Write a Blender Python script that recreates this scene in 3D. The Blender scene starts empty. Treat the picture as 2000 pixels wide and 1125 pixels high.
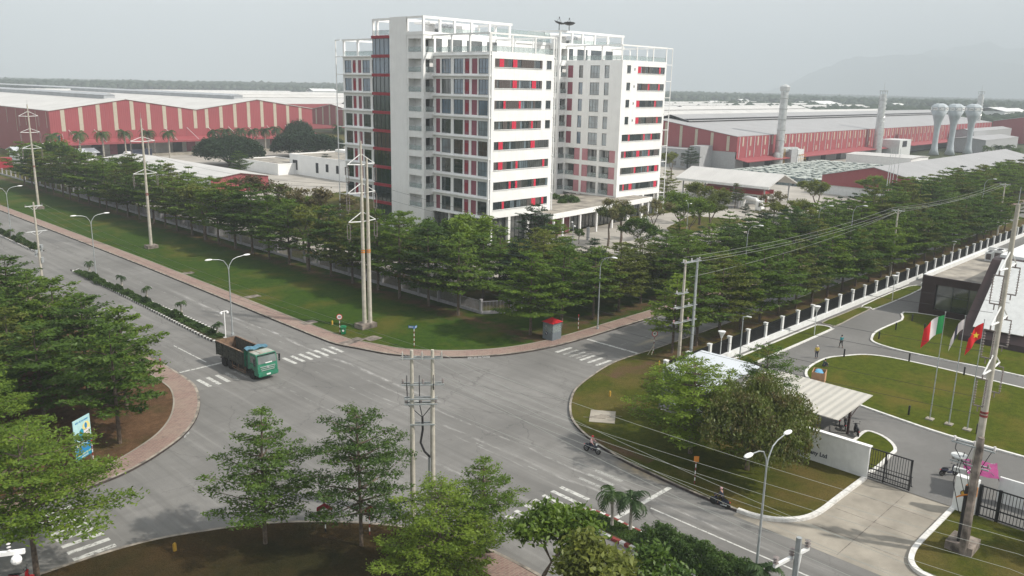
import bpy, bmesh, math, random
from math import sin, cos, pi, radians, sqrt, atan2
from mathutils import Vector, Matrix
import numpy as np
random.seed(7)
SC = bpy.context.scene
COL = SC.collection
# ---------------------------------------------------------------- camera
FPX, PITCH, ROLL, YAW, CAMH = 1631.656, .23887568, .0207505, -.80122205, 32.0
_fw = Vector((0, cos(PITCH), -sin(PITCH))); _rt = Vector((1, 0, 0)); _up = _rt.cross(_fw)
_r2 = cos(ROLL)*_rt + sin(ROLL)*_up; _u2 = -sin(ROLL)*_rt + cos(ROLL)*_up
_M = Matrix(((cos(YAW), -sin(YAW), 0), (sin(YAW), cos(YAW), 0), (0, 0, 1)))
CR, CU, CF = _M @ _r2, _M @ _u2, _M @ _fw
cam = bpy.data.objects.new("camera", bpy.data.cameras.new("camera"))
COL.objects.link(cam)
cam.matrix_world = Matrix(((CR.x, CU.x, -CF.x, 0), (CR.y, CU.y, -CF.y, 0), (CR.z, CU.z, -CF.z, CAMH), (0, 0, 0, 1)))
cam.data.sensor_width = 36.0
cam.data.lens = FPX/2000*36
cam.data.clip_start = 0.5; cam.data.clip_end = 30000
SC.camera = cam
# ---------------------------------------------------------------- world, sun, exposure
SUN_EL, SUN_AZ = radians(44), atan2(0.47, -0.88)     # azimuth as (sin, cos) towards the sun
w = bpy.data.worlds.new("World"); SC.world = w; w.use_nodes = True
nt = w.node_tree; nt.nodes.clear()
sky = nt.nodes.new('ShaderNodeTexSky'); sky.sky_type = 'NISHITA'; sky.sun_disc = False
sky.sun_elevation = SUN_EL; sky.sun_rotation = SUN_AZ
sky.air_density = 1.3; sky.dust_density = 2.2; sky.ozone_density = 1.0; sky.altitude = 50
hs = nt.nodes.new('ShaderNodeHueSaturation'); hs.inputs['Saturation'].default_value = 0.45
bg = nt.nodes.new('ShaderNodeBackground'); bg.inputs['Strength'].default_value = 0.15
wo = nt.nodes.new('ShaderNodeOutputWorld')
nt.links.new(sky.outputs[0], hs.inputs['Color'])
veil = nt.nodes.new('ShaderNodeMix'); veil.data_type = 'RGBA'; veil.inputs[0].default_value = .85   # thin white overcast
veil.inputs[7].default_value = (4.85, 4.95, 5.0, 1); nt.links.new(hs.outputs[0], veil.inputs[6]); nt.links.new(veil.outputs[2], bg.inputs[0]); nt.links.new(bg.outputs[0], wo.inputs[0])
sl = bpy.data.lights.new("sun", 'SUN'); sl.energy = 3.9; sl.angle = radians(1.6); sl.color = (1.0, 0.94, 0.85)
so = bpy.data.objects.new("sun", sl); COL.objects.link(so)
_sd = Vector((sin(SUN_AZ)*cos(SUN_EL), cos(SUN_AZ)*cos(SUN_EL), sin(SUN_EL)))
so.rotation_euler = _sd.to_track_quat('Z', 'Y').to_euler(); so.location = (0, 0, 400)
SC.view_settings.view_transform = 'Standard'; SC.view_settings.look = 'None'
SC.view_settings.exposure = 0.43; SC.view_settings.gamma = 1.0
SC.cycles.use_denoising = True
SC.cycles.max_bounces = 6; SC.cycles.diffuse_bounces = 3; SC.cycles.glossy_bounces = 3
SC.cycles.transmission_bounces = 4; SC.cycles.transparent_max_bounces = 8; SC.cycles.volume_bounces = 2
SC.cycles.sample_clamp_indirect = 6

# ---------------------------------------------------------------- where a photographed point stands on the ground
def G(x, y, z=0.0):
    d = (x-1000)/FPX*CR - (y-562.5)/FPX*CU + CF
    t = (z-CAMH)/d.z
    return (d.x*t, d.y*t)

# ---------------------------------------------------------------- materials
def newmat(name):
    m = bpy.data.materials.new(name); m.use_nodes = True
    return m, m.node_tree, m.node_tree.nodes['Principled BSDF']
def N(nt, t, **k):
    n = nt.nodes.new(t)
    for a, b in k.items():
        if a in n.inputs: n.inputs[a].default_value = b
        else: setattr(n, a, b)
    return n
def noise(nt, scale, detail=4, vec=None, rough=.55):
    n = N(nt, 'ShaderNodeTexNoise', Scale=scale, Detail=detail, Roughness=rough)
    if vec is not None: nt.links.new(vec, n.inputs['Vector'])
    return n.outputs['Fac']
def ramp(nt, fac, stops):
    r = nt.nodes.new('ShaderNodeValToRGB'); e = r.color_ramp.elements
    while len(e) < len(stops): e.new(.5)
    for q, (p, c) in zip(e, stops):
        q.position = p; q.color = (c[0], c[1], c[2], 1) if hasattr(c, '__len__') else (c, c, c, 1)
    nt.links.new(fac, r.inputs[0]); return r.outputs[0]
def mix(nt, fac, a, b, mode='MIX'):
    m = nt.nodes.new('ShaderNodeMix'); m.data_type = 'RGBA'; m.blend_type = mode
    for sock, v in ((m.inputs[0], fac), (m.inputs[6], a), (m.inputs[7], b)):
        if isinstance(v, (int, float)): sock.default_value = v
        elif isinstance(v, tuple): sock.default_value = (v[0], v[1], v[2], 1)
        else: nt.links.new(v, sock)
    return m.outputs[2]
def mathn(nt, op, a, b=None, clamp=False):
    m = nt.nodes.new('ShaderNodeMath'); m.operation = op; m.use_clamp = clamp
    for s, v in zip(m.inputs, (a, b)):
        if v is None: continue
        if isinstance(v, (int, float)): s.default_value = v
        else: nt.links.new(v, s)
    return m.outputs[0]
def wpos(nt, scale=(1, 1, 1), loc=(0, 0, 0), rot=(0, 0, 0)):
    g = nt.nodes.new('ShaderNodeNewGeometry'); m = nt.nodes.new('ShaderNodeMapping')
    m.inputs['Scale'].default_value = scale; m.inputs['Location'].default_value = loc; m.inputs['Rotation'].default_value = rot
    nt.links.new(g.outputs['Position'], m.inputs['Vector']); return m.outputs[0]
def bump(nt, bs, h, strength=.3, dist=.05):
    b = nt.nodes.new('ShaderNodeBump'); b.inputs['Strength'].default_value = strength; b.inputs['Distance'].default_value = dist
    nt.links.new(h, b.inputs['Height']); nt.links.new(b.outputs[0], bs.inputs['Normal'])
def simple(name, c, rough=.6, metal=0, var=.12, scale=1.5, c2=None, dirt=0, spec=.4):
    m, nt, bs = newmat(name)
    v = wpos(nt)
    f = noise(nt, scale, 5, v)
    c2 = c2 or tuple(min(1, x*(1-var*2.2)) for x in c)
    hi = tuple(min(1, x*(1+var)) for x in c)
    col = ramp(nt, f, [(.3, c2), (.62, c), (.8, hi)])
    if dirt:
        v2 = wpos(nt, (3, 3, .25)); f2 = noise(nt, .8, 6, v2, .65)
        col = mix(nt, ramp(nt, f2, [(.5, 0), (.75, dirt)]), col, (.16, .14, .11))
    nt.links.new(col, bs.inputs['Base Color'])
    bs.inputs['Roughness'].default_value = rough; bs.inputs['Metallic'].default_value = metal
    bs.inputs['Specular IOR Level'].default_value = spec
    return m
def ribbed(name, c, axis=0, period=.5, rough=.55, var=.08, depth=.5, dirt=.25):
    """profiled sheet: ribs run across the given world axis"""
    m, nt, bs = newmat(name)
    v = wpos(nt); f = noise(nt, .12, 5, v)
    sp = nt.nodes.new('ShaderNodeSeparateXYZ'); nt.links.new(v, sp.inputs[0])
    s = mathn(nt, 'SINE', mathn(nt, 'MULTIPLY', sp.outputs[axis], 2*pi/period))
    col = ramp(nt, f, [(.3, tuple(x*(1-var*2) for x in c)), (.7, c)])
    f3 = noise(nt, .5, 5, wpos(nt, (.15 if axis == 1 else 2, 2 if axis == 1 else .15, .3)))
    col = mix(nt, ramp(nt, f3, [(.45, 0), (.8, dirt)]), col, tuple(x*.55 for x in c))
    nt.links.new(col, bs.inputs['Base Color'])
    bs.inputs['Roughness'].default_value = rough
    bump(nt, bs, s, depth, .06)
    return m
M = {}
M['white'] = simple('white_render', (.86, .86, .85), .7, var=.03, scale=.4, dirt=.10)
M['white2'] = simple('white_paint', (.74, .75, .74), .55, var=.05, dirt=.12)
M['kerbwhite'] = simple('kerb_white_paint', (.72, .71, .68), .7, var=.12, scale=2.5, dirt=.25)
M['kerbred'] = simple('kerb_red_paint', (.27, .05, .045), .7, var=.2, scale=3)
M['kerbdark'] = simple('kerb_dark_paint_and_shade', (.07, .055, .05), .7, var=.3, scale=3)  # black median stripes, and painted shade on plain kerb faces
M['kerb'] = simple('kerb_concrete', (.34, .30, .25), .85, var=.25, scale=1.2, c2=(.10, .09, .08))
M['redpaint'] = simple('red_paint', (.30, .02, .035), .5, var=.06)
M['redstrip'] = simple('bright_red_panel', (.62, .03, .07), .5, var=.05)
M['pink'] = simple('faded_red_panel', (.27, .085, .115), .45, var=.08, scale=.8)
M['pinklt'] = simple('pale_red_panel', (.48, .22, .25), .5, var=.06, scale=.8)
M['grille'] = simple('grey_brown_grille', (.12, .10, .095), .5, var=.25, scale=9)
M['frame'] = simple('dark_window_frame', (.05, .055, .06), .4, var=.1)
M['conc'] = simple('pole_concrete', (.50, .47, .40), .85, var=.12, scale=2, dirt=.2)
M['concdark'] = simple('weathered_concrete', (.26, .22, .19), .9, var=.35, scale=1.4)
M['concfloor'] = simple('concrete_slab', (.33, .30, .25), .85, var=.16, scale=.35, dirt=.2)
M['galv'] = simple('galvanised_steel', (.42, .45, .46), .45, .35, var=.1, scale=3)
M['lightsteel'] = simple('painted_light_steel', (.66, .68, .68), .5, .1, var=.08)
M['darksteel'] = simple('dark_steel', (.035, .035, .04), .5, .3, var=.1)
M['black'] = simple('black_paint', (.012, .013, .016), .45, var=.1)
M['rubber'] = simple('rubber', (.025, .023, .022), .85, var=.3, scale=6)
M['insul'] = simple('insulator_porcelain', (.22, .19, .18), .25, var=.1)
M['insulw'] = simple('pale_insulator', (.62, .6, .6), .3, var=.05)
M['cable'] = simple('aluminium_cable', (.30, .31, .28), .5, .2, var=.02)
M['cableblk'] = simple('black_cable', (.02, .02, .022), .6, var=.05)
M['trunk'] = simple('bark', (.15, .115, .085), .9, var=.3, scale=5, c2=(.06, .045, .035))
M['palmtrunk'] = simple('palm_bark', (.42, .39, .34), .9, var=.2, scale=4)
M['greygrn'] = simple('grey_render', (.36, .37, .38), .8, var=.07, dirt=.2)
M['greyfence'] = simple('grey_fence_paint', (.37, .36, .38), .7, var=.1, scale=2, dirt=.2)
M['tank'] = simple('grey_tank_concrete', (.42, .47, .50), .7, var=.06, scale=.5, dirt=.12)
M['steelstack'] = simple('stack_steel', (.60, .62, .62), .35, .5, var=.12, scale=.8, dirt=.25)
M['duct'] = simple('duct_steel', (.42, .44, .43), .45, .4, var=.15, scale=.5, dirt=.3)
M['yellow'] = simple('yellow_paint', (.55, .33, .05), .6, var=.1)
M['orange'] = simple('orange_paint', (.6, .22, .03), .6, var=.1)
M['green'] = simple('truck_green', (.03, .20, .12), .35, var=.12, scale=2.5, dirt=.3)
M['greendk'] = simple('truck_dark_green', (.035, .085, .065), .6, var=.3, scale=2, dirt=.6)
M['rust'] = simple('rusty_steel', (.22, .14, .09), .8, var=.3, scale=2, c2=(.07, .05, .04))
M['dusty'] = simple('dusty_paint', (.36, .42, .38), .7, var=.2, scale=1.6, c2=(.3, .24, .2))
M['bedside'] = simple('muddy_bed_side', (.075, .075, .06), .8, var=.4, scale=3, c2=(.025, .03, .025))
M['chassis'] = simple('chassis', (.05, .045, .04), .8, var=.3)
M['tarp'] = simple('blue_tarpaulin', (.10, .24, .33), .6, var=.2, scale=3)
M['purple'] = simple('purple_canvas', (.26, .03, .14), .7, var=.1, scale=3)
M['brown'] = simple('dark_brown_cladding', (.035, .018, .018), .45, var=.15, scale=.6)
M['skin'] = simple('skin', (.42, .25, .18), .6, var=.05)
M['hair'] = simple('black_hair', (.015, .012, .012), .6, var=.1)
M['navy'] = simple('navy_cloth', (.02, .025, .05), .8, var=.1)
M['teal'] = simple('teal_cloth', (.02, .20, .22), .8, var=.1)
M['yellowc'] = simple('yellow_cloth', (.55, .42, .06), .8, var=.1)
M['whitec'] = simple('white_cloth', (.72, .68, .68), .8, var=.05)
M['pinkc'] = simple('pink_cloth', (.55, .33, .34), .8, var=.1)
M['red'] = simple('glossy_red', (.55, .02, .03), .35, var=.05)
M['flagred'] = simple('red_flag_cloth', (.62, .015, .02), .75, var=.05)
M['flaggreen'] = simple('green_flag_cloth', (.02, .28, .08), .75, var=.05)
M['flagyellow'] = simple('yellow_flag_cloth', (.8, .6, .05), .75, var=.05)
M['blue'] = simple('blue_sign', (.02, .14, .38), .4, var=.05)
M['binG'] = simple('green_plastic', (.0, .19, .07), .45, var=.08)
M['card'] = simple('cardboard', (.46, .27, .15), .85, var=.08)
M['bluesheet'] = simple('blue_plastic', (.12, .38, .60), .5, var=.15, scale=4)
M['silver'] = simple('silver_paint', (.6, .61, .62), .3, .6, var=.05)
M['boothgrey'] = simple('booth_grey', (.15, .18, .20), .55, var=.06, scale=2, dirt=.15)
M['gravelroof'] = simple('flat_roof_screed', (.36, .33, .28), .9, var=.25, scale=.35, c2=(.13, .12, .11))
M['paleroof'] = ribbed('pale_sheet_roof', (.60, .59, .57), 1, .6)
M['paleroofx'] = ribbed('pale_sheet_roof_cross', (.58, .57, .55), 0, .6)
M['greyroofx'] = ribbed('grey_sheet_roof', (.35, .35, .355), 0, .7, var=.06)
M['whiteroof'] = ribbed('white_shelter_roof', (.62, .66, .70), 0, .35, dirt=.1)
M['beigeroof'] = ribbed('beige_shelter_roof', (.50, .48, .43), 1, .75, dirt=.3)
M['redsheetx'] = ribbed('red_wall_sheet', (.30, .062, .072), 0, .8, var=.05, depth=.25, dirt=.15)
M['redsheety'] = ribbed('red_wall_sheet_side', (.30, .062, .072), 1, .8, var=.05, depth=.25, dirt=.15)
M['beigestrip'] = simple('translucent_sheet', (.46, .42, .33), .5, var=.05)
M['vent'] = simple('ridge_vent_steel', (.40, .42, .44), .4, .2, var=.08, scale=.2)
M['dockgrey'] = simple('dock_wall', (.40, .39, .37), .85, var=.15, scale=.3)
M['opening'] = simple('dark_doorway', (.02, .022, .028), .7, var=.1)

def glass(name, c, rough=.08, spec=.8, var=.5, scale=.35):
    m, nt, bs = newmat(name)
    f = noise(nt, scale, 3, wpos(nt))
    nt.links.new(ramp(nt, f, [(.35, tuple(x*(1-var) for x in c)), (.65, c)]), bs.inputs['Base Color'])
    bs.inputs['Roughness'].default_value = rough; bs.inputs['Specular IOR Level'].default_value = spec
    bs.inputs['IOR'].default_value = 1.9
    return m
M['glass'] = glass('window_glass', (.030, .045, .055))
M['glasssky'] = glass('window_glass_sky_tint', (.09, .15, .22), .05, var=.35)  # blue base colour stands in for sky reflected in the panes
M['glasslt'] = glass('window_glass_pale', (.20, .26, .30), .12)
M['glassgrn'] = glass('window_glass_green', (.012, .035, .035), .05)
M['glassdim'] = glass('shopfront_glass', (.10, .11, .11), .12)
M['windscreen'] = glass('windscreen', (.30, .34, .34), .15)
m, nt, bs = newmat('balustrade_glass')
tr = nt.nodes.new('ShaderNodeBsdfTransparent'); tr.inputs[0].default_value = (.86, .90, .90, 1)
mx = nt.nodes.new('ShaderNodeMixShader'); mx.inputs[0].default_value = .30
bs.inputs['Base Color'].default_value = (.50, .56, .56, 1); bs.inputs['Roughness'].default_value = .15
nt.links.new(tr.outputs[0], mx.inputs[1]); nt.links.new(bs.outputs[0], mx.inputs[2])
nt.links.new(mx.outputs[0], nt.nodes['Material Output'].inputs[0]); M['railglass'] = m

def leafmat(name, c1, c2, c3, trans=.35):
    m, nt, bs = newmat(name)
    nt.nodes.remove(bs)
    v = wpos(nt); f = noise(nt, .9, 3, v); f2 = noise(nt, 5.0, 2, v)
    oi = nt.nodes.new('ShaderNodeObjectInfo')
    fa = mathn(nt, 'ADD', mathn(nt, 'MULTIPLY', f, .55), mathn(nt, 'MULTIPLY', f2, .35))
    fa = mathn(nt, 'ADD', fa, mathn(nt, 'MULTIPLY', mathn(nt, 'SUBTRACT', oi.outputs['Random'], .5), .28))
    col = ramp(nt, fa, [(.28, c1), (.46, c2), (.66, c3)])
    d = nt.nodes.new('ShaderNodeBsdfDiffuse'); t = nt.nodes.new('ShaderNodeBsdfTranslucent'); g = nt.nodes.new('ShaderNodeBsdfGlossy')
    g.inputs['Roughness'].default_value = .5; g.inputs[0].default_value = (.6, .65, .55, 1)
    nt.links.new(col, d.inputs[0]); nt.links.new(mix(nt, 1.0, col, (1.0, 1.05, .5), 'MULTIPLY'), t.inputs[0])
    a = nt.nodes.new('ShaderNodeMixShader'); a.inputs[0].default_value = trans
    nt.links.new(d.outputs[0], a.inputs[1]); nt.links.new(t.outputs[0], a.inputs[2])
    b = nt.nodes.new('ShaderNodeMixShader'); b.inputs[0].default_value = .035
    nt.links.new(a.outputs[0], b.inputs[1]); nt.links.new(g.outputs[0], b.inputs[2])
    nt.links.new(b.outputs[0], nt.nodes['Material Output'].inputs[0]); return m
M['leaf'] = leafmat('layered_tree_leaves', (.034, .070, .014), (.080, .142, .020), (.160, .235, .032))
M['leafolive'] = leafmat('olive_leaves', (.058, .078, .016), (.112, .138, .024), (.185, .205, .036))
M['leafbright'] = leafmat('bright_leaves', (.042, .088, .012), (.098, .165, .018), (.19, .265, .030), .4)
M['leafdark'] = leafmat('dark_leaves', (.016, .036, .017), (.028, .058, .024), (.05, .085, .03), .25)
M['leafbrown'] = leafmat('dry_brown_leaves', (.10, .075, .045), (.15, .12, .065), (.16, .17, .06), .3)
M['leafmixed'] = leafmat('green_and_rusty_leaves', (.16, .10, .05), (.10, .13, .03), (.20, .24, .045), .35)
M['palm'] = leafmat('palm_fronds', (.022, .045, .015), (.045, .085, .025), (.08, .12, .03), .25)
M['hedge'] = leafmat('hedge_leaves', (.025, .055, .012), (.055, .105, .020), (.10, .16, .03), .3)
M['forest'] = leafmat('far_forest_leaves', (.012, .026, .014), (.02, .036, .018), (.035, .055, .022), .05)
# ---- ground surfaces
def mixvec(nt, v, a, b):
    c = nt.nodes.new('ShaderNodeCombineXYZ'); nt.links.new(mathn(nt, 'MULTIPLY', a, 9.0), c.inputs[0]); nt.links.new(mathn(nt, 'MULTIPLY', b, 3.0), c.inputs[1])
    m = nt.nodes.new('ShaderNodeVectorMath'); m.operation = 'ADD'; nt.links.new(v, m.inputs[0]); nt.links.new(c.outputs[0], m.inputs[1]); return m.outputs[0]
def asphalt(name, base, streaks=True, patch=.3):
    m, nt, bs = newmat(name)
    v = wpos(nt)
    f1 = noise(nt, .09, 5, v); f2 = noise(nt, 1.1, 6, v, .7); f3 = noise(nt, 14, 3, v)
    col = ramp(nt, f1, [(.3, tuple(x*(1-patch) for x in base)), (.55, base), (.75, tuple(x*1.22 for x in base))])
    col = mix(nt, ramp(nt, f2, [(.35, .35), (.6, 0)]), col, tuple(x*.72 for x in base))
    col = mix(nt, ramp(nt, f3, [(.35, .25), (.65, 0)]), col, tuple(x*.55 for x in base))
    if streaks:
        # tyre-polished lanes and pale dust lines run along the main road (Y)
        f4 = noise(nt, .7, 5, wpos(nt, (1.3, .045, 1)), .6)
        col = mix(nt, ramp(nt, f4, [(.34, .6), (.5, 0)]), col, tuple(x*.6 for x in base))
        fx = noise(nt, .5, 5, wpos(nt, (.05, 1.1, 1), rot=(0, 0, .35)), .6)
        col = mix(nt, ramp(nt, fx, [(.34, .3), (.45, 0)]), col, tuple(x*.65 for x in base))
        fo = noise(nt, 3.2, 3, v, .5); col = mix(nt, ramp(nt, fo, [(.70, 0), (.76, .7)]), col, (.05, .048, .045))
        vo = N(nt, 'ShaderNodeTexVoronoi', Scale=.11, feature='DISTANCE_TO_EDGE'); nt.links.new(mixvec(nt, v, f1, f2), vo.inputs['Vector'])
        col = mix(nt, ramp(nt, vo.outputs['Distance'], [(.0, .5), (.006, 0)]), col, (.06, .058, .055))
        col = mix(nt, ramp(nt, f4, [(.56, 0), (.72, .40)]), col, tuple(x*1.55 for x in base))
        sp = nt.nodes.new('ShaderNodeSeparateXYZ'); nt.links.new(v, sp.inputs[0])
        wob = mathn(nt, 'MULTIPLY', mathn(nt, 'SUBTRACT', noise(nt, .05, 3, wpos(nt, (0, 1, 0))), .5), 2.6)
        fine = noise(nt, 1.6, 6, wpos(nt, (1, .25, 1)), .8)
        for x0, wd, y0, y1, amt in ((53.1, .38, 58, 126, .75), (51.6, .22, 20, 85, .6), (49.6, .25, 30, 78, .5), (43.6, .25, 40, 84, .5), (48.6, .15, 40, 76, .4)):
            dx = mathn(nt, 'ABSOLUTE', mathn(nt, 'SUBTRACT', sp.outputs[0], mathn(nt, 'ADD', wob, x0)))
            k = mathn(nt, 'SUBTRACT', 1.0, mathn(nt, 'DIVIDE', dx, wd), True)
            yy = mathn(nt, 'MULTIPLY', mathn(nt, 'SUBTRACT', sp.outputs[1], y0), .12, True)
            y2 = mathn(nt, 'MULTIPLY', mathn(nt, 'SUBTRACT', y1, sp.outputs[1]), .08, True)
            k = mathn(nt, 'MULTIPLY', mathn(nt, 'MULTIPLY', k, yy), y2)
            k = mathn(nt, 'MULTIPLY', k, ramp(nt, fine, [(.45, 0), (.66, 1)]))
            col = mix(nt, mathn(nt, 'MULTIPLY', k, amt), col, (.56, .55, .53))
        for cx, cy, rx, ry, c in ((56.4, 37.5, .9, 3.2, (.36, .29, .19)), (88, 59.3, 4.5, .7, (.34, .30, .22))):
            ex = mathn(nt, 'DIVIDE', mathn(nt, 'SUBTRACT', sp.outputs[0], cx-1.2 if cx < 60 else cx), rx)
            ey = mathn(nt, 'DIVIDE', mathn(nt, 'SUBTRACT', sp.outputs[1], cy), ry)
            rr = mathn(nt, 'SQRT', mathn(nt, 'ADD', mathn(nt, 'MULTIPLY', ex, ex), mathn(nt, 'MULTIPLY', ey, ey)))
            k = mathn(nt, 'MULTIPLY', mathn(nt, 'SUBTRACT', 1.1, rr, True), ramp(nt, f2, [(.3, .2), (.6, 1)]), True)
            col = mix(nt, k, col, c)
    nt.links.new(col, bs.inputs['Base Color']); bs.inputs['Roughness'].default_value = .85
    bs.inputs['Specular IOR Level'].default_value = .25
    bump(nt, bs, f3, .25, .02); return m
M['asphalt'] = asphalt('asphalt', (.205, .200, .190))
M['asphalt2'] = asphalt('drive_asphalt', (.175, .172, .165), False, .22)
def grass(name, g1, g2, dry, dryamt=(.5, .7), sc=.09, dry2=None, bare=()):
    m, nt, bs = newmat(name)
    v = wpos(nt); f1 = noise(nt, sc, 6, v, .6); f2 = noise(nt, 1.3, 6, v, .7); f3 = noise(nt, 9, 4, v, .7)
    col = mix(nt, ramp(nt, f2, [(.35, 0), (.65, 1)]), g1, g2)
    col = mix(nt, ramp(nt, f1, [(dryamt[0], 0), (dryamt[1], .85)]), col, dry)
    if dry2: col = mix(nt, ramp(nt, noise(nt, .35, 6, v, .7), [(.48, 0), (.66, .8)]), col, dry2)
    if bare:
        sp = nt.nodes.new('ShaderNodeSeparateXYZ'); nt.links.new(v, sp.inputs[0]); fb = noise(nt, .45, 5, v, .65)
        for ax, c0, hw, ax2, lo, hi in bare:
            dd = mathn(nt, 'ABSOLUTE', mathn(nt, 'SUBTRACT', sp.outputs[ax], c0)); k = mathn(nt, 'SUBTRACT', 1.0, mathn(nt, 'DIVIDE', dd, hw), True)
            k = mathn(nt, 'MULTIPLY', k, mathn(nt, 'MULTIPLY', mathn(nt, 'GREATER_THAN', sp.outputs[ax2], lo), mathn(nt, 'LESS_THAN', sp.outputs[ax2], hi)))
            k = mathn(nt, 'MULTIPLY', mathn(nt, 'ADD', mathn(nt, 'MULTIPLY', k, 1.3), mathn(nt, 'MULTIPLY', mathn(nt, 'SUBTRACT', fb, .62), 3.5)), mathn(nt, 'GREATER_THAN', k, 0.001), True)
            col = mix(nt, k, col, (.115, .070, .040))
    col = mix(nt, ramp(nt, f3, [(.3, .55), (.6, 0)]), col, tuple(x*.45 for x in g1))
    nt.links.new(col, bs.inputs['Base Color']); bs.inputs['Roughness'].default_value = .95
    bs.inputs['Specular IOR Level'].default_value = .1
    bump(nt, bs, f3, .7, .12); return m
M['lawn'] = grass('mown_lawn', (.022, .054, .004), (.048, .088, .006), (.11, .098, .018), (.5, .68), .11, None, ((0, 76.5, 3.2, 1, 60, 400), (1, 70.5, 3.4, 0, 74, 400)))
M['lawnb'] = grass('dry_lawn', (.042, .056, .005), (.080, .088, .010), (.135, .098, .032), (.45, .62), .09, None, ((1, 54, 3.0, 0, 72, 400), (0, 57.2, 1.6, 1, 38, 54)))
M['lawnnear'] = grass('shaded_dry_lawn', (.022, .022, .006), (.038, .032, .010), (.060, .036, .014), (.4, .6), .12)  # dry brown grass, base colour lowered for the shade lying on it
M['dirt'] = grass('leaf_littered_soil', (.10, .055, .028), (.17, .10, .055), (.05, .060, .016), (.55, .7), .2, (.07, .045, .025))
M['lawnin'] = grass('compound_lawn', (.050, .070, .004), (.092, .110, .008), (.14, .110, .022), (.5, .7), .16)
M['farland'] = grass('farmland', (.05, .065, .03), (.08, .09, .045), (.13, .12, .08), (.45, .65), .004)
m, nt, bs = newmat('brick_paving')
v = wpos(nt)
br = N(nt, 'ShaderNodeTexBrick', Scale=1.0); nt.links.new(v, br.inputs['Vector'])
br.inputs['Color1'].default_value = (.27, .170, .145, 1); br.inputs['Color2'].default_value = (.21, .125, .105, 1); br.inputs['Mortar'].default_value = (.28, .23, .19, 1)
br.inputs['Brick Width'].default_value = .44; br.inputs['Row Height'].default_value = .22; br.inputs['Mortar Size'].default_value = .025
f = noise(nt, .35, 6, v, .7); f2 = noise(nt, 2.2, 5, v, .7)
col = mix(nt, ramp(nt, f, [(.42, 0), (.62, .65)]), br.outputs[0], (.29, .225, .18))
col = mix(nt, ramp(nt, f2, [(.3, .6), (.5, 0)]), col, (.13, .10, .085))
nt.links.new(col, bs.inputs['Base Color']); bs.inputs['Roughness'].default_value = .9; M['brick'] = m
m, nt, bs = newmat('worn_road_paint')
v = wpos(nt); f = noise(nt, 2.3, 6, v, .75); tr = nt.nodes.new('ShaderNodeBsdfTransparent')
mx = nt.nodes.new('ShaderNodeMixShader'); nt.links.new(ramp(nt, f, [(.36, .25), (.52, .95)]), mx.inputs[0])
bs.inputs['Base Color'].default_value = (.56, .56, .53, 1); bs.inputs['Roughness'].default_value = .8
nt.links.new(tr.outputs[0], mx.inputs[1]); nt.links.new(bs.outputs[0], mx.inputs[2])
nt.links.new(mx.outputs[0], nt.nodes['Material Output'].inputs[0]); M['paint'] = m
m2 = m.copy(); m2.name = 'faded_road_paint'
for n in m2.node_tree.nodes:
    if n.type == 'VALTORGB': n.color_ramp.elements[0].color = (.03, .03, .03, 1); n.color_ramp.elements[1].color = (.5, .5, .5, 1)
M['paintfaded'] = m2

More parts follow.
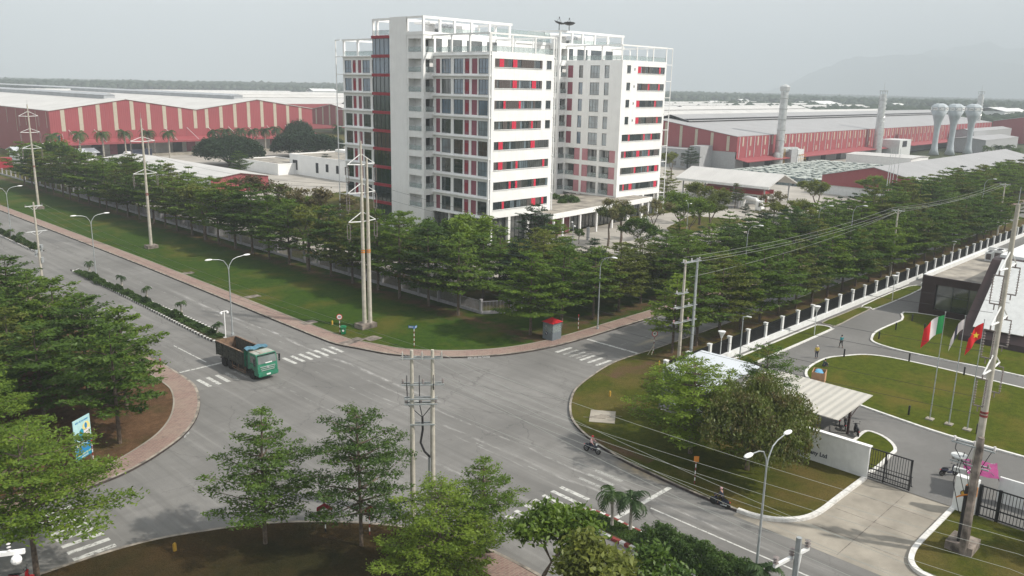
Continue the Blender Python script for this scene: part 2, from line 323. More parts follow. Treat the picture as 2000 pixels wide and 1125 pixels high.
# ---------------------------------------------------------------- mesh builder
class MB:
    def __init__(s, off=(0, 0, 0)): s.v = []; s.f = []; s.m = []; s.o = Vector(off)
    def add(s, vs, fs, m=0):
        b = len(s.v); s.v += [tuple(Vector(p)-s.o) for p in vs]; s.f += [tuple(b+i for i in f) for f in fs]; s.m += [m]*len(fs); return s
    def box(s, x0, y0, z0, x1, y1, z1, m=0):
        x0, x1 = min(x0, x1), max(x0, x1); y0, y1 = min(y0, y1), max(y0, y1); z0, z1 = min(z0, z1), max(z0, z1)
        return s.add([(x0,y0,z0),(x1,y0,z0),(x1,y1,z0),(x0,y1,z0),(x0,y0,z1),(x1,y0,z1),(x1,y1,z1),(x0,y1,z1)],
                     [(0,3,2,1),(4,5,6,7),(0,1,5,4),(1,2,6,5),(2,3,7,6),(3,0,4,7)], m)
    def cbox(s, c, sz, rz=0, m=0, rx=0, ry=0):
        R = Matrix.Rotation(rz, 3, 'Z') @ Matrix.Rotation(ry, 3, 'Y') @ Matrix.Rotation(rx, 3, 'X'); h = [q/2 for q in sz]
        P = [(-1,-1,-1),(1,-1,-1),(1,1,-1),(-1,1,-1),(-1,-1,1),(1,-1,1),(1,1,1),(-1,1,1)]
        return s.add([Vector(c)+R @ Vector((a*h[0], b*h[1], d*h[2])) for a, b, d in P],
                     [(0,3,2,1),(4,5,6,7),(0,1,5,4),(1,2,6,5),(2,3,7,6),(3,0,4,7)], m)
    def tube(s, p0, p1, r0, r1=None, n=8, m=0, cap=True):
        r1 = r0 if r1 is None else r1
        return s.path([p0, p1], [r0, r1], n, m, cap)
    def path(s, pts, r, n=6, m=0, cap=True):
        pts = [Vector(p) for p in pts]; r = r if hasattr(r, '__len__') else [r]*len(pts)
        vs = []; fs = []; up = Vector((0, 0, 1)); prev = None
        for i, p in enumerate(pts):
            d = (pts[min(i+1, len(pts)-1)]-pts[max(i-1, 0)]).normalized()
            a = (prev - d*prev.dot(d)) if prev else d.cross(up if abs(d.z) < .95 else Vector((1, 0, 0)))
            a.normalize(); b = d.cross(a); prev = a
            for k in range(n):
                t = 2*pi*k/n; vs.append(p+a*cos(t)*r[i]+b*sin(t)*r[i])
        for i in range(len(pts)-1):
            for k in range(n):
                k2 = (k+1) % n; fs.append((i*n+k, (i+1)*n+k, (i+1)*n+k2, i*n+k2))
        if cap: fs += [tuple(range(n)), tuple(reversed(range((len(pts)-1)*n, len(pts)*n)))]
        return s.add(vs, fs, m)
    def lathe(s, prof, c=(0, 0, 0), n=16, m=0):
        vs = []; fs = []
        for r, z in prof:
            for k in range(n): vs.append((c[0]+r*cos(2*pi*k/n), c[1]+r*sin(2*pi*k/n), c[2]+z))
        for i in range(len(prof)-1):
            for k in range(n):
                k2 = (k+1) % n; fs.append((i*n+k, i*n+k2, (i+1)*n+k2, (i+1)*n+k))
        fs += [tuple(reversed(range(n))), tuple(range((len(prof)-1)*n, len(prof)*n))]
        return s.add(vs, fs, m)
    def prism(s, pts, z0, z1, m=0, ms=None):
        n = len(pts); A = sum(pts[i][0]*pts[(i+1) % n][1]-pts[(i+1) % n][0]*pts[i][1] for i in range(n))
        if A < 0: pts = pts[::-1]
        s.add([(p[0], p[1], z1) for p in pts], [tuple(range(n))], m)
        b = [(p[0], p[1], z0) for p in pts]+[(p[0], p[1], z1) for p in pts]
        return s.add(b, [(i, (i+1) % n, n+(i+1) % n, n+i) for i in range(n)], m if ms is None else ms)
    def quad(s, a, b, c, d, m=0): return s.add([a, b, c, d], [(0, 1, 2, 3)], m)
    def poly(s, pts, m=0): return s.add(pts, [tuple(range(len(pts)))], m)
    def plate(s, pts, t, m=0):
        """a sheet with thickness t below the outline pts (3-D, any plane)"""
        P = [Vector(p) for p in pts]; n = (P[1]-P[0]).cross(P[2]-P[0]).normalized()*t; k = len(P)
        return s.add(P+[p-n for p in P], [tuple(range(k)), tuple(reversed(range(k, 2*k)))]+[(i, k+i, k+(i+1) % k, (i+1) % k) for i in range(k)], m)
    def ell(s, c, r, n=10, k=6, m=0):
        prof = [(max(.001, sin(pi*i/k)), -cos(pi*i/k)) for i in range(k+1)]
        vs = []; fs = []
        for a, z in prof:
            for j in range(n): vs.append((c[0]+r[0]*a*cos(2*pi*j/n), c[1]+r[1]*a*sin(2*pi*j/n), c[2]+r[2]*z))
        for i in range(k):
            for j in range(n): fs.append((i*n+j, i*n+(j+1) % n, (i+1)*n+(j+1) % n, (i+1)*n+j))
        return s.add(vs, fs, m)
    def mesh(s, name, mats, smooth=False):
        me = bpy.data.meshes.new(name); me.from_pydata(s.v, [], s.f)
        for q in (mats if isinstance(mats, (list, tuple)) else [mats]): me.materials.append(M[q] if isinstance(q, str) else q)
        me.polygons.foreach_set('material_index', s.m)
        if smooth:
            me.polygons.foreach_set('use_smooth', [True]*len(s.f))
            if smooth != 'all': me.set_sharp_from_angle(angle=radians(40))
        me.update(); return me
    def build(s, name, mats, parent=None, loc=None, smooth=False):
        o = bpy.data.objects.new(name, s.mesh(name, mats, smooth)); COL.objects.link(o)
        if parent is not None: o.parent = parent
        o.location = loc if loc is not None else ((0, 0, 0) if parent is not None else tuple(s.o)); return o
USED = {}
def tag(o, label, cat, group=None):
    o['label'] = label; o['category'] = cat
    if group: o['group'] = group
    USED.setdefault(label, []).append(o.name); return o
def thing(name, label, cat, loc=(0, 0, 0), rz=0, group=None):
    o = bpy.data.objects.new(name, None); COL.objects.link(o); o.empty_display_size = .5
    o.location = loc if len(loc) == 3 else (loc[0], loc[1], 0); o.rotation_euler = (0, 0, rz)
    return tag(o, label, cat, group)
def part(name, mesh, parent, loc=(0, 0, 0), rz=0):
    o = bpy.data.objects.new(name, mesh); COL.objects.link(o); o.parent = parent; o.location = loc; o.rotation_euler = (0, 0, rz); return o
def struct(o): o['kind'] = 'structure'; return o
def stuff(o): o['kind'] = 'stuff'; return o
KIDS = {}
def dup(root, loc, rz=0, label=None, group=None, scale=None):
    if root.name not in KIDS: KIDS[root.name] = [(c, list(c.children)) for c in root.children]
    r = root.copy(); COL.objects.link(r); r.location = loc if len(loc) == 3 else (loc[0], loc[1], 0); r.rotation_euler = (0, 0, rz)
    if scale: r.scale = scale if hasattr(scale, '__len__') else (scale,)*3
    if label: r['label'] = label
    if group: r['group'] = group
    for c, gs in KIDS[root.name]:
        d = c.copy(); COL.objects.link(d); d.parent = r
        for g in gs:
            e = g.copy(); COL.objects.link(e); e.parent = d
    return r
ORD = 'first second third fourth fifth sixth seventh eighth ninth tenth eleventh twelfth thirteenth fourteenth fifteenth sixteenth seventeenth eighteenth nineteenth twentieth'.split()
TENS = {2: 'twenty', 3: 'thirty', 4: 'forty', 5: 'fifty'}
def nth(i):
    if i < 20: return ORD[i]
    t, u = divmod(i+1, 10)
    return {3: 'thirtieth', 4: 'fortieth', 5: 'fiftieth'}[t] if u == 0 else TENS[t]+'-'+ORD[u-1]
def offset(path, d):
    """polyline moved d to its left"""
    out = []
    for i, p in enumerate(path):
        a = path[max(i-1, 0)]; b = path[min(i+1, len(path)-1)]
        dx, dy = b[0]-a[0], b[1]-a[1]; L = sqrt(dx*dx+dy*dy) or 1
        out.append((p[0]-dy/L*d, p[1]+dx/L*d))
    return out
def smoothpath(pts, n=4, closed=False):
    out = []; k = len(pts)
    for i in range(k if closed else k-1):
        p = [pts[(i+j) % k] if closed else pts[min(max(i+j, 0), k-1)] for j in (-1, 0, 1, 2)]
        for s in range(n):
            t = s/n
            out.append(tuple(.5*(2*p[1][c]+(p[2][c]-p[0][c])*t+(2*p[0][c]-5*p[1][c]+4*p[2][c]-p[3][c])*t*t+(3*p[1][c]-p[0][c]-3*p[2][c]+p[3][c])*t**3) for c in range(len(p[0]))))
    if not closed: out.append(pts[-1])
    return out
def strip(mb, path, wd, z0, z1, m=0, seg=None, ms=(0, 1), side=None):
    """kerb along a path, on its left side, width wd; seg = alternate colours every seg metres"""
    if seg:
        q = [path[0]]; acc = 0
        for a, b in zip(path, path[1:]):
            L = sqrt((b[0]-a[0])**2+(b[1]-a[1])**2); k = max(1, int(round(L/seg)))
            for j in range(1, k+1): q.append((a[0]+(b[0]-a[0])*j/k, a[1]+(b[1]-a[1])*j/k))
        path = q
    inn = offset(path, wd)
    for i in range(len(path)-1):
        a, b, c, d = path[i], path[i+1], inn[i+1], inn[i]
        mm = ms[i % len(ms)] if seg else m
        mb.add([(*a, z0), (*b, z0), (*c, z0), (*d, z0), (*a, z1), (*b, z1), (*c, z1), (*d, z1)],
               [(4, 5, 6, 7)], mm)
        mb.add([(*a, z0), (*b, z0), (*c, z0), (*d, z0), (*a, z1), (*b, z1), (*c, z1), (*d, z1)],
               [(0, 1, 5, 4), (2, 3, 7, 6)]+([(3, 0, 4, 7)] if i == 0 else [])+([(1, 2, 6, 5)] if i == len(path)-2 else []), mm if side is None else side)
    return mb
# ---------------------------------------------------------------- the ground and the roads
b = MB(); b.add([(-1450, -1450, -.4), (12600, -1450, -.4), (12600, 12600, -.4), (-1450, 12600, -.4)], [(0, 1, 2, 3)])
struct(b.build('ground', 'farland'))
b = MB(); b.quad((-120, -60, 0), (430, -60, 0), (430, 470, 0), (-120, 470, 0)); struct(b.build('road', 'asphalt'))
farkerb = [(57, 460), (57, 147), (56.7, 125), (56.2, 99), (56.1, 88), (56.3, 84.6), (57.3, 81.4), (58.7, 77.2), (60.9, 74), (63.6, 71.2), (66.9, 68.8), (70, 67.3), (73.5, 66.3), (77.5, 65.7), (82, 65.5), (430, 65.5)]
far = smoothpath(farkerb[3:15], 4); far = farkerb[:3]+far+farkerb[15:]
KZ = .19
b = strip(MB(), far, .25, 0, KZ+.004, side=1); struct(b.build('kerb', ['kerb', 'kerbdark']))  # side faces coloured dark as the kerb's shadow line
walk = offset(far, .25); walk2 = offset(far, 2.35)
b = MB()
for i in range(len(walk)-1):
    b.quad((*walk[i], KZ), (*walk[i+1], KZ), (*walk2[i+1], KZ), (*walk2[i], KZ))
struct(b.build('pavement', 'brick'))
b = strip(MB(), walk2, .16, 0, KZ+.03); struct(b.build('pavement_edge', 'concfloor'))
lawnin = offset(far, 2.5)
b = MB(); b.poly([(p[0], p[1], KZ-.01) for p in lawnin]+[(430, 80, KZ-.01), (83.2, 80.4, KZ-.01), (79.4, 82.8, KZ-.01), (79.4, 460, KZ-.01)])
struct(b.build('lawn', 'lawn'))
b = MB(); b.poly([(79.4, 460, .1), (79.4, 82.8, .1), (83.2, 80.4, .1), (430, 80, .1), (430, 470, .1)]); struct(b.build('factory_grounds', 'lawnb'))
# manhole slabs and paving in the lawn
for i, (x, y, sx, sy) in enumerate(((60.3, 112.8, 2.2, 1.4), (58.9, 95.2, 2.2, 1.5), (60.2, 134, 1.8, 1.4))):
    b = MB((x, y, 0)); b.box(x-sx/2, y-sy/2, .1, x+sx/2, y+sy/2, KZ+.02); o = b.build('manhole_slab', 'concdark')
    tag(o, ['brownish concrete manhole slab in the lawn behind the left lamp', 'worn concrete manhole slab in the lawn nearest the speed sign', 'small concrete manhole slab in the lawn farthest from the crossing'][i], 'manhole cover')
b = MB((58.6, 84.2, 0)); b.cbox((58.3, 84.3, .17), (3.2, 1.5, .1), .15); b.cbox((60.9, 83.6, .17), (2.0, 1.6, .1), .1)
tag(b.build('drain_cover', 'concdark'), 'grey concrete drain covers across the pavement by the green bin', 'drain cover')
# right-hand corner
rk = [(430, 56.6), (84, 56.7), (81.2, 56.9), (78.6, 57.0), (76, 56.9), (72.8, 56.3), (69.8, 55.5), (67.5, 54.8), (65.4, 53.9), (63.1, 52.4), (60.9, 50.6), (59.2, 48.8), (57.7, 46.3), (56.5, 43.2), (55.6, 39.7), (55.2, 36.1), (54.9, 32), (54.9, 28.4)]
rks = [rk[0]]+smoothpath(rk[1:], 3)
b = strip(MB(), rks, .22, 0, KZ+.03, side=1); struct(b.build('kerb', ['kerb', 'kerbdark']))  # shade of the kerb face put into its colour
wk = smoothpath([(54.9, 28.35), (55.05, 27), (55.8, 25.4), (57.4, 24.1), (59.4, 23.6), (63, 23.55), (68, 23.5)], 5)
b = strip(MB(), wk, .38, 0, KZ+.07); struct(b.build('white_kerb', 'kerbwhite'))
b = MB(); b.poly([(p[0], p[1], KZ-.02) for p in offset(rks, .1)+offset(wk, .2)]+[(68, 44.8, KZ-.02), (75.2, 49.1, KZ-.02), (430, 49.1, KZ-.02)])
struct(b.build('lawn', 'lawnb'))
# driveway apron and the lawn at its right
ak = smoothpath([(68, 16.8), (63.6, 16.8), (60, 16.8), (58.3, 16.6), (57.1, 16.2), (56.3, 15.4), (56, 14), (55.6, 10), (55.4, 0)], 5)+[(55.3, -60)]
b = strip(MB(), ak, .38, 0, KZ+.07); struct(b.build('white_kerb', 'kerbwhite'))
b = MB(); b.poly([(p[0], p[1], KZ-.02) for p in offset(ak, .2)]+[(67.8, -60, KZ-.02), (67.8, 16.6, KZ-.02)]); struct(b.build('lawn', 'lawnb'))
b = MB(); b.poly([(54.25, 28.3, .006), (54.25, -60, .006), (56.5, -60, .006), (56.5, 15.8, .006), (60, 16.7, .006), (68.6, 16.7, .006), (68.6, 23.9, .006), (60, 24, .006), (56.5, 25.4, .006), (55.1, 28.3, .006)][::1])
struct(b.build('driveway_apron', 'concfloor'))
b = MB()
for x in (57.5, 61.2, 64.9): b.box(x, 16.95, .007, x+.05, 23.4, .012)
b.box(54.6, 20.2, .007, 67.6, 20.25, .012)
struct(b.build('slab_joints', 'concdark'))
# compound behind the wall
b = MB(); b.poly([(68.2, -60, .05), (430, -60, .05), (430, 49, .05), (75.3, 49, .05), (68.2, 44.7, .05)]); struct(b.build('compound_drive', 'asphalt2'))
def island(name, pts, mat, kmat='kerbwhite', kw=.3, z=.16, n=4):
    P = smoothpath(pts, n, True)
    A = sum(P[i][0]*P[(i+1) % len(P)][1]-P[(i+1) % len(P)][0]*P[i][1] for i in range(len(P)))
    if A < 0: P = P[::-1]
    struct(strip(MB(), P+[P[0]], kw, 0, z+.03).build(name+'_kerb', kmat))
    struct(MB().prism(offset(P+[P[0]], kw*.5)[:-1], 0, z).build(name, mat))
island('garden_lawn', [(84.6, 31.5), (85.6, 34.6), (88, 38.2), (91.5, 40.1), (97, 40.4), (100.1, 39.1), (102.5, 37.5), (103.7, 34.8), (104, 31), (104, 27.5), (103.7, 20), (103.5, 0), (103.5, -25), (83, -25), (82.8, 0), (82.8, 15), (82.9, 21.8), (83.6, 26.6)], 'lawnin')
island('garden_lawn', [(128.6, 40.6), (122.6, 40.6), (114.5, 40.8), (110.6, 40.1), (108.5, 39), (107.5, 36.3), (107.4, 32.5), (107.8, 27), (108, 20), (108, -20), (112, -24), (128, -24), (129.2, 20)], 'lawnin')
island('garden_lawn', [(68.8, 23.9), (74.6, 23.8), (76.1, 24), (77.5, 25), (78.4, 26.4), (78.2, 27.8), (75, 27.7), (70, 27.7), (68.8, 27.4)], 'lawnin')
island('verge', [(76, 45.3), (92, 45.2), (109.2, 45.2), (110.8, 45.5), (111.3, 46.3), (110.9, 47.6), (109, 47.9), (92, 47.9), (76, 47.9)], 'lawnin', n=3)
island('verge', [(112.6, 45.6), (120, 45.9), (125.6, 46.1), (125.7, 46.7), (125.7, 47.8), (120, 47.9), (112.8, 47.9), (112.2, 46.5)], 'lawnin', 'concfloor', .2, .1, 3)
island('verge', [(127, 45.6), (146, 45.6), (146, 47.9), (127, 47.9), (126.6, 46.6)], 'lawnin', 'kerbwhite', .2, .1, 3)
# left-hand corner
lk = [(37.6, 470), (37.5, 92.7), (37.4, 88), (37.3, 85.4), (36.9, 82.3), (35.4, 78.2), (33.1, 74.1), (30.2, 70.8), (26.9, 68.5), (24.8, 67.4), (22.6, 66.6), (19, 66.1), (14, 65.9), (-120, 65.8)]
lks = [lk[0]]+smoothpath(lk[1:13], 4)+[lk[13]]; lr = lks[::-1]
b = strip(MB(), lr, .25, 0, KZ+.004, side=1); struct(b.build('kerb', ['kerb', 'kerbdark']))  # dark face colour stands in for shade below the kerb top
w1 = offset(lr, .25); w2 = offset(lr, 2.4); b = MB()
for i in range(len(w1)-1): b.quad((*w1[i], KZ), (*w1[i+1], KZ), (*w2[i+1], KZ), (*w2[i], KZ))
struct(b.build('pavement', 'brick'))
b = strip(MB(), w2, .16, 0, KZ+.02); struct(b.build('pavement_edge', 'concfloor'))
b = MB(); b.poly([(p[0], p[1], KZ-.01) for p in offset(lr, 2.5)]+[(-120, 470, KZ-.01)]); struct(b.build('soil', 'dirt'))
# near lawn
nk = [(-120, 55.9), (10, 56), (15, 55.9), (18.4, 55.6), (21.1, 55), (23.9, 53.8), (27.3, 52), (30.5, 49.4), (32.9, 46.8), (35.2, 43.6), (36.6, 40.4), (37.2, 37.6), (37.4, 34), (37.4, -60)]
nks = [nk[0]]+smoothpath(nk[1:13], 4)+[nk[13]]; nr = nks[::-1]
b = strip(MB(), nr, .25, 0, KZ); struct(b.build('kerb', 'kerb'))
b = MB(); b.poly([(p[0], p[1], KZ-.02) for p in offset(nr, .1)]+[(-120, -60, KZ-.02)]); struct(b.build('lawn', 'lawnnear'))
b = MB(); w1 = offset([(37.4, 40), (37.4, -60)][::-1], .25)
b.quad((34.9, -60, KZ-.008), (37.1, -60, KZ-.008), (37.1, 37, KZ-.008), (34.9, 38.6, KZ-.008)); struct(b.build('pavement', 'brick'))
# medians
def median(pts, mats, seg, fill, n=4):
    P = smoothpath(pts, n, True)
    A = sum(P[i][0]*P[(i+1) % len(P)][1]-P[(i+1) % len(P)][0]*P[i][1] for i in range(len(P)))
    if A < 0: P = P[::-1]
    struct(strip(MB(), P+[P[0]], .28, 0, .24, seg=seg).build('median_kerb', mats))
    struct(MB().prism(offset(P+[P[0]], .2)[:-1], 0, .2).build('median', fill))
M['soil'] = grass('planted_soil', (.05, .05, .02), (.07, .075, .025), (.11, .085, .05), (.45, .65), .3)
median([(47.0, 148), (46.9, 146.5), (46.2, 120), (45.6, 100), (45.7, 95.6), (46.5, 94.9), (47.3, 95.6), (48.1, 100), (48.3, 106.7), (48.1, 120), (47.9, 146.5), (47.6, 148.3)], ['kerbwhite', 'kerbdark'], .42, 'soil')
median([(48.1, 300), (47.6, 290), (47.3, 200), (47.2, 172), (47.7, 169.9), (48.7, 169.6), (49.1, 172), (49.2, 200), (49.4, 290), (49, 300)], ['kerbwhite', 'kerbdark'], .42, 'soil')
median([(44.5, 34), (44.9, 35.8), (45.7, 36.7), (46.6, 36.5), (47, 35), (46.95, 32.8), (46.8, 26), (46.9, 10), (46.9, -40), (44.4, -40), (44.5, 10), (44.5, 27), (44.5, 31)], ['kerbwhite', 'kerbred'], .55, 'soil')
# markings
def mark(name, rects, mat='paint'):
    b = MB()
    for x0, y0, x1, y1 in rects: b.quad((min(x0, x1), min(y0, y1), .005), (max(x0, x1), min(y0, y1), .005), (max(x0, x1), max(y0, y1), .005), (min(x0, x1), max(y0, y1), .005))
    struct(b.build(name, mat))
mark('crosswalk', [(48.6+i*1.08, 81.95, 49.05+i*1.08, 84.8) for i in range(7)]+[(37.9+i*1.08, 81.5, 38.35+i*1.08, 84.4) for i in range(3)])
mark('faded_crosswalk', [(37.9+i*1.08, 81.5, 38.35+i*1.08, 84.4) for i in range(3, 7)]+[(49.2+i*1.06, 37.7, 49.6+i*1.06, 40.6) for i in range(1, 4)], 'paintfaded')
mark('crosswalk', [(44.75+i*1.05, 37.6, 45.15+i*1.05, 40.6) for i in range(4)]+[(40.1, 37.6, 40.5, 39.6), (43.6, 37.6, 44.0, 40.5), (42.4, 37.6, 42.8, 40.4), (41.3, 37.6, 41.7, 40.3)])
mark('crosswalk', [(74.5, 64.15, 77.4, 64.65), (74.3, 57.7, 77.1, 58.1), (74.35, 59, 77.1, 59.4), (74.4, 60.2, 77.2, 60.6)])
mark('faded_crosswalk', [(74.5, 63.0, 77.3, 63.4), (74.4, 61.9, 77.3, 62.3), (74.4, 61.0, 77.3, 61.3)], 'paintfaded')
mark('crosswalk', [(15.9, 56.15+i*1.12, 18.7, 56.6+i*1.12) for i in range(8)])
mark('stop_line', [(37.7, 87.75, 43.5, 88.1), (81.5, 57.1, 81.9, 65.3), (47.05, 34.1, 54.6, 34.5)])
mark('lane_line', [(41.4, 89.3, 41.55, 97.8), (50.5, 18, 50.65, 33.4), (50.55, -20, 50.7, 12)])
mark('lane_dashes', [(51.8+.003*(y-90), y, 51.93+.003*(y-90), y+1.25) for y in np.arange(89.6, 300, 4.3)]+[(41.5, y, 41.62, y+1.2) for y in np.arange(101, 300, 4.3)]+[(x, 60.75, x+1.4, 60.87) for x in np.arange(83, 300, 4.35)]+[(48.9, y, 49.0, y+1.1) for y in np.arange(44, 78, 6.6)], 'paintfaded')
# factory roads and yards (each sheet a little above the grass)
def sheet(name, pts, z, mat): struct(MB().poly([(p[0], p[1], z) for p in pts]).build(name, mat))
M['yard'] = simple('pale_concrete_yard', (.40, .375, .335), .9, var=.14, scale=.12, dirt=.25)
sheet('forecourt', [(118, 88), (125, 100), (128, 119), (182, 122.8), (188, 117), (164, 109), (155, 101), (148, 92), (132, 86)], .112, 'yard')
sheet('forecourt_drive', [(146, 90.5), (196, 92), (206, 101), (206, 112), (190, 101.5), (152, 101)], .118, 'yard')
sheet('factory_road', [(86, 300), (86, 112), (90, 100), (98, 95), (112, 96), (116, 104), (98, 112), (92, 120), (92, 300)], .114, 'yard')
sheet('factory_yard', [(92, 365), (92, 250), (100, 200), (150, 210), (205, 215), (262, 300), (262, 365)], .118, 'yard')
sheet('factory_yard', [(206, 190), (206, 122), (208, 98), (235, 92), (262, 80), (430, 80), (430, 172), (312, 172), (300, 240), (262, 250)], .122, 'yard')
sheet('factory_road', [(182, 122.4), (206, 121.5), (206, 101), (225, 96), (222, 90), (196, 92)], .126, 'yard')
# ---------------------------------------------------------------- the two white towers
def facade(mb, O, u, n, W, z0, z1, holes, dep=.3, m=0):
    """a wall sheet with real openings; O = left foot, u = along the wall, n = outward"""
    O, u, n = Vector(O), Vector(u), Vector(n)
    us = sorted({0, W}|{min(max(h[i], 0), W) for h in holes for i in (0, 1)}); zs = sorted({z0, z1}|{min(max(h[i], z0), z1) for h in holes for i in (2, 3)})
    P = lambda a, z, d=0: O+u*a+Vector((0, 0, z))-n*d
    for i in range(len(zs)-1):
        run = None
        for j in range(len(us)-1):
            cu, cz = (us[j]+us[j+1])/2, (zs[i]+zs[i+1])/2
            solid = not any(h[0] < cu < h[1] and h[2] < cz < h[3] for h in holes)
            if solid and run is None: run = us[j]
            if run is not None and (not solid or j == len(us)-2):
                e = us[j] if not solid else us[j+1]
                mb.quad(P(run, zs[i]), P(e, zs[i]), P(e, zs[i+1]), P(run, zs[i+1]), m); run = None
    for h in holes:
        d = h[4] if len(h) > 4 else dep
        a, b, c, e = h[:4]
        mb.quad(P(a, c), P(b, c), P(b, c, d), P(a, c, d), m); mb.quad(P(a, e), P(a, e, d), P(b, e, d), P(b, e), m)
        mb.quad(P(a, c), P(a, c, d), P(a, e, d), P(a, e), m); mb.quad(P(b, c), P(b, e), P(b, e, d), P(b, c, d), m)
def fbox(mb, O, u, n, a0, a1, z0, z1, d0, d1, m=0):
    """box on a wall: along a0..a1, height z0..z1, from depth d0 to d1 (negative = proud)"""
    O, u, n = Vector(O), Vector(u), Vector(n)
    c = [O+u*a+Vector((0, 0, z))-n*d for z in (z0, z1) for a, d in ((a0, d0), (a1, d0), (a1, d1), (a0, d1))]
    mb.add(c, [(0, 3, 2, 1), (4, 5, 6, 7), (0, 1, 5, 4), (1, 2, 6, 5), (2, 3, 7, 6), (3, 0, 4, 7)], m)
RW = random.Random(3)
def window(par, off, O, u, n, h, gm='glass', cols=2, trans=.32, sill=True, curtain=True):
    f = MB(off); a, b, c, e = h[:4]; t = .07
    for x0, x1, y0, y1 in ((a, b, c, c+t), (a, b, e-t, e), (a, a+t, c+t, e-t), (b-t, b, c+t, e-t)): fbox(f, O, u, n, x0, x1, y0, y1, .12, .22)
    for i in range(1, cols):
        x = a+(b-a)*i/cols; fbox(f, O, u, n, x-.03, x+.03, c+t, e-t, .13, .21)
    if trans:
        z = c+(e-c)*trans; fbox(f, O, u, n, a+t, b-t, z-.03, z+.03, .135, .205)
    w = f.build('window', 'frame', par)
    if gm in ('glasssky', 'glassgrn') and RW.random() < .22: gm = RW.choice(['glassdim', 'glass', 'glasslt'])
    p = MB(off); fbox(p, O, u, n, a+t, b-t, c+t, e-t, .16, .19, 0); p.build('pane', gm, w)
    if sill:
        s = MB(off); fbox(s, O, u, n, a-.05, b+.05, c-.09, c-.003, -.08, .2); s.build('sill', 'white2', w)
def stripwindow(par, off, O, u, n, h, reds, rnd):
    a, b, c, e = h[:4]; f = MB(off); t = .06
    for x0, x1, y0, y1 in ((a, b, c, c+t), (a, b, e-t, e)): fbox(f, O, u, n, x0, x1, y0, y1, .10, .2)
    k = int(round((b-a)/.62)); p = MB(off); cur = 1
    for i in range(k):
        x0, x1 = a+(b-a)*i/k, a+(b-a)*(i+1)/k; fr = (i+.5)/k
        fbox(f, O, u, n, x0, x0+.045, c+t, e-t, .11, .19)
        if rnd.random() < .5: cur = rnd.choice([1, 1, 2, 0, 0, 3, 3])
        mm = 4 if any(abs(fr-r) < .62/k for r in reds) else cur
        d = {4: -.02, 1: .05, 0: .15, 2: .15, 3: .15}[mm]
        fbox(p, O, u, n, x0+.045, x1, c+t+.003, e-t-.003, d, d+.03, mm)
    w = f.build('strip_window', 'frame', par); p.build('pane', ['glass', 'grille', 'glasslt', 'glassdim', 'redstrip'], w)
    s = MB(off); fbox(s, O, u, n, a-.05, b+.05, c-.12, c-.003, -.12, .2); s.build('sill', 'white2', w)
def railing(par, off, O, u, n, a, b, z, d=.05, h=1.1, glassm=True, ret=False):
    r = MB(off); fbox(r, O, u, n, a, b, z+h-.05, z+h, d-.03, d+.03)
    k = max(1, int((b-a)/1.4))
    for i in range(k+1):
        x = a+(b-a-.05)*i/k; fbox(r, O, u, n, x, x+.05, z, z+h-.05, d-.02, d+.02)
    o = r.build('balustrade', 'galv', par)
    g = MB(off); fbox(g, O, u, n, a+.02, b-.02, z+.1, z+h-.06, d-.008, d+.008); g.build('glass_panel', 'railglass', o)
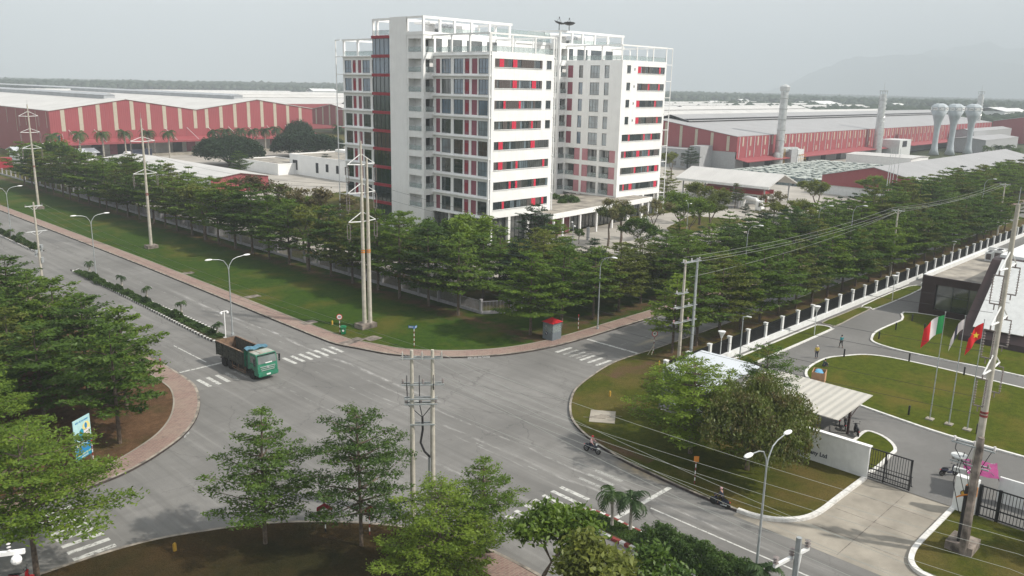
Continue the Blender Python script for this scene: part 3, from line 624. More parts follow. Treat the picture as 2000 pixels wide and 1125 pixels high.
def tower(dx, dy, second, label, name='tower_block'):
    ox, oy = 116.5+dx, 119.5+dy; off = (ox, oy, 0)
    T = thing(name, label, 'building', off, 0, 'white tower blocks')
    X = lambda v: v+dx
    Y = lambda v: v+dy
    YA, XA, CX, CY = oy, ox, X(113.6), Y(136.6)
    wall = MB(off); rnd = random.Random(5+second)
    eu, en = Vector((1, 0, 0)), Vector((0, -1, 0)); au, an = Vector((0, 1, 0)), Vector((-1, 0, 0))
    OF, OA = (XA, YA, 0), (XA, YA, 0)
    # near wing, sunlit end
    reds1 = [(.14, .41), (.41, .82), (.20, .52), (.41, .78), (.12, .69), (.12, .39, .90), (.30, .39, .74), (.17, .73, .91)]
    reds2 = [(.05, .80), (.42, .80), (.05, .70), (.05, .80), (.18, .55, .76), (.10, .42, .70), (.37, .70, .92), (.10, .27, .92)]
    FH = []; WF = []
    for k in range(8):
        z = -4*k
        if not second:
            h = (.8, 14.5, 35.25+z, 36.85+z) if k < 4 else (.8, 17.1, 35.25+z, 36.85+z)
            FH.append(h); WF.append(('s', h, reds1[k]))
            if k < 4: h = (15.75, 17.3, 35.2+z, 36.9+z); FH.append(h); WF.append(('w', h, 2))
        else:
            h = (6.2, 17.5, 35.25+z, 36.85+z) if k < 4 else (1.1, 17.3, 35.2+z, 36.8+z)
            FH.append(h); WF.append(('s', h, reds2[k]))
            if k < 4:
                h = (1.9, 3.4, 35.2+z, 37+z); FH.append(h); WF.append(('w', h, 2))
                h = (4.8, 5.2, 35.8+z, 36.4+z); FH.append(h); WF.append(('w', h, 1))
    facade(wall, OF, eu, en, 18.2, 5.55, 38.1, FH)
    for kind, h, q in WF:
        if kind == 's': stripwindow(T, off, OF, eu, en, h, q, rnd)
        else: window(T, off, OF, eu, en, h, 'glass' if q == 2 else 'glassdim', q, .0, q == 2)
    # near wing, shaded long side
    AH = []; WA = []
    for k in range(8):
        z = -4*k
        if not second:
            gm = 'glasssky' if k < 3 else 'glassgrn'  # upper floors take the painted sky reflection
            for a, b, kind in ((120.5, 123.25, 'w'), (123.6, 125.2, 'r'), (125.9, 127.3, 'd'), (127.7, 130.55, 'w'), (131.4, 134.3, 'w'), (134.75, 136.1, 'r')):
                h = (a-119.5, b-119.5, 33.95+z, 36.85+z); AH.append(h); WA.append((kind, h, gm))
        elif k < 5:
            for a, b, kind, gm in ((127.3, 128.7, 'n', 'glasslt'), (130.2, 133.1, 'w', 'glasslt'), (135.4, 136.7, 'n', 'glasssky'), (138.6, 140.3, 'r', None)):
                h = (a-123.5, b-123.5, 33.95+z, 36.9+z); AH.append(h); WA.append((kind, h, gm))
        else:
            for i, (a, b) in enumerate(((124.4, 129.3), (130, 134.8), (135.5, 140.3))):
                h = (a-123.5, b-123.5, 34+z, 36.9+z, 1.3); AH.append(h); WA.append(('l', h, i))
    facade(wall, OA, au, an, 17.1, 5.55, 38.1, AH)
    for kind, h, q in WA:
        if kind == 'w': window(T, off, OA, au, an, h, q, 3, .36)
        elif kind == 'n': window(T, off, OA, au, an, h, q, 1, 0, False)
        elif kind in 'rd':
            p = MB(off); fbox(p, OA, au, an, h[0], h[1], h[2], h[3], .1, .16, 0)
            if kind == 'd': fbox(p, OA, au, an, h[0]+.35, h[1]-.25, h[2]+.3, h[3]-.6, .07, .1, 1); fbox(p, OA, au, an, h[0]+.3, h[1]-.35, h[2]+.02, h[2]+.6, .0, .1, 0)
            p.build('red_panel', ['pink', 'redpaint'] if not second else ['pink', 'pink'], T)
        else:
            p = MB(off); a, b = h[0], h[1]; fb = (.0, .38) if q != 1 else (.62, 1)
            fbox(p, OA, au, an, a+(b-a)*fb[0], a+(b-a)*fb[1], h[2], h[3], .08, .13, 0); p.build('red_screen', 'pinklt', T)
            fd = (.42, 1) if q != 1 else (0, .6); hh = (a+(b-a)*fd[0]+.3, a+(b-a)*fd[1]-.3, h[2]+.02, h[3]-.25)
            d = MB(off); fbox(d, OA, au, an, *hh, 1.2, 1.28, 0)
            for i in range(5):
                x = hh[0]+(hh[1]-hh[0])*i/4; fbox(d, OA, au, an, x-.05, x+.05, hh[2], hh[3], 1.14, 1.2, 1)
            d.build('balcony_door', ['glassdim', 'frame'], T)
            railing(T, off, OA, au, an, a+(b-a)*fd[0]+.05, a+(b-a)*fd[1]-.05, h[2], .12)
    # core of the wing, roof, floor ledges
    wall.box(XA+1.35 if second else XA+.35, YA+.35, 5.55, XA+17.85, Y(136.6), 37.2)
    if second: wall.box(XA+.35, YA+.35, 17.3, XA+1.345, Y(136.6), 37.2)
    wall.quad((XA, YA, 5.55), (XA+18.2, YA, 5.55), (XA+18.2, Y(136.6), 5.55), (XA, Y(136.6), 5.55))
    wall.quad((XA+18.2, YA, 5.55), (XA+18.2, Y(136.6), 5.55), (XA+18.2, Y(136.6), 38.1), (XA+18.2, YA, 38.1))
    for a in ((XA, YA, XA+18.2, YA+.25), (XA, YA+.25, XA+.25, Y(136.6)), (XA+17.95, YA+.25, XA+18.2, Y(136.6))): wall.box(a[0]+.002, a[1]+.002, 37.201, a[2]-.002, a[3], 38.12)
    wall.box(XA+.25, YA+.25, 37.2, XA+17.95, Y(136.6), 37.35)
    if not second:
        for k in range(8):
            wall.box(XA-.55, YA+.2, 33.42-4*k, XA-.003, CY+.2, 33.62-4*k)
        wall.box(XA-.35, YA+.2, 37.42, XA-.003, CY+.2, 37.58)
    # stair and balcony block at the corner
    BX1 = X(139)
    F2, A2 = (CX, CY, 0), (CX, CY, 0)
    H1 = [(.55, 2.85, 34.1-4*k, 36.8-4*k) for k in range(-1, 8)]
    facade(wall, F2, eu, en, 2.9, 0, 41.5, H1, .35)
    H2 = [(.7, 4.9, 34.1-4*k, 36.8-4*k) for k in range(-1, 8)]
    facade(wall, A2, au, an, 11.1, 0, 41.5, H2, .35)
    for k in range(-1, 9):
        wall.box(CX+.35, CY+.35, 36.8-4*k if k < 9 else 0, CX+1.9, CY+5.2, 38.1-4*k)
    wall.box(CX+1.9, CY+1.9, 0, BX1, CY+11.1, 41.5); wall.box(CX+.35, CY+5.2, 0, CX+1.9, CY+11.1, 41.5)
    wall.box(CX+2.9, CY, 38.1, BX1, CY+1.9, 38.2)
    for k in range(-1, 8):
        z = 34.1-4*k
        railing(T, off, F2, eu, en, .6, 2.8, z); railing(T, off, A2, au, an, .75, 4.85, z)
        d = MB(off); fbox(d, (CX, CY, 0), eu, en, 1.95, 3.2, z+.02, z+2.5, 1.86, 1.9, 0); d.build('balcony_door', 'glass', T)
        if not second and k >= 0:
            d = MB(off); fbox(d, A2, au, an, 2.0, 3.3, z, z+1.15, .9, 1.5, 0); d.build('air_conditioner', 'white2', T)
    # curved blank wall rising above the roof
    cw = MB(off)
    for i in range(8):
        y0, y1 = CY+5.4+i*5.7/8, CY+5.4+(i+1)*5.7/8; g0, g1 = .35*sin(pi*i/8), .35*sin(pi*(i+1)/8)
        cw.add([(CX-.04-g0, y0, 0), (CX-.04-g1, y1, 0), (CX-.04-g1, y1, 45.2), (CX-.04-g0, y0, 45.2), (CX+.3, y0, 45.2), (CX+.3, y1, 45.2), (CX+.3, y0, 41.5), (CX+.3, y1, 41.5)], [(0, 1, 2, 3), (3, 2, 5, 4), (4, 5, 7, 6)])
    cw.build('curved_wall', 'white', T, smooth=True)
    # plant deck frame
    fr = MB(off)
    fr.box(CX-.1, CY-.1, 41.5, BX1+.6, CY+11.2, 42.15)
    def post(x, y, z0, z1, s=.45): fr.box(x, y, z0, x+s, y+s, z1)
    for x in (0, 4.4, 8.4, 13.3, 18.6, 24.9): post(CX+x, CY, 42.15, 44.7)
    fr.box(CX, CY, 44.7, BX1+.4, CY+.45, 45.2)
    fr.box(BX1-.05, CY+.45, 44.7, BX1+.4, CY+11, 45.2)
    for y in (5, 10.5): post(BX1-.05, CY+y, 42.15, 44.7)
    fr.box(CX, CY+.45, 44.8, CX+.4, CY+5.4, 45.18); fr.box(CX, CY+10.6, 44.7, BX1-.05, CY+11, 45.2)
    for x in (4.4, 9, 13.6, 18.6): post(CX+x, CY+10.55, 42.15, 44.7)
    fr.box(CX+9, CY+5.5, 42.15, CX+9.9, CY+10.5, 44.5); fr.box(CX+14.8, CY+4.5, 42.15, CX+18.5, CY+9.5, 44.6); fr.box(CX+5, CY+3.8, 44.1, CX+14, CY+9, 44.5)
    # wing roof frame
    z = 41.35
    fr.box(XA-.45, YA-.05, z, XA+18.1, YA+.22, z+.32)
    fr.box(XA-.45, YA+.22, z, XA-.15, CY-.1, z+.32); fr.box(XA+17.8, YA+.22, z, XA+18.1, CY-.1, z+.32)
    for x in (-.3, 5.5, 12.2, 17.75): fr.box(XA+x, YA, 38.12, XA+x+.32, YA+.2, z)
    for y in (5.8, 11.2): fr.box(XA-.4, YA+y, 38.12, XA-.1, YA+y+.35, z); fr.box(XA+17.8, YA+y, 38.12, XA+18.05, YA+y+.3, z)
    # ladder-like outrigger at the far corner
    px = XA+18.45 if not second else XA+20.3
    fr.tube((px, YA-.1, .1), (px, YA-.1, z+.3), .13, .13, 6)
    fr.box(XA+18.1, YA-.17, z+.02, px, YA-.03, z+.25)
    for k in range(9): fr.box(XA+18.1, YA-.17, 37.45-4*k, px, YA-.03, 37.6-4*k)
    if not second:
        fr.box(XA-.7, YA-.12, 5.5, XA-.5, YA+.1, z+.3)
        for k in range(9): fr.box(XA-.7, YA+.1, 37.42-4*k, XA-.0, YA+.25, 37.62-4*k)
    fr.build('roof_frame', 'white', T)
    railing(T, off, (XA, YA+.12, 0), eu, en, .3, 17.7, 38.12); railing(T, off, (XA+.12, YA, 0), au, an, .5, 16.5, 38.12)
    railing(T, off, (CX, CY+.2, 0), eu, en, 5, 24.5, 42.15, h=1.0)
    # penthouse glazing behind the terrace
    pg = MB(off)
    for a, b in ((3.4, 5.0), (6.6, 10.6), (12, 16.5), (18, 21)): fbox(pg, (CX, CY, 0), eu, en, a, b, 38.25, 40.9, -.05, .2)
    pg.build('terrace_window', 'glassdim' if not second else 'glass', T)
    pw = MB(off); fbox(pw, (CX, CY, 0), eu, en, 2.9, 25.4, 38.2, 41.49, .0, 1.9); pw.build('penthouse_wall', 'white', T)
    # stair bay with red bands, far wing
    bx = X(115.0)
    wall.box(bx+.5, CY+11.1, 0, X(128), CY+19.2, 41.2)
    wall.box(X(116.85), Y(155.8), 5.55, X(134), Y(168.95), 37.2); wall.box(X(116.55), Y(155.8), 37.2, X(134.7), Y(169.25), 37.4)
    if not second:
        for k in range(10):
            z1 = 41.75-4*k; r = MB(off); r.box(bx-.35, CY+11.3, z1-.62, bx+.5, CY+19.1, z1); r.build('red_band', 'redpaint', T)
            g = MB(off); g.box(bx+.02, CY+11.2, z1-3.99, bx+.3, CY+19.0, z1-.625, 0)
            o = g.build('stair_window', 'glasssky' if k < 2 else 'glassgrn', T)
            f = MB(off)
            for y in (11.2, 12.6, 13.4, 14.9, 16.4, 17.9, 18.95): f.box(bx-.05, CY+y, z1-3.98, bx+.018, CY+y+.06, z1-.63)
            f.build('mullion', 'frame', o)
        g = MB(off)
        for y in (11.3, 17.2, 18.7): g.box(bx, CY+y, 41.75, bx+.4, CY+y+.4, 44.8)
        g.box(bx, CY+11.3, 44.8, bx+.4, CY+19.1, 45.3); g.box(bx+.4, CY+18.7, 44.8, bx+9, CY+19.1, 45.3); g.build('stair_frame', 'white', T)
        railing(T, off, (bx+.1, CY, 0), au, an, 11.5, 18.9, 41.76)
        O3 = (X(116.5), Y(155.6), 0); H3 = []
        for k in range(8):
            z = -4*k
            for a, b, kind in ((157.2, 158.0, 'n'), (158.8, 161.6, 'w'), (162.1, 163.4, 'r'), (164.2, 165.5, 'd'), (165.9, 168.6, 'w')):
                H3.append((a-155.6, b-155.6, 33.9+z, 36.7+z, .3)); gm = 'glasssky' if k < 2 else 'glassgrn'
                h = H3[-1]
                if kind in 'wn': window(T, off, O3, au, an, h, gm, 2 if kind == 'w' else 1, .36 if kind == 'w' else 0)
                else:
                    p = MB(off); fbox(p, O3, au, an, h[0], h[1], h[2], h[3], .1, .16, 0)
                    if kind == 'd': fbox(p, O3, au, an, h[0]+.3, h[1]-.25, h[2]+.3, h[3]-.6, .07, .1, 1)
                    p.build('red_panel', ['pink', 'redpaint'], T)
            wall.box(X(115.95), Y(155.7), 33.42+z, X(116.497), Y(169.5), 33.62+z)
        facade(wall, O3, au, an, 13.7, 5.55, 37.4, H3)
        facade(wall, (X(134.7), Y(169.3), 0), (-1, 0, 0), (0, 1, 0), 18.2, 5.55, 37.4, [])
        wall.box(X(116.1), Y(155.7), 37.401, X(116.6), Y(169.5), 37.6); wall.box(X(116.6), Y(169.1), 37.401, X(134.7), Y(169.5), 37.6)
        g = MB(off)
        for y in (168.7, 163.2, 157): g.box(X(116.5), Y(y), 37.6, X(116.9), Y(y+.5), 41.0); g.box(X(125), Y(y), 37.6, X(125.4), Y(y+.5), 41.0)
        g.box(X(116.4), Y(155.8), 41.0, X(116.9), Y(169.4), 41.35); g.box(X(116.9), Y(169), 41.0, X(134), Y(169.4), 41.35); g.box(X(125), Y(155.8), 41.0, X(125.4), Y(168.99), 41.3)
        g.tube((X(116), Y(171.3), .1), (X(116), Y(171.3), 41.3), .12, .12, 6)
        for k in range(10): g.box(X(115.93), Y(169.4), 37.45-4*k, X(116.07), Y(171.3), 37.6-4*k)
        g.box(X(115.93), Y(169.4), 41.1, X(116.07), Y(171.3), 41.3)
        g.build('roof_frame', 'white', T); railing(T, off, (X(116.7), Y(155.6), 0), au, an, .4, 13.2, 37.6)
    # ground floor: glazing set back behind columns
    gl = MB(off)
    gl.box(XA+.9, YA+1.1, .12, XA+17.2, YA+1.25, 5.54); gl.box(XA+.9, YA+1.25, .12, XA+1.05, Y(136.6), 5.54)
    o = gl.build('shopfront', 'glassdim', T); f = MB(off)
    for i in range(14): f.box(XA+.9+i*1.25, YA+1.0, .12, XA+.98+i*1.25, YA+1.098, 5.5)
    for z in (2.6,): f.box(XA+.9, YA+1.02, z, XA+17.2, YA+1.097, z+.08)
    for i in range(13): f.box(XA+.8, YA+1.4+i*1.25, .12, XA+.898, YA+1.48+i*1.25, 5.5)
    f.build('mullion', 'frame', o)
    for x, y in ((0, 0), (5.3, 0), (11, 0), (17.5, 0), (0, 6), (0, 12)):
        c = MB(off); c.box(XA+x+.02, YA+y+.02, 0, XA+x+.7, YA+y+.7, 5.547); c.build('column', 'white', T)
    wall.build('wall', 'white', T)
    return T
T1 = tower(0, 0, 0, 'nearer left white tower with blue stair glass and red bands beside its blank wall')
T2 = tower(46.7, 4, 1, 'right-hand white tower behind the entrance canopy, with grey windowed side')
# link between the towers
off = (135, 141, 0)
b = thing('link_building', 'white link block with narrow windows half hidden between the two towers', 'building', off)
q = MB(off); q.box(139.2, 144, 0, 160.2, 156, 41.6); q.box(139.2, 143.8, 41.6, 160.2, 144.1, 42.2); q.build('wall', 'white', b)
for k in range(9):
    g = MB(off)
    for x in (154.5, 157.2): g.box(x, 143.88, 34.1-4*k, x+1.4, 143.997, 36.8-4*k)
    g.build('window', 'glass', b)
q = MB(off); q.box(139.2, 143.9, 42.2, 160.2, 143.95, 44.6); q.build('glass_screen', 'railglass', b)
# roof terrace between the towers, and the canopy
off = (150, 118, 0)
b = thing('entrance_canopy', 'long white flat entrance canopy on thin columns before the two towers', 'canopy', off)
q = MB(off); P = [(130.3, 121.7), (130.1, 114.6), (171.0, 118.2), (170.0, 123.3), (163.2, 123.4), (163.2, 124.5), (160.2, 136), (134.72, 134), (134.72, 121.3)]
q.prism(P, 4.75, 5.78, 1, 0)
q.build('roof', ['white', 'gravelroof'], b)
q = MB(off); e = [(130.3, 121.7), (130.1, 114.6), (171.0, 118.2), (170.0, 123.2)]
strip(q, e, .2, 5.781, 5.86); q.build('roof_edge', 'white', b)
for x, y in ((131, 115.1), (134.1, 115.3), (140.6, 115.9), (147, 116.4), (153.5, 117), (160, 117.5), (166.4, 118.1), (169.9, 118.6), (142.7, 120.8), (153.6, 121.8), (166.5, 122)):
    c = MB(off); c.box(x-.2, y-.2, .1, x+.2, y+.2, 4.75); c.build('column', 'white', b)
q = MB(off); q.box(133.6, 119.0, .12, 140.6, 119.2, 4.5); q.build('red_glass_door', 'pink', b)
q = MB(off)
for i in range(6): q.box(133.6+i*1.36, 118.9, .12, 133.7+i*1.36, 118.995, 4.5)
for z in (1.5, 3): q.box(133.6, 118.92, z, 140.6, 118.994, z+.08)
q.build('door_frame', 'redpaint', b)
q = MB(off); q.box(140.8, 121.5, .12, 165, 121.7, 4.74); q.build('lobby_glazing', 'glassdim', b)
q = MB(off)
for i in range(18): q.box(140.8+i*1.4, 121.38, .12, 140.9+i*1.4, 121.497, 4.7)
q.build('mullion', 'frame', b)
# water tanks on the plant decks
for dx, dy, w in ((0, 0, 'left'), (46.7, 4, 'right-hand')):
    for i, x in enumerate((6.2, 7.9, 9.6)[:3 if dx == 0 else 2]):
        px, py = 113.6+dx+x, 136.6+dy+2.4
        t = thing('water_tank', '%s steel water tank from the left on the %s tower plant deck' % (nth(i), w), 'water tank', (px, py, 42.15), 0, 'steel tanks on the tower roofs')
        q = MB(); q.lathe([(.02, -1.0), (.5, -.9), (.72, -.5), (.75, 0), (.72, .5), (.5, .9), (.02, 1)], (0, 0, 0), 14); me = q.mesh('tank', 'silver', True)
        o = part('tank_body', me, t, (0, 0, 1.35)); o.rotation_euler = (radians(90), 0, 0)
        q = MB(); q.box(-.6, -.7, 0, .6, -.6, .75); q.box(-.6, .6, 0, .6, .7, .75); q.build('stand', 'galv', t)
# satellite dishes
for i, (px, py, tilt) in enumerate(((1092, 57, .25), (1111.5, 59, -.1))):
    x, y = G(px, py, 45.2)
    t = thing('satellite_dish', ['large dark mesh satellite dish, left of the pair above the towers', 'large dark mesh satellite dish, right of the pair above the towers'][i], 'satellite dish', (x, y, 45.0), 0, 'satellite dishes on the roof')
    q = MB(); q.tube((0, 0, 0), (0, 0, 1.35), .1, .08, 8); q.build('mast', 'darksteel', t)
    q = MB(); q.lathe([(.1, 0), (.6, .07), (1.1, .25), (1.45, .5), (1.45, .54), (1.1, .3), (.6, .12), (.1, .05)], (0, 0, 0), 20); o = part('dish', q.mesh('dish', 'darksteel', True), t, (0, 0, 1.35)); o.rotation_euler = (tilt, .12, 0)
    q = MB(); q.tube((.9, 0, .3), (0, 0, 1.5), .03, n=5); q.tube((-.5, .7, .3), (0, 0, 1.5), .03, n=5); q.tube((-.5, -.7, .3), (0, 0, 1.5), .03, n=5); q.ell((0, 0, 1.55), (.13, .13, .2)); part('feed_horn', q.mesh('feed', 'darksteel'), t, (0, 0, 1.35))
# ---------------------------------------------------------------- warehouses and works behind
off = (109.5, 355, 0)
W = thing('warehouse', 'red warehouse with two sunlit gables and beige strips behind the palm trees', 'warehouse', off)
GX = [(109.5, 18.5), (138.9, 22.9), (168.2, 18.6), (197.2, 22.9), (226, 18.7)]
def gablewall(q, pts, y, zb, m=0, along='x'):
    for (a, za), (b, zb2) in zip(pts, pts[1:]):
        q.quad(*[((a, y, zb) if along == 'x' else (y, a, zb)), ((b, y, zb) if along == 'x' else (y, b, zb)), ((b, y, zb2) if along == 'x' else (y, b, zb2)), ((a, y, za) if along == 'x' else (y, a, za))], m)
def zat(pts, x):
    for (a, za), (b, zb) in zip(pts, pts[1:]):
        if a <= x <= b: return za+(zb-za)*(x-a)/(b-a)
    return pts[-1][1]
q = MB(off); gablewall(q, GX, 355, 6.2); q.build('gable_wall', 'redsheetx', W)
q = MB(off); q.quad((109.5, 355, 0), (109.5, 585, 0), (109.5, 585, 18.5), (109.5, 355, 18.5))
q.build('side_wall', 'redsheety', W)
q = MB(off)
for i in range(40): q.box(109.42, 358+i*12.5, 9 if i % 2 else 12, 109.497, 358.35+i*12.5, 18.2)
q.build('translucent_strip', 'beigestrip', W)
for i in range(18):
    x = 113.6+i*6.65 - (1.4 if i > 8 else 0)
    if x > 225: continue
    q = MB(off); zt = zat(GX, x+.7)-.25; q.add([(x, 354.92, 10.8), (x+1.5, 354.92, 10.8), (x+1.5, 354.92, zat(GX, x+1.5)-.3), (x, 354.92, zat(GX, x)-.3), (x, 354.997, 10.8), (x+1.5, 354.997, 10.8), (x+1.5, 354.997, zat(GX, x+1.5)-.3), (x, 354.997, zat(GX, x)-.3)], [(0, 1, 2, 3), (0, 3, 7, 4), (1, 5, 6, 2)])
    q.build('translucent_strip', 'beigestrip', W)
q = MB(off)
for (a, za), (b, zb) in zip(GX, GX[1:]): q.plate([(a-.2, 354.6, za+.25), (b, 354.6, zb+.25), (b, 585, zb+.25), (a-.2, 585, za+.25)], .2)
q.build('roof', 'paleroof', W)
for x, y0 in ((138.9, 372), (197.2, 372)):
    q = MB(off); q.box(x-2.2, y0, 22.4, x+2.2, 585, 24.3, 0); q.add([(x-2.6, y0-.3, 24.3), (x, y0-.3, 25.1), (x+2.6, y0-.3, 24.3), (x-2.6, 861, 24.3), (x, 861, 25.1), (x+2.6, 861, 24.3)], [(0, 2, 1), (0, 1, 4, 3), (1, 2, 5, 4), (0, 3, 5, 2), (3, 4, 5)], 0)
    q.build('ridge_vent', 'vent', W)
q = MB(off); q.plate([(109, 349, 6.3), (227, 349, 6.3), (227, 355, 7.6), (109, 355, 7.6)], .25); q.box(109, 348.8, 5.7, 227, 349.0, 6.5); q.build('loading_canopy', 'redsheetx', W)
q = MB(off); q.box(109.6, 355.3, 0, 225.9, 356, 6.19); q.build('lower_wall', 'dockgrey', W)
for i, x in enumerate((113, 124, 131, 139.5, 157, 163, 176, 187, 203, 214)):
    q = MB(off); q.box(x, 355.2, 1.1, x+(4 if i % 3 else 6), 355.298, 5.4); q.build('dock_door', ['redpaint', 'opening', 'pink'][i % 3] if i != 3 else 'opening', W)
q = MB(off); q.box(134, 355.05, 0, 139, 355.29, 5.8); q.build('dark_opening', 'opening', W)
for i in range(12): q = MB(off); q.tube((116+i*9.5, 354.9, 11.3), (118.5+i*9.5, 349.3, 6.5), .09, n=5); q.build('canopy_stay', 'lightsteel', W)
q = MB(off); q.box(140, 350, 0, 200, 355.2, 1.1); q.build('loading_dock', 'concfloor', W)
def bigroof(name, label, x0, y0, x1, y1, z, spans, axis, rise, wm, rm, strips=True, vent=True, cat='warehouse', zb=0):
    off = (x0, y0, 0); T = thing(name, label, cat, off)
    A, B = (y0, y1) if axis == 'x' else (x0, x1)
    prof = []
    for i in range(spans): prof += [(A+(B-A)*i/spans, z), (A+(B-A)*(i+.5)/spans, z+rise)]
    prof.append((B, z)); c0, c1 = (x0, x1) if axis == 'x' else (y0, y1)
    for cc in (c0, c1): q = MB(off); gablewall(q, prof, cc, zb, 0, 'y' if axis == 'x' else 'x'); q.build('gable_wall', wm[0], T)
    for e in (A, B):
        q = MB(off)
        if axis == 'x': q.quad((x0, e, zb), (x1, e, zb), (x1, e, z), (x0, e, z))
        else: q.quad((e, y0, zb), (e, y1, zb), (e, y1, z), (e, y0, z))
        q.build('side_wall', wm[1], T)
    q = MB(off)
    for (a, za), (b, zb2) in zip(prof, prof[1:]):
        if axis == 'x': q.plate([(c0-.5, a, za+.2), (c1+.5, a, za+.2), (c1+.5, b, zb2+.2), (c0-.5, b, zb2+.2)], .18)
        else: q.plate([(a, c0-.5, za+.2), (b, c0-.5, zb2+.2), (b, c1+.5, zb2+.2), (a, c1+.5, za+.2)], .18)
    q.build('roof', rm, T)
    if strips:
        for i in range(int((B-A)/7.5)):
            p = A+3.5+i*7.5; q = MB(off); zt = zat(prof, p)-.4
            if axis == 'x': q.box(c0-.08, p, zb+.3, c0-.003, p+1.3, zt)
            else: q.box(p, c0-.08, zb+.3, p+1.3, c0-.003, zt)
            q.build('translucent_strip', 'beigestrip', T)
    if vent:
        for i in range(spans):
            cpt = A+(B-A)*(i+.5)/spans; q = MB(off); hw = vent
            if axis == 'x':
                q.box(c0+10, cpt-hw, z+rise-.7*hw/4, c1-6, cpt+hw, z+rise+.3, 1); q.plate([(c0+9.6, cpt-hw-1, z+rise-.12*hw+.6), (c1-5, cpt-hw-1, z+rise-.12*hw+.6), (c1-5, cpt, z+rise+1.9), (c0+9.6, cpt, z+rise+1.9)], .15, 0); q.plate([(c0+9.6, cpt, z+rise+1.9), (c1-5, cpt, z+rise+1.9), (c1-5, cpt+hw+1, z+rise-.12*hw+.6), (c0+9.6, cpt+hw+1, z+rise-.12*hw+.6)], .15, 0)
            else:
                q.box(cpt-hw, c0+10, z+rise-.7*hw/4, cpt+hw, c1-6, z+rise+1.5, 1); q.plate([(cpt-hw-1, c0+9.6, z+rise+1.6), (cpt, c0+9.6, z+rise+1.9), (cpt, c1-5, z+rise+1.9), (cpt-hw-1, c1-5, z+rise+1.6)], .15, 0); q.plate([(cpt, c0+9.6, z+rise+1.9), (cpt+hw+1, c0+9.6, z+rise+1.6), (cpt+hw+1, c1-5, z+rise+1.6), (cpt, c1-5, z+rise+1.9)], .15, 0)
            q.build('ridge_vent', [rm, 'darksteel'], T)
    return T
RWH = bigroof('warehouse', 'long grey-roofed red warehouse behind the tall steel chimneys', 305.4, 172, 646, 250, 13.5, 1, 'x', 5.3, ('redsheety', 'redsheetx'), 'greyroofx', True, 9, zb=7.4)
off = (305.4, 172, 0)
for i in range(56): q = MB(off); q.box(307+i*6.1, 171.8, 5, 307.2+i*6.1, 171.997, 13.4); q.build('wall_post', 'lightsteel', RWH)
for i in range(40):
    q = MB(off); x = 309.4+i*6.1; q.box(x, 171.9, 9.6, x+1.0, 171.995, 13.2); q.build('translucent_strip', 'beigestrip', RWH)
    if i % 2: q = MB(off); q.box(x, 171.9, 5.6, x+.9, 171.995, 7.7); q.build('translucent_strip', 'beigestrip', RWH)
q = MB(off); q.quad((305.4, 171.99, 4.6), (646, 171.99, 4.6), (646, 171.99, 7.41), (305.4, 171.99, 7.41)); q.build('lower_red_wall', 'redsheetx', RWH)
q = MB(off); q.plate([(304.8, 166.5, 3.9), (600, 166.5, 3.9), (600, 171.9, 4.9), (304.8, 171.9, 4.9)], .25); q.build('loading_canopy', 'redsheetx', RWH)
q = MB(off); q.box(305.5, 172.3, 0, 645.9, 172.6, 4.59); q.box(305.5, 172.6, 0, 305.8, 249, 7.35); q.build('lower_wall', 'greygrn', RWH)
for i, x in enumerate((312, 330, 349, 366, 384, 401, 420)):
    q = MB(off); q.box(x, 172.2, .1, x+5, 172.297, 3.6); q.build('doorway', 'opening', RWH)
q = MB(off); q.box(296, 183, 0, 305.3, 188, 9.4); q.box(296, 189, 0, 305.3, 205, 7.8); q.build('annex', 'greygrn', RWH)
q = MB(off)
for y in (190, 194, 198, 202):
    q.box(295.9, y, 1, 295.997, y+1.8, 2.8); q.box(295.9, y, 4.5, 295.997, y+1.8, 6.2)
q.build('annex_window', 'glass', RWH)
bigroof('warehouse', 'second pale-roofed warehouse, just beyond the long red one with the chimneys', 330, 252, 760, 400, 12, 2, 'x', 4.2, ('redsheety', 'redsheetx'), 'paleroofx', True, 5)
bigroof('warehouse', 'hazy maroon warehouse with a pale roof at the far right edge', 652, 60, 1000, 173, 14.2, 2, 'x', 5, ('redsheety', 'redsheetx'), 'paleroofx', False, 0)
bigroof('warehouse', 'pale wide factory roof far behind, right of the towers', 700, 430, 1150, 640, 10, 3, 'x', 3.5, ('redsheety', 'redsheetx'), 'paleroofx', False, 4)
bigroof('warehouse', 'maroon striped gable warehouse squeezed between the red warehouse and the towers', 300, 425, 520, 473, 14, 1, 'x', 3.8, ('redsheety', 'redsheetx'), 'paleroofx', True, 3, zb=5)
bigroof('warehouse', 'pale warehouse with a red eaves line beyond the two sunlit gables', 255, 500, 560, 700, 16.5, 2, 'x', 3, ('redsheety', 'redsheetx'), 'paleroofx', False, 3)
bigroof('warehouse', 'long pale warehouse roof on the left horizon with rounded vents', 250, 800, 620, 1000, 12, 2, 'x', 3.5, ('redsheety', 'redsheetx'), 'paleroofx', False, 3)
bigroof('warehouse', 'farthest pale warehouse roof below the left tree line', 330, 1100, 760, 1300, 9, 2, 'x', 3.5, ('redsheety', 'redsheetx'), 'paleroofx', False, 3)
bigroof('shed', 'grey-roofed shed with a red gable in front of the row of tank towers', 261, 84, 400, 116, 6, 1, 'x', 3.6, ('redsheety', 'redsheetx'), 'greyroofx', False, 0, 'shed', zb=3)
o = MB((262, 85, 0)); o.box(261.3, 84.4, 0, 399, 115.6, 2.99); tag(o.build('shed_plinth', 'white2'), 'pale blue-white base wall below the red gable of the shed', 'wall')
bigroof('shed', 'long white shed roof behind the left row of trees', 110, 226, 128, 306, 4.2, 1, 'y', 1.3, ('redsheetx', 'white2'), 'paleroofx', False, 0, 'shed')
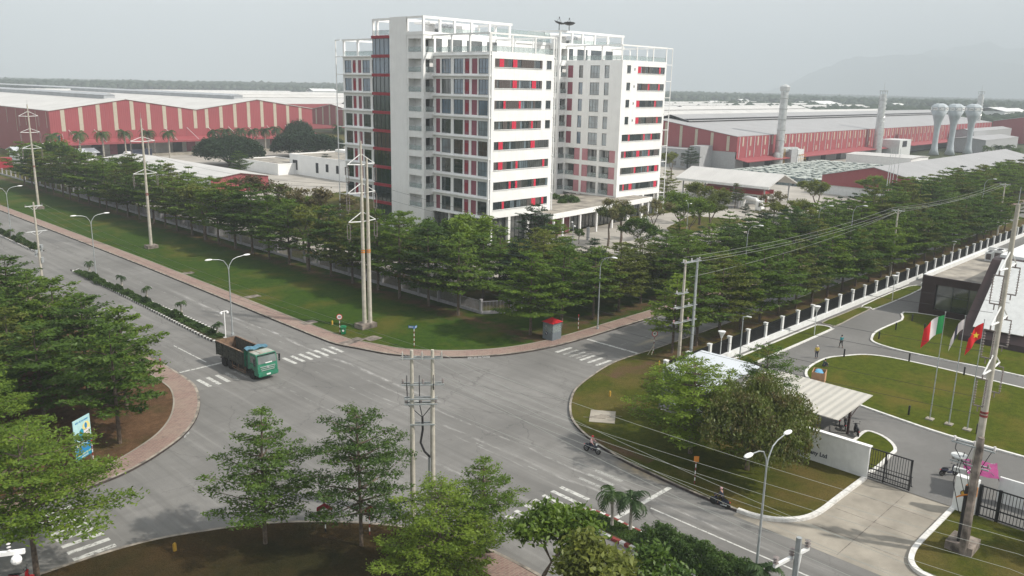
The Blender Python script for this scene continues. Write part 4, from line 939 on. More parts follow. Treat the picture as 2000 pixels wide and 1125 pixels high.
bigroof('office', 'low white office with dark doors in front of the thick spiral chimney', 376, 129, 397, 157, 4.6, 1, 'y', .5, ('white2', 'white2'), 'paleroofx', False, 0, 'office')
# low white buildings beside the left tower
def lowbuilding(label, x0, y0, x1, y1, z, wins, roof='gravelroof'):
    off = (x0, y0, 0); T = thing('low_building', label, 'building', off)
    q = MB(off); q.box(x0, y0, 0, x1, y1, z-.4); q.build('wall', 'white', T)
    q = MB(off)
    for a in ((x0-.05, y0-.05, x1+.05, y0+.25), (x0-.05, y1-.25, x1+.05, y1+.05), (x0-.05, y0+.25, x0+.25, y1-.25), (x1-.25, y0+.25, x1+.05, y1-.25)): q.box(a[0], a[1], z-.396, a[2], a[3], z)
    q.build('parapet', 'white', T)
    q = MB(off); q.quad((x0+.25, y0+.25, z-.3), (x1-.25, y0+.25, z-.3), (x1-.25, y1-.25, z-.3), (x0+.25, y1-.25, z-.3)); q.build('roof', roof, T)
    for y, w, a, b in wins:
        q = MB(off); q.box(x0-.04, y, a, x0-.003, y+w, b, 0); q.build('window', 'opening', T)
    return T
lowbuilding('low white flat-roofed building with dark windows, left of the near tower', 157, 225, 185, 262, 7, [(257, 3, 1.6, 5), (244, 1.6, 1.6, 5), (238, 1.6, 2.4, 5), (232, 1.6, 2.4, 5), (227, 1.6, 2.4, 5)])
lowbuilding('small flat white annex wall in front of the dark spreading trees', 150, 258, 165, 285, 4, [])
q = MB((172, 240, 0)); q.box(176, 235, 6.7, 196, 262, 7.6); q.box(179, 238, 0, 194, 259, 6.7); tag(q.build('roof_slab', 'white'), 'white raised roof slab touching the left edge of the near tower', 'roof')
# guard canopy and office at the factory gate
off = (224, 125, 0)
T = thing('gate_canopy', 'pale pitched roof canopy on posts at the factory gate, right of the towers', 'canopy', off)
q = MB(off); q.plate([(214.6, 110, 5.9), (223.3, 110, 8.9), (223.3, 140.5, 8.9), (214.6, 140.5, 5.9)], .3, 0); q.plate([(223.3, 110, 8.9), (232, 110, 5.9), (232, 140.5, 5.9), (223.3, 140.5, 8.9)], .3, 0)
q.build('roof', 'paleroof', T)
q = MB(off); q.box(214.5, 110, 5.2, 214.7, 140.5, 5.88); q.build('fascia', 'white2', T)
for y in (112, 121.5, 131, 138.5):
    for x in (216, 230.5):
        c = MB(off); c.box(x-.15, y-.15, .1, x+.15, y+.15, 5.9); c.build('post', 'greygrn', T)
off = (222, 116, 0)
T = thing('guard_office', 'small grey guard office with a red band under the gate canopy', 'office', off)
q = MB(off); q.box(219.5, 114.5, .1, 225.5, 134, 2.9); q.build('wall', 'white2', T)
q = MB(off); q.box(219.2, 114.2, 2.9, 225.8, 134.3, 4.0); q.build('band', 'redpaint', T)
for y in (116, 120, 125, 130):
    c = MB(off); c.box(219.42, y, 1.1, 219.497, y+2, 2.4); c.build('window', 'glass', T)
c = MB(off); c.box(221.5, 114.42, .2, 222.6, 114.497, 2.4); c.build('door', 'redpaint', T)
off = (209, 109, 0)
T = thing('white_kiosk', 'white arched checkpoint kiosk on the drive in front of the gate canopy', 'kiosk', off)
x, y = G(1478, 412); x2, y2 = G(1452, 406)
q = MB(off); q.path([(x, y, .1), (x-.1, y-.1, 2.7), (x, y+.4, 3.0), (x2, y2-.3, 3.0), (x2, y2, 2.6), (x2-.2, y2+.4, .1)], .55, 8); q.build('arch', 'white', T)
q = MB(off); q.box(x-.25, y-1.4, .1, x+1.3, y+.3, 2.8); q.build('cabin', 'white', T)
q = MB(off); q.box(x-.33, y-1.0, 1.2, x-.253, y-.1, 2.3); q.build('window', 'glass', T)
# chimneys
def chim(px, py, h, r0, r1, label, bands=5, cap=True, spiral=False):
    x, y = G(px, py); T = thing('chimney', label, 'chimney', (x, y, 0))
    q = MB(); q.lathe([(r0, 0), (r0*.98, h*.3), (r1, h*.94), (r1, h)], (0, 0, 0), 18); q.build('shaft', 'steelstack', T, smooth=True)
    if bands:
        for i in range(bands):
            z = h*(.36+.55*i/(bands-1)); rr = r0+(r1-r0)*max(0, (z/h-.3)/.64)
            b = MB(); b.lathe([(rr+.02, z-.15), (rr+.22, z-.15), (rr+.22, z+.15), (rr+.02, z+.15)], (0, 0, 0), 18); b.build('ring', 'duct', T)
    if spiral:
        b = MB()
        for s in range(3):
            b.path([((r1+.32)*cos(2*pi*(t/14)+s*2.09), (r1+.32)*sin(2*pi*(t/14)+s*2.09), h*(.56+.4*t/28)) for t in range(29)], .16, 5)
        b.build('spiral_strakes', 'steelstack', T)
        b = MB()
        for a in range(4): b.tube((r1*1.15*cos(a*pi/2), r1*1.15*sin(a*pi/2), h), (r1*1.15*cos(a*pi/2), r1*1.15*sin(a*pi/2), h+1.6), .12, n=4)
        b.lathe([(r1*1.1, h+1.5), (r1*1.3, h+1.5), (r1*1.3, h+1.8), (r1*1.1, h+1.8)], (0, 0, 0), 10); b.tube((0, 0, h), (0, 0, h+6), .09, .04, 5)
        b.build('top_cage', 'duct', T)
        b = MB(); b.add([(r0*.7, -.4, 0), (r0*.7+2.6, -.4, 0), (r0*.7, -.4, 8), (r0*.7, .4, 0), (r0*.7+2.6, .4, 0), (r0*.7, .4, 8)], [(0, 1, 2), (3, 5, 4), (1, 4, 5, 2), (0, 3, 4, 1)]); b.build('buttress', 'steelstack', T)
    elif cap:
        b = MB(); b.lathe([(r1*1.25, h+.2), (r1*1.3, h+.4), (r1*1.3, h+1.9), (r1*1.05, h+2.3), (.2, h+3)], (0, 0, 0), 16)
        for a in range(4): b.tube((r1*cos(a*pi/2), r1*sin(a*pi/2), h-.2), (r1*cos(a*pi/2), r1*sin(a*pi/2), h+.4), .15, n=4)
        b.build('cap', 'steelstack', T)
    return T, x, y
T, cx, cy = chim(1519, 327, 31.5, 1.75, 1.55, 'thick banded steel chimney with a round cap, leftmost of the chimneys')
chim(1711, 306, 31, 2.3, 1.5, 'pale steel chimney with spiral fins above the low white office', 0, True, True)
chim(1903, 278, 32, 1.8, 1.6, 'hazy steel chimney with spiral fins behind the rightmost tank tower', 0, True, True)
# duct and filter house at the foot of the thick chimney
T = thing('filter_house', 'grey filter house with bent duct and yellow ladder, foot of the thick chimney', 'filter plant', (cx+8, cy, 0))
q = MB(); q.path([(-9.5, .3, .2), (-9.5, .3, 3.2), (-9.2, .3, 5.2), (-7.8, .3, 6.6), (-5.5, .3, 7.0), (8, .3, 7.0), (10.2, .3, 6.6), (10.8, .3, 5.2), (10.8, .3, .3)], [1.5]*5+[1.1, .9, .8, .8], 12); q.build('duct', 'duct', T, smooth='all')
q = MB(); q.box(-1.5, -2.4, .1, 4, 2.4, 7.4); q.build('cabinet', 'greygrn', T)
q = MB(); q.box(4.05, -2.6, 1.6, 10, 2.4, 4.6); q.box(4.05, -2.6, 5.0, 9.8, 2.4, 7.2); q.build('hopper', 'lightsteel', T)
q = MB()
for i in range(5): q.tube((-6+i*.01, -1.2, .1+i*1.4), (-5, -1.2, .1+i*1.4), .07, n=4)
for x in (-6, -5): q.tube((x, -1.2, .1), (x, -1.2, 8), .1, n=4)
for z in (3.2, 4.7): q.tube((4, -3.3, z), (10.6, -3.3, z), .07, n=4)
for i in range(5): q.tube((4+i*1.6, -3.3, 0), (4+i*1.6, -3.3, 5.4), .06, n=4)
q.build('yellow_ladder', 'yellow', T)
x, y = G(1750, 303); T = thing('machine_house', 'pale boxy machine house with a round pipe, right of the spiral chimney', 'machine house', (x, y, 0))
q = MB(); q.box(-8, -4, 0, 8, 6, 8.2); q.build('wall', 'lightsteel', T)
q = MB(); q.box(-4, -4.1, 4.6, 2, -4.003, 7.6); q.build('opening', 'opening', T)
q = MB(); q.tube((8.1, 1, 6.6), (13, 1, 6.6), 1.2, n=10); q.build('pipe', 'lightsteel', T)
# tank towers
t0 = None
for i, (px, py, pt) in enumerate(((1823, 302, 203), (1854, 302, 204), (1889, 301, 205))):
    x, y = G(px, py); lab = ['grey goblet-shaped tank tower, leftmost of the three', 'grey goblet-shaped tank tower, middle of the three', 'grey goblet-shaped tank tower in front of the hazy chimney, rightmost of the three'][i]
    if t0 is None:
        t0 = thing('tank_tower', lab, 'water tower', (x, y, 0), .15, 'goblet tank towers')
        q = MB(); q.lathe([(2.7, 0), (1.75, 3), (1.45, 6), (1.4, 9), (1.5, 13), (1.9, 17), (2.8, 20), (4.2, 23)], (0, 0, 0), 16); q.build('stem', 'tank', t0, smooth='all')
        q = MB(); q.lathe([(4.2, 22.9), (4.35, 23.1), (4.2, 25.2), (3.0, 26.3), (1.4, 26.9)], (0, 0, 0), 8); q.build('tank', 'tank', t0)
        q = MB()
        for a in range(8):
            th = 2*pi*(a+.5)/8; n = Vector((cos(th), sin(th), 0)); u = Vector((-sin(th), cos(th), 0)); c = n*4.06+Vector((0, 0, 24.05))
            if a % 2 == 0: q.cbox(c, (.06, 2.6, 1.5), th, 0)
            else:
                q.cbox(c, (.06, 2.6, 1.5), th, 0)
                for s in range(5): q.cbox(c+u*(-.2+s*.26)+n*.04, (.04, .18, .34), th, 1)
            for s in range(7):
                aa = s*.75; q.cbox(c+u*(-.8+.32*cos(aa))+Vector((0, 0, .32*sin(aa)))+n*.04, (.04, .22, .16), th, 1)
        q.build('sign_panel', ['white2', 'navy'], t0)
        q = MB(); q.lathe([(.9, 26.9), (.9, 27.2)], (0, 0, 0), 10); q.build('hatch', 'darksteel', t0)
    else: dup(t0, (x, y, 0), .15+i*.1, lab)
# grey sheds in the haze behind the towers of tanks
bigroof('works_shed', 'dusty grey works shed in the smoke behind the tank towers', 520, 140, 585, 160, 7, 1, 'x', 1.2, ('greygrn', 'greygrn'), 'greyroofx', False, 0, 'shed')
bigroof('works_shed', 'taller dusty grey works shed at the right of the smoke', 560, 158, 640, 170, 10, 1, 'x', 1.2, ('greygrn', 'greygrn'), 'greyroofx', False, 0, 'shed')
# stacked, wrapped pallets
rp = random.Random(11); protos = []
for k in range(3):
    q = MB(); r2 = random.Random(k)
    nx, ny = 6, 4
    for i in range(nx):
        for j in range(ny):
            h = 2.9 if r2.random() < .75 else r2.choice([1.4, 2.1, 2.2]);
            q.box(-3.9+i*1.3, -2.6+j*1.3, 0, -3.9+i*1.3+1.2, -2.6+j*1.3+1.2, h, 0)
            q.box(-3.9+i*1.3-.02, -2.6+j*1.3-.02, h, -3.9+i*1.3+1.22, -2.6+j*1.3+1.22, h+.06, 1)
    protos.append(q.mesh('pallet_stack', ['palletwrap', 'palletcap'])) if 'palletwrap' in M else None
    if k == 0 and not protos:
        M['palletwrap'] = simple('wrapped_goods', (.20, .25, .26), .35, var=.3, scale=1.2); M['palletcap'] = simple('pallet_caps', (.50, .54, .50), .6, var=.2, scale=.8)
        protos.append(q.mesh('pallet_stack', ['palletwrap', 'palletcap']))
for i in range(9):
    for j in range(8):
        x, y = 277+i*9.2+rp.uniform(-.3, .3), 117+j*5.75+rp.uniform(-.1, .1)
        if j == 0 and i == 0 or (i > 6 and j < 2): continue
        o = bpy.data.objects.new('pallet_stack', protos[rp.randrange(3)]); COL.objects.link(o); o.location = (x, y, .12); o.rotation_euler = (0, 0, pi*rp.randrange(2))
        tag(o, 'block of grey wrapped pallets in the storage yard left of the red gable shed', 'pallets', 'blocks of wrapped pallets in the yard')
# far belt: mountains, scattered roofs
def hill(name, prof, dist, depth, seed):
    rr = random.Random(seed); q = MB(); n = len(prof); rows = 12; P = []
    for r in range(rows+1):
        t = r/rows
        for i, (px, h) in enumerate(prof):
            d = CF+(px-1000)/FPX*CR+(392/FPX)*CU; d.z = 0; d.normalize()
            k = sin(pi*min(1, t))**.8 if t < .5 else 1-(t-.5)*1.2
            z = h*1.68*max(0, k)*(1+rr.uniform(-.05, .05)*(0 if r in (0, rows) else 1))
            p = d*(dist+depth*(t-.5)); P.append((p.x+rr.uniform(-1, 1)*25, p.y, z-2))
    q.add(P, [(r*n+i, r*n+i+1, (r+1)*n+i+1, (r+1)*n+i) for r in range(rows) for i in range(n-1)])
    return struct(q.build(name, 'forest', smooth='all'))
def interp(pts, step):
    out = []; rr = random.Random(2)
    for (a, ha), (b, hb) in zip(pts, pts[1:]):
        k = max(1, int((b-a)/step))
        for i in range(k): out.append((a+(b-a)*i/k, (ha+(hb-ha)*i/k)*(1+rr.uniform(-.03, .03))))
    return out+[pts[-1]]
hill('hills', interp([(1440, 0), (1500, 12), (1545, 60), (1575, 115), (1620, 170), (1660, 205), (1690, 215), (1740, 232), (1800, 225), (1850, 215), (1920, 190), (2000, 170), (2200, 140), (2500, 80)], 12), 9000, 1600, 1)
hill('hills', interp([(1660, 0), (1740, 210), (1800, 270), (1850, 300), (1905, 322), (1950, 305), (2000, 298), (2100, 300), (2300, 250), (2700, 120)], 14), 10300, 1200, 2)
# ---------------------------------------------------------------- trees and plants
def meshnp(name, V, F, mat):
    me = bpy.data.meshes.new(name); V = np.asarray(V, dtype=np.float32); nf, k = F.shape
    me.vertices.add(len(V)); me.vertices.foreach_set('co', V.ravel())
    me.loops.add(nf*k); me.loops.foreach_set('vertex_index', F.astype(np.int32).ravel())
    me.polygons.add(nf); me.polygons.foreach_set('loop_start', np.arange(0, nf*k, k, dtype=np.int32)); me.polygons.foreach_set('loop_total', np.full(nf, k, dtype=np.int32))
    me.materials.append(M[mat]); me.update(calc_edges=True); return me
def leaves(name, C, size, rg, mat, tilt=.45, aspect=1.7, droop=0):
    """one small pointed leaf-cluster face per centre"""
    n = len(C); C = np.asarray(C)
    a = rg.uniform(0, 2*np.pi, n); u = np.stack([np.cos(a), np.sin(a), rg.normal(0, tilt, n)-droop], 1); u /= np.linalg.norm(u, axis=1)[:, None]
    nn = np.stack([rg.normal(0, tilt, n), rg.normal(0, tilt, n), np.ones(n)], 1)
    v = np.cross(nn, u); v /= np.linalg.norm(v, axis=1)[:, None]
    s = (size*rg.uniform(.6, 1.35, n))[:, None]
    V = np.stack([C-u*s*aspect*.5, C+v*s*.42-u*s*.1, C+u*s*aspect*.55, C-v*s*.42+u*s*.1], 1).reshape(-1, 3)
    return meshnp(name, V, np.arange(4*n).reshape(n, 4), mat)
def layered(seed, H, R, dens, lsize, z0=.24, tiers=10, flat=.10, top=.55, mat='leaf'):
    rg = np.random.default_rng(seed); C = []; tb = MB(); lean = rg.normal(0, .15, 2)
    tb.path([(lean[0]*t*t, lean[1]*t*t, H*t*.97) for t in (0, .25, .5, .75, 1)], [.17*H/10, .14*H/10, .11*H/10, .07*H/10, .02], 7)
    for i in range(tiers):
        t = (i+rg.uniform(-.2, .2))/(tiers-1); t = min(max(t, 0), 1); z = H*(z0+(1-z0)*.96*t)
        prof = (min(1, .72+t*1.6) if t < .18 else 1)*(1-max(0, t-.18)/.86)**top
        nb = int(rg.integers(5, 8)) if t < .8 else 5; a0 = rg.uniform(0, 6.28)
        for k in range(nb):
            a = a0+2*np.pi*k/nb+rg.normal(0, .22); L = R*prof*rg.uniform(.72, 1.15)+.25; rise = rg.uniform(-.02, .20)*L+.08
            d = np.array([np.cos(a), np.sin(a)]); side = np.array([-d[1], d[0]])
            tt = z/H; base = np.array([lean[0]*tt*tt, lean[1]*tt*tt, z-.12*L])
            if L > 1: tb.path([base, base+np.array([*(d*L*.45), rise*.6]), base+np.array([*(d*L*.93), rise+.1*L])], [.045*H/10+.012*L, .03, .01], 4, cap=False)
            nc = int(dens*(L**1.4)*1.45)+3
            s = rg.beta(2.0, 1.25, nc); wd = .27*L*np.sin(np.pi*np.clip(s*.80+.12, 0, 1))
            lat = rg.uniform(-1, 1, nc)*wd; cx = s*L
            for j in range(2):
                m = nc//3; tw = rg.integers(0, nc, m)
            P = np.stack([base[0]+d[0]*cx+side[0]*lat, base[1]+d[1]*cx+side[1]*lat, base[2]+rise*(s**.8)+.1*L*s-.05*np.abs(lat)+rg.normal(0, flat, nc)], 1)
            for p in P:
                m = int(rg.integers(5, 9)); C.append(p+rg.normal(0, 1, (m, 3))*np.array([.21, .21, .04]))
    C = np.concatenate(C); return tb.mesh('trunk', 'trunk'), leaves('crown', C, lsize, rg, mat, .38)
def lobed(seed, H, R, n, lsize, mat, lobes=9, flatt=.35, zc=.68, trunk_r=.3, z0=.3, droop=0, tilt=.6):
    """broad crown of many unequal clumps over spreading limbs"""
    rg = np.random.default_rng(seed); tb = MB(); C = []
    tb.path([(0, 0, 0), (.1, 0, H*z0*.5), (0, .1, H*z0)], [trunk_r, trunk_r*.85, trunk_r*.75], 8)
    for i in range(lobes):
        ir = 1 if droop > .8 else 0; a = 2*np.pi*i*.618+rg.normal(0, .2+.5*ir); rr = R*np.sqrt((i+.4)/lobes)*.72*(1+ir*rg.uniform(-.3, .22)); lr = R*rg.uniform(.26-.12*ir, .42-.08*ir)
        c = np.array([np.cos(a)*rr, np.sin(a)*rr, H*zc+H*(1-zc)*.75*(1-(rr/R)**2)*rg.uniform(.7, 1.1)-.3*lr*flatt])
        mid = c*np.array([.4, .4, .0])+np.array([0, 0, H*z0+(c[2]-H*z0)*.55])
        tb.path([(0, 0, H*z0*.9), mid, c], [trunk_r*.5, trunk_r*.26, .03], 5, cap=False)
        m = n//lobes; v = rg.normal(0, 1, (m, 3)); v /= np.linalg.norm(v, axis=1)[:, None]; v[:, 2] = np.where(v[:, 2] < -.25, -v[:, 2]*.5, v[:, 2])
        rad = rg.uniform(.5, 1.0, m)**.5*(1+.16*np.sin(v[:, 0]*7+i)*np.cos(v[:, 1]*6+2*i))
        P = c+v*rad[:, None]*np.array([lr, lr, lr*flatt*1.6]); P = np.concatenate([P, P+rg.normal(0, .14, P.shape), P+rg.normal(0, .2, P.shape)])
        C.append(P)
    C = np.concatenate(C)
    if droop > .8:
        k = rg.integers(0, len(C), 1500); S = C[k]; S = S[rg.random(len(S)) < .9]; L = rg.uniform(.5, 1.9, len(S)); T_ = np.linspace(0, 1, 12)
        P = S[:, None]+np.stack([rg.normal(0, .10, (len(S), 12)), rg.normal(0, .10, (len(S), 12)), -L[:, None]*T_[None]], 2)
        C = np.concatenate([C, P.reshape(-1, 3)])
    return tb.mesh('trunk', 'trunk'), leaves('crown', C, lsize, rg, mat, tilt, 1.7, droop)
def branchy(seed, H, R, nleaf, lsize, mat, thick=.12, depth=5):
    """sparse tree: forked limbs that show, few leaves at the twig ends"""
    rr = random.Random(seed); rg = np.random.default_rng(seed); tb = MB(); ends = []
    def grow(p, d, L, r, k):
        q = p+d*L; tb.path([p, p+d*L*.5+Vector((rr.gauss(0, .05*L), rr.gauss(0, .05*L), 0)), q], [r, r*.85, r*.62], 5 if k > 3 else 4, cap=False)
        if k <= 3: ends.append(p.lerp(q, .6)); ends.append(q)
        if k == 0: return
        for _ in range(2 if rr.random() < .55 else 3):
            nd = (d+Vector((rr.gauss(0, .55), rr.gauss(0, .55), rr.uniform(-.1, .35)))).normalized(); nd.z = max(nd.z, .08)
            grow(q, nd.normalized(), L*rr.uniform(.62, .82), r*.6, k-1)
    grow(Vector((0, 0, 0)), Vector((0, 0, 1)), H*.2, thick, depth)
    sx = R/max(.1, max(max(abs(e.x), abs(e.y)) for e in ends)); sz = H/max(e.z for e in ends)
    for i, v in enumerate(tb.v): tb.v[i] = (v[0]*sx, v[1]*sx, v[2]*sz)
    E = np.array([(e.x*sx, e.y*sx, e.z*sz) for e in ends]); C = E[rg.integers(0, len(E), nleaf)]+rg.normal(0, 1, (nleaf, 3))*np.array([.32, .32, .2])
    return tb.mesh('trunk', 'trunk'), leaves('crown', C, lsize, rg, mat, .7)
def palm(seed, H, L, nf=15, r=.16, mat='palm', leaf=.55):
    rr = random.Random(seed); tb = MB(); tb.path([(0, 0, 0), (.03, 0, H*.3), (.06, .04, H*.7), (.08, .02, H)], [r*1.35, r*1.0, r*.95, r*.7], 8)
    V, F = [], []; q = MB()
    for i in range(nf):
        a = 2*pi*i/nf+rr.uniform(-.2, .2); el = rr.uniform(-.1, 1.15); ln = L*rr.uniform(.85, 1.1); d = Vector((cos(a), sin(a), 0)); s = Vector((-sin(a), cos(a), 0))
        pts = []; p = Vector((.08, .02, H-.1)); e = el
        for k in range(9): pts.append(p.copy()); p = p+(d*cos(e)+Vector((0, 0, sin(e))))*(ln/8); e -= .27+.03*k
        q.path(pts, [.035]*5+[.02]*4, 3, 0, False)
        for k in range(1, 9):
            for h in (0, .5):
                b = pts[k-1].lerp(pts[k], h+.25 if h else .05); ll = leaf*sin(pi*min(.97, (k+h)/9.2+.06))**.6*rr.uniform(.85, 1.1); fw = (pts[k]-pts[k-1]).normalized()
                for sg in (-1, 1):
                    o = (s*sg*.8+fw*.45+Vector((0, 0, -.42))).normalized()*ll; w = fw*.075*ll/.5
                    q.add([b-w, b+w, b+o+w*.3], [(0, 1, 2)], 0)
    return tb.mesh('trunk', 'palmtrunk'), q.mesh('crown', mat)
def bush(seed, rx, ry, h, n, ls, mat):
    rg = np.random.default_rng(seed); v = rg.normal(0, 1, (n, 3)); v /= np.linalg.norm(v, axis=1)[:, None]; v[:, 2] = np.abs(v[:, 2])
    r = rg.uniform(.55, 1, n)**.5*(1+.18*np.sin(v[:, 0]*6+seed)*np.cos(v[:, 1]*5))
    return leaves('crown', v*r[:, None]*np.array([rx, ry, h]), ls, rg, mat, .8)
def twoparts(name, label, cat, pr, loc, rz=0, group=None, scale=1, crown='crown', trunk='trunk'):
    t = thing(name, label, cat, loc, rz, group); part(trunk, pr[0], t); part(crown, pr[1], t)
    t.scale = scale if hasattr(scale, '__len__') else (scale,)*3; return t
def recol(pr, mat):
    me = pr[1].copy(); me.materials.clear(); me.materials.append(M[mat]); return (pr[0], me)
RT = random.Random(21)
LY = [layered(s, 10, r, 3.6, .20, z, t, f, tp) for s, r, z, t, f, tp in ((1, 4.5, .31, 8, .06, .62), (2, 4.2, .34, 7, .07, .75), (3, 4.8, .30, 9, .05, .55), (4, 3.9, .36, 7, .09, .7), (5, 4.4, .33, 8, .07, .5), (6, 4.1, .30, 8, .06, .85))]
LYV = {}
for i, p in enumerate(LY):
    for mt in ('leaf', 'leafolive', 'leafbright', 'leafdark'): LYV[i, mt] = p if mt == 'leaf' else recol(p, mt)
SP = [branchy(31, 9, 4.6, 6500, .23, 'leafolive'), branchy(32, 9, 4.4, 2600, .22, 'leafbrown'), branchy(33, 8, 4.2, 6000, .23, 'leafbright', .1)]
def put(kind, name, label, x, y, H, mt='leaf', group=None, wide=1.0, z=.12):
    if kind == 'L': k = RT.randrange(6); pr = LYV[k, mt]; base = 10; wide *= 1.08
    else: pr = SP[mt]; base = 9 if mt < 2 else 8
    s = H/base
    return twoparts(name, label, 'tree', pr, (x, y, z), RT.uniform(0, 6.28), group, (s*wide, s*wide, s))
# row on the lawn before the grey fence
for i in range(31):
    y = 84.6+i*6.35; H = RT.uniform(11.4, 13.4); mt = RT.choice(['leaf', 'leaf', 'leafolive', 'leafbright'])
    lab = '%s tree of the lawn row before the grey fence, from the corner' % nth(i).capitalize()
    if i in (6, 12): put('S', 'street_tree', 'thin brownish '+lab[0].lower()+lab[1:], 76.4, y, 11, 0, 'trees of the lawn row')
    else: put('L', 'street_tree', lab, 76.4+RT.uniform(-.4, .4), y, H, 'leaf' if i < 2 else mt, 'trees of the lawn row', RT.uniform(.92, 1.08))
# row behind the grey fence
for i in range(25):
    y = 92+i*7.9; r = RT.random(); H = RT.uniform(10, 13)
    lab = '%s tree just inside the grey fence, counted from its corner' % nth(i).capitalize()
    if i == 5 or i == 8: put('S', 'garden_tree', 'bare pale twiggy '+lab[0].lower()+lab[1:], 85.5, y, 12.5, 1, 'trees inside the grey fence', 1.1)
    elif r < .25: put('S', 'garden_tree', lab, 85+RT.uniform(-1, 1), y, H, RT.choice([0, 2]), 'trees inside the grey fence')
    else: put('L', 'garden_tree', lab, 85+RT.uniform(-1.2, 1.2), y, H, RT.choice(['leaf', 'leafolive', 'leafbright']), 'trees inside the grey fence')
# rows each side of the side road
for i in range(26):
    put('L', 'street_tree', '%s tree of the row along the black fence, from the junction' % nth(i).capitalize(), 89.4+i*5.45, 53.8, RT.uniform(9.8, 11.4), RT.choice(['leaf', 'leafbright', 'leaf', 'leafolive']), 'trees along the black fence', RT.uniform(.95, 1.12))
put('L', 'street_tree', 'layered green tree behind the paired utility poles at the side road corner', 84.6, 54.2, 10, 'leafbright', 'trees along the black fence')
for i in range(44):
    put('L', 'street_tree', '%s tree of the row along the far side of the side road' % nth(i).capitalize(), 77.2+i*6.1 if i else 77.2, 71+RT.uniform(-.4, .4), (RT.uniform(10.6, 12.2) if i > 16 else RT.uniform(9.4, 10.6)) if i > 1 else 11.2, RT.choice(['leaf', 'leafbright', 'leaf', 'leafolive']) if i > 1 else 'leafbright', 'trees along the far pavement', RT.uniform(.95, 1.1))
for i in range(38):
    put('L', 'street_tree', '%s tree of the second row back from the side road' % nth(i).capitalize(), 92+i*7.2, 77.2+RT.uniform(-.8, .8), RT.uniform(9.5, 11.6) if i > 14 else RT.uniform(7.6, 9.3), RT.choice(['leaf', 'leafdark', 'leafolive']), 'trees of the second row back', RT.uniform(.9, 1.1))
# garden trees before the towers and round the gate
for px, py, H, kind, mt, lab in (
    (1187, 482, 9.5, 'S', 1, 'rusty brown forked tree standing in front of the entrance canopy'),
    (1212, 478, 8.5, 'S', 0, 'sparse olive tree just right of the rusty tree by the canopy'),
    (1275, 470, 8.5, 'S', 1, 'bare twiggy tree right of the canopy end'),
    (1000, 452, 6.5, 'S', 2, 'small dark tree before the ground floor glass of the near tower'),
    (1045, 500, 10, 'L', 'leafdark', 'dark layered tree before the red entrance door'),
    (1130, 478, 3.2, 'S', 2, 'small pale young tree on the forecourt by the bollard'),
    (1325, 455, 9, 'S', 2, 'bright sparse tree right of the right-hand tower base'),
    (1300, 405, 10, 'L', 'leafolive', 'tree touching the outrigger ladder of the right-hand tower'),
    (1366, 440, 10, 'S', 0, 'olive tree in front of the left half of the gate canopy'),
    (1435, 408, 7, 'L', 'leafolive', 'rounded tree before the guard office window'),
    (1455, 425, 3.5, 'L', 'leafdark', 'small dark round tree left of the white checkpoint kiosk'),
    (1510, 440, 8, 'S', 1, 'leafless leaning tree right of the white checkpoint kiosk'),
    (1592, 425, 9.5, 'S', 0, 'umbrella shaped open tree in the yard right of the gate canopy'),
    (1347, 332, 9, 'L', 'leafdark', 'round tree before the grey annex of the red warehouse'),
    (1310, 350, 9.5, 'S', 0, 'olive tree between the right-hand tower and the red warehouse'),
    (1430, 330, 4, 'L', 'leafbright', 'low bright bush tree at the corner of the red canopy'),
    (1700, 398, 8, 'S', 2, 'bright sparse tree before the red gable of the shed'),
    (640, 345, 7.5, 'L', 'leafdark', 'dark round tree before the low white building windows'),
    (1345, 470, 9, 'S', 2, 'pale green tree on the forecourt grass below the gate canopy'),
    (1385, 458, 8.5, 'S', 0, 'open tree just right of the pale green forecourt tree'),
    (1250, 505, 7.5, 'S', 2, 'small bright tree rising above the belt before the canopy columns'),
    (1322, 505, 8, 'L', 'leafbright', 'bright layered tree on the forecourt edge right of the canopy'),
    (1490, 466, 8, 'L', 'leafolive', 'olive tree on the drive edge right of the leafless one'),
    (1550, 470, 9, 'S', 0, 'open tree before the umbrella shaped yard tree'),
    (1420, 490, 8, 'L', 'leafbright', 'bright tree on the grass below the checkpoint kiosk'),
    (1085, 520, 8.5, 'L', 'leaf', 'layered tree below the red entrance door, at the belt edge'),
    (470, 345, 8.5, 'L', 'leafbright', 'bright green tree at the end of the long white shed')):
    x, y = G(px, py); put(kind, 'garden_tree', lab, x, y, H, mt, None, 1.0)
for i, (x, y, H, mt) in enumerate(((83.6, 87, 10.5, 'leaf'), (88.5, 84.3, 9.5, 'leafdark'), (94, 84.6, 10.3, 'leafolive'), (100, 85.2, 8.2, 'leaf'), (106.5, 84.6, 7.6, 'leafdark'), (90.5, 90.5, 10.5, 'leaf'), (98.5, 90.2, 9.5, 'leafolive'), (97, 107, 9, 'leafolive'), (104, 112.5, 8.5, 'leaf'), (92.5, 101, 10.5, 'leaf'))):
    put('L', 'garden_tree', '%s garden tree behind the fence corner, on the way to the forecourt' % nth(i).capitalize(), x, y, H, mt, 'garden trees behind the fence corner', 1.05)
